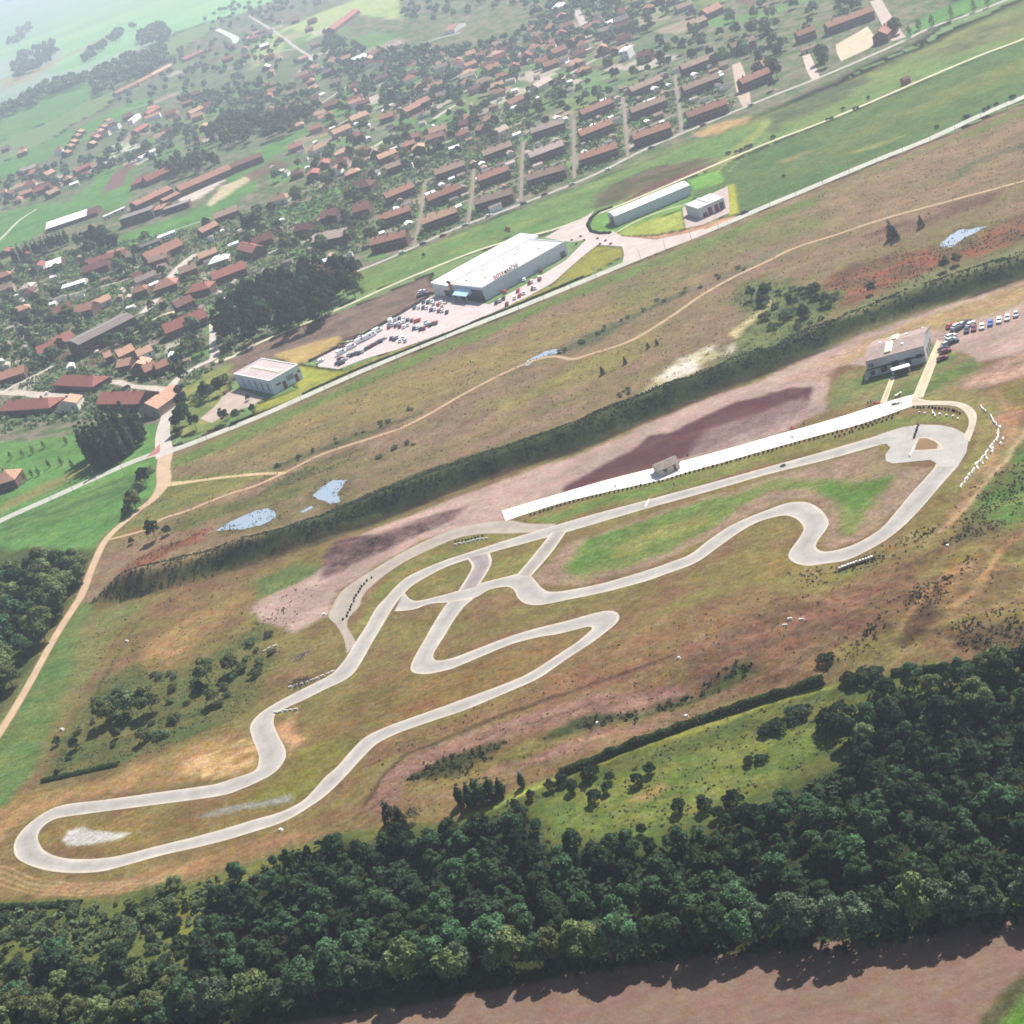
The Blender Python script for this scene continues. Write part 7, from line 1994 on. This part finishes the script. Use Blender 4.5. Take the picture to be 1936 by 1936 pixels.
def along(pts, step):
    w = [at(*p) for p in pts]
    out = []; carry = 0.0
    for a, b in zip(w[:-1], w[1:]):
        d = b - a; L_ = d.length
        s = carry
        while s < L_:
            p = a + d * (s / L_); out.append((p, math.atan2(d.y, d.x))); s += step
        carry = s - L_
    return out


def barrier(pts, step, me, name, cat, label, group, jit=.1, z=.0):
    for p, a in along(pts, step):
        o = put(name, me)
        o.location = (p.x + wr.normal(0, jit), p.y + wr.normal(0, jit), h1(p.x, p.y) + z)
        o.rotation_euler = (0, 0, a + wr.normal(0, .08)); s = wr.uniform(.9, 1.15) * (.8 if me is _cb else 1); o.scale = (s, s, s)
        tag(o, label, cat, group)


barrier([(1004, 974), (1068, 953), (1143, 935), (1250, 911), (1293, 898), (1368, 877), (1452, 854), (1527, 833), (1627, 806), (1700, 781)], 1.55, _ts, "tyre_stack", "tyres", "black tyre stack in the long line under the white paddock lane", "tyre line along the paddock lane", .12)
barrier([(1578, 827), (1640, 808), (1690, 790)], 1.6, _ts, "tyre_stack", "tyres", "black tyre stack in the short second line near the clubhouse path", "second tyre line", .2)
barrier([(1727, 771), (1760, 771), (1800, 776), (1816, 783)], 1.3, _ts, "tyre_stack", "tyres", "tyre stack bordering the curved paddock exit", "tyres of the paddock exit", .15)
barrier([(1735, 782), (1780, 784), (1812, 792)], 2.6, _tw, "tyre_stack", "tyres", "whitish tyre stack inside the curved paddock exit", "white tyres of the paddock exit", .3)
barrier([(702, 1093), (692, 1101), (684, 1111), (677, 1121), (671, 1130), (668, 1141), (660, 1158), (650, 1172)], 1.8, _ts, "tyre_stack", "tyres", "black tyre stack down the middle of the old gravel lane", "tyres on the old lane", .2, .05)
barrier([(1588, 1076), (1620, 1064), (1654, 1053)], .85, _tw, "tyre_stack", "tyres", "white topped tyre stack of the barrier below the S bend", "barrier below the S bend", .05)
barrier([(1587, 1080), (1620, 1068), (1655, 1057)], .85, _ts, "tyre_stack", "tyres", "black tyre stack in front of the white barrier below the S bend", "front of the barrier below the S bend", .05)
barrier([(862, 1030), (885, 1026), (908, 1020), (925, 1018)], 1.6, _cb, "concrete_block", "block", "white concrete block in the row left of the white lane's end", "blocks near the lane end", .06)
barrier([(862, 1025), (890, 1020), (918, 1013)], 1.2, _ts, "tyre_stack", "tyres", "black tyre stack behind the white blocks at the lane end", "tyres behind the blocks", .1)
barrier([(550, 1300), (575, 1293), (603, 1282), (634, 1269)], 1.7, _cb, "concrete_block", "block", "white concrete block lining the bend under the brushwood pile", "blocks at the brushwood bend", .06)
barrier([(521, 1348), (545, 1344), (562, 1341)], 1.7, _cb, "concrete_block", "block", "pale block in the short row inside the left kink", "blocks inside the left kink", .06)
barrier([(1874, 788), (1880, 800), (1890, 810), (1888, 824), (1878, 840), (1870, 852), (1860, 862), (1850, 876), (1842, 888), (1832, 900), (1824, 912), (1816, 922)], 1.15, _cb, "concrete_block", "block", "white concrete block in the long chain right of the track", "chain of blocks on the right", .25)
barrier([(1895, 830), (1886, 846), (1872, 858), (1862, 874), (1850, 890)], 3.2, _cb, "concrete_block", "block", "tan block in the second chain right of the track", "second chain of blocks", .5)
barrier([(1855, 768), (1863, 780)], 1.6, _cb, "concrete_block", "block", "white block in the short row above the long chain", "short row of blocks", .2)
barrier([(1762, 778), (1769, 789)], 1.5, _cb, "concrete_block", "block", "white block in the short row inside the paddock exit", "blocks inside the paddock exit", .15)
barrier([(1721, 862), (1730, 846)], 1.0, _cb, "concrete_block", "block", "white block at the left tip of the little grass island", "blocks on the grass island", .05, .1)
barrier([(1729, 828), (1737, 803)], 1.6, _ts, "tyre_stack", "tyres", "dark stack between the grass island and upper track edge", "stacks above the grass island", .05, .1)
barrier([(498, 1233), (508, 1228), (524, 1220)], 2.2, _cb, "concrete_block", "block", "whitish rubble block in the grass left of the old lane", "rubble blocks in the grass", .5)
barrier([(1480, 1180), (1500, 1175), (1520, 1170)], 2.5, _cb, "concrete_block", "block", "whitish rubble block by the puddle on the bare ground", "rubble blocks by the puddle", .8)
for x, y, lab in ((1284, 1245, "single pale boulder on the bare ground"), (1298, 1355, "pale boulder near the bright grass path"), (1792, 1033, "pale boulder on the slope right of the S bend"), (1130, 1368, "little pale boulder left on the grassy hollow"), (531, 1570, "pale boulder beside the lower straight"), (118, 1380, "pale boulder on the left field edge"), (240, 1213, "pale rubble left in the grass"), (613, 1162, "pale boulder beside the old lane")):
    ob = MB(); rr_ = np.random.default_rng(int(x)); kk = 9
    rad = rr_.uniform(.5, 1.0, kk)
    ob.hexa([(.9 * rad[i] * math.cos(6.283 * i / kk), .7 * rad[i] * math.sin(6.283 * i / kk), -.1) for i in range(kk)], [(.5 * rad[i] * math.cos(6.283 * i / kk + .2), .4 * rad[i] * math.sin(6.283 * i / kk + .2), .62) for i in range(kk)])
    o = ob.build("boulder", STONE); o.location = at(x, y); tag(o, lab, "boulder", "boulders on the rough ground")
# piles of cut branches beside the old lane
rb_ = np.random.default_rng(4)
for (x, y, n, L_, lab) in ((565, 1290, 70, 3.6, "tangled brushwood pile beside the bend under the old lane"), (572, 1240, 60, 3.4, "paler brushwood pile at the end of the old lane"), (700, 1025, 70, 3.0, "long brushwood heap on the pinkish ground")):
    b = MB(); c = at(x, y)
    for _ in range(n):
        a = rb_.uniform(0, 6.28); r0 = rb_.uniform(0, 2.6); q0 = rb_.uniform(0, 6.28)
        sx_, sy_ = r0 * math.cos(q0) * 1.6, r0 * math.sin(q0) * .8
        z = rb_.uniform(.05, .9) * (1 - r0 / 4); l = rb_.uniform(.4, 1) * L_ / 2
        dx_, dy_, dz_ = l * math.cos(a), l * math.sin(a), rb_.uniform(-.2, .5)
        b.hexa([(sx_ - dx_, sy_ - dy_, z), (sx_ - dx_ + .1, sy_ - dy_ + .05, z), (sx_ - dx_ + .05, sy_ - dy_ + .1, z + .12)], [(sx_ + dx_, sy_ + dy_, z + dz_), (sx_ + dx_ + .06, sy_ + dy_ + .03, z + dz_), (sx_ + dx_ + .03, sy_ + dy_ + .06, z + dz_ + .06)])
    o = b.build("brushwood_pile", plain("dead branches" if n > 65 else "pale dead branches", (.10, .07, .06) if n > 65 else (.22, .16, .12), .95, .35, 2)); o.location = c
    tag(o, lab, "brushwood")

# street lamps of the main road
LAMPS = [(1452 + x / 3.992, y / 3.992) for x, y in ((15, 1535), (210, 1452), (415, 1375), (615, 1288), (825, 1208), (1020, 1133), (1225, 1052), (1415, 973), (1610, 893), (1810, 815))]
LAMPS += [(968 + x / 3.992, 484 + y / 3.992) for x, y in ((60, 408), (245, 328), (450, 238), (640, 152), (975, 18))] + [(968 + x / 3.992, y / 3.992) for x, y in ((1560, 1705), (1355, 1792), (1160, 1870))]
LAMPS += [(484 + x / 3.992, 484 + y / 3.992) for x, y in ((1820, 478), (1445, 642), (1250, 700), (1075, 790), (890, 860), (725, 945), (530, 1015), (350, 1088))] + [(x / 3.992, 484 + y / 3.992) for x, y in ((1738, 1298), (1568, 1378), (940, 1630), (740, 1700), (560, 1770), (390, 1835))]
pm = MB().cyl(0, 0, -.2, 5.6, .10, .06, 8).cyl(0, 0, 5.5, 5.75, .05, .05, 6, .0, 1.1)
_pole = pm.mesh("pole"); _pole.materials.append(plain("galvanised pole", (.16, .17, .17), .6, .1))
lm = MB(); lm.hexa([(-.13, .7, 5.68), (.13, .7, 5.68), (.13, 1.5, 5.72), (-.13, 1.5, 5.72)], [(-.10, .75, 5.84), (.10, .75, 5.84), (.10, 1.45, 5.84), (-.10, 1.45, 5.84)])
_lamp = lm.mesh("lamp_head"); _lamp.materials.append(plain("lamp housing", (.30, .31, .31), .5, .1))
for x, y in LAMPS:
    r = empty("street_lamp", at(x, y + 4), .25)
    put("pole", _pole, None, r); put("lamp_head", _lamp, None, r)
    tag(r, "slim grey street lamp on the verge of the main road", "street lamp", "street lamps of the main road")

# ------------------------------------------------------------------ people and the kart
CLOTH = {n: plain(n + " cloth", c, .9, .1) for n, c in {"dark": (.03, .03, .04), "red": (.38, .04, .035), "blue": (.06, .08, .2), "grey": (.16, .16, .17)}.items()}
SKIN = plain("skin", (.45, .28, .2), .7, .05); HAIR = plain("brown hair", (.05, .03, .02), .9, .2)


def person(px, py, face, top, label, stride=.18, group=None):
    """a standing figure grown from a jointed skeleton; trousers, top and hair are worn over it"""
    g = at(px, py); q = at(*face)
    root = empty("person", g + Vector((0, 0, .09)), math.atan2(q.y - g.y, q.x - g.x) - math.pi / 2)
    V = [(0, 0, .95, .15), (0, .01, 1.18, .145), (0, 0, 1.42, .17), (0, .01, 1.52, .06), (0, .03, 1.66, .105), (0, .02, 1.74, .075)]
    E = [(0, 1), (1, 2), (2, 3), (3, 4), (4, 5)]
    for s in (-1, 1):
        n = len(V)
        V += [(s * .10, 0, .86, .095), (s * .11, s * stride * .5, .48, .065), (s * .11, s * stride - .02, .08, .045), (s * .115, s * stride + .15, .04, .04)]
        E += [(0, n), (n, n + 1), (n + 1, n + 2), (n + 2, n + 3)]
        n = len(V)
        V += [(s * .20, 0, 1.42, .06), (s * .25, -s * stride * .3, 1.13, .045), (s * .25, -s * stride * .5 + .08, .88, .033), (s * .25, -s * stride * .5 + .12, .78, .03)]
        E += [(2, n), (n, n + 1), (n + 1, n + 2), (n + 2, n + 3)]
    me = bpy.data.meshes.new("body")
    me.from_pydata([v[:3] for v in V], E, [])
    tmp = bpy.data.objects.new("body", me); COL.objects.link(tmp)
    sk = tmp.modifiers.new("skin", 'SKIN'); sk.use_smooth_shade = True
    for i, v in enumerate(V):
        me.skin_vertices[0].data[i].radius = (v[3], v[3])
    me.skin_vertices[0].data[0].use_root = True
    ss = tmp.modifiers.new("sub", 'SUBSURF'); ss.levels = 1; ss.render_levels = 1
    bpy.context.view_layer.update()
    m2 = bpy.data.meshes.new_from_object(tmp.evaluated_get(bpy.context.evaluated_depsgraph_get()))
    bpy.data.objects.remove(tmp)
    m2.materials.clear()
    for mm in (SKIN, CLOTH[top], CLOTH["dark"]):
        m2.materials.append(mm)
    for p in m2.polygons:
        c = p.center
        p.material_index = 2 if c.z < .92 and abs(c.x) < .22 else (1 if .92 <= c.z < 1.50 and c.z > .9 else (0 if c.z >= 1.5 else (1 if c.z > .84 else 0)))
    b = put("body", m2, None, root)
    hb_ = MB().cyl(0, .0, 1.68, 1.77, .108, .08, 8).cyl(0, -.02, 1.77, 1.79, .08, .03, 8)
    hb_.build("hair", HAIR, root)
    tag(root, label, "person", group)


person(1499, 832, (1490, 820), "dark", "person in dark clothes standing at the tyre line of the white lane")
person(1521, 806, (1530, 815), "dark", "person in dark clothes on the upper edge of the white lane")
person(1642, 767, (1655, 772), "dark", "left person of the pair beside the narrow clubhouse path")
person(1647, 765, (1655, 770), "blue", "right person of the pair beside the narrow clubhouse path")
person(1301, 866, (1300, 880), "dark", "person in dark clothes just right of the timing hut")
person(1165, 925, (1180, 930), "grey", "person in grey alone at the tyre line left of the timing hut")
person(1276, 921, (1270, 900), "red", "person in reddish clothes standing between lane and upper straight")
person(1702, 751, (1690, 760), "grey", "person in grey beside the cream trestle near the clubhouse path")


def kart(px, py, to, colm, label):
    p = at(px, py); q = at(*to)
    r = empty("go_kart", p + Vector((0, 0, .1)), math.atan2(q.y - p.y, q.x - p.x))
    b = MB(); b.box(-.75, .8, -.32, .32, .06, .14); b.hexa([(.8, -.4, .06), (1.05, -.3, .06), (1.05, .3, .06), (.8, .4, .06)], [(.8, -.4, .25), (.98, -.25, .2), (.98, .25, .2), (.8, .4, .25)])
    for s in (-1, 1):
        b.box(-.35, .45, s * .55 - .1, s * .55 + .1, .06, .24)
    b.build("chassis", colm, r)
    for x in (-.6, .62):
        for s in (-1, 1):
            k = 10; w_ = MB()
            w_.hexa([(x + .14 * math.cos(6.283 * i / k), s * .6 - .1, .14 + .14 * math.sin(6.283 * i / k)) for i in range(k)], [(x + .14 * math.cos(6.283 * i / k), s * .6 + .1, .14 + .14 * math.sin(6.283 * i / k)) for i in range(k)])
            w_.build("wheel", TYRE, r)
    s_ = MB(); s_.hexa([(-.35, -.22, .14), (.1, -.22, .14), (.1, .22, .14), (-.35, .22, .14)], [(-.5, -.2, .6), (-.42, -.2, .6), (-.42, .2, .6), (-.5, .2, .6)]); s_.build("seat", BLKT, r)
    t_ = MB().cyl(.42, 0, .16, .52, .02, .02, 6, .3, 0); t_.cyl(.28, 0, .5, .53, .14, .14, 10); t_.build("steering_wheel", BLKT, r)
    tag(r, label, "go kart")


kart(1481, 881, (1400, 905), LBLK, "dark go kart alone on the upper straight")
kart(1499, 810, (1540, 800), LRED, "red go kart parked on the upper edge of the white lane")
kart(1655, 762, (1680, 755), LRED, "red go kart parked beside the narrow clubhouse path")
kart(1700, 763, (1720, 756), PAINT["beige"], "beige go kart under the clubhouse on the white lane")
kart(1690, 765, (1712, 759), LBLK, "dark go kart beside the beige one on the lane")
# cream trestle by the lane
tb = empty("trestle_table", at(1699, 748), .35)
MB().box(-1.4, 1.4, -.4, .4, .74, .8).build("table_top", W_CR, tb)
for x in (-1.2, 1.2):
    for y in (-.3, .3):
        MB().box(x - .04, x + .04, y - .04, y + .04, 0, .74).build("leg", FRM, tb)
tag(tb, "cream trestle table beside the white lane under the clubhouse", "table")
# ------------------------------------------------------------------ air, sun, sky
EL, AZ = math.radians(50), math.atan2(0.75, 0.66)
hz = MB().box(-14100, 14100, -1300, 20500, -4.0, 223.0).build("haze", None)
hm = bpy.data.materials.new("thin summer haze"); hm.use_nodes = True
hn = hm.node_tree
hn.nodes.remove(hn.nodes["Principled BSDF"])
pvn = hn.nodes.new("ShaderNodeVolumePrincipled")
pvn.inputs["Color"].default_value = (0.83, 0.91, 1.0, 1)
pvn.inputs["Density"].default_value = 0.00022
pvn.inputs["Anisotropy"].default_value = 0.5
hn.links.new(pvn.outputs[0], hn.nodes["Material Output"].inputs["Volume"])
hz.data.materials.append(hm)
hz["kind"] = "stuff"

sun_d = bpy.data.lights.new("sun", 'SUN')
sun_d.energy = 4.6; sun_d.angle = math.radians(0.53); sun_d.color = (1.0, 0.965, 0.92)
sun = bpy.data.objects.new("sun", sun_d); COL.objects.link(sun)
sd_ = Vector((math.sin(AZ) * math.cos(EL), math.cos(AZ) * math.cos(EL), math.sin(EL)))
sun.rotation_euler = sd_.to_track_quat('Z', 'Y').to_euler()
sun.location = (0, 0, 400)
w = bpy.data.worlds.new("World"); scene.world = w; w.use_nodes = True
wn = w.node_tree
sky = wn.nodes.new("ShaderNodeTexSky"); sky.sky_type = 'NISHITA'
sky.sun_disc = False; sky.sun_elevation = EL; sky.sun_rotation = AZ
bg = wn.nodes["Background"]; bg.inputs["Strength"].default_value = 0.065
wn.links.new(sky.outputs["Color"], bg.inputs["Color"])

scene.view_settings.view_transform = 'Standard'
scene.view_settings.look = 'None'
scene.view_settings.gamma = 1.0
scene.view_settings.exposure = 1.25
scene.render.engine = 'CYCLES'
scene.cycles.use_denoising = True
scene.cycles.denoising_input_passes = 'RGB_ALBEDO_NORMAL'
scene.cycles.denoising_prefilter = 'ACCURATE'
scene.cycles.max_bounces = 5
scene.cycles.diffuse_bounces = 2
scene.cycles.volume_bounces = 0
scene.cycles.sample_clamp_indirect = 3.0
scene.cycles.use_fast_gi = False
scene.cycles.filter_width = 1.7
finish_labels()
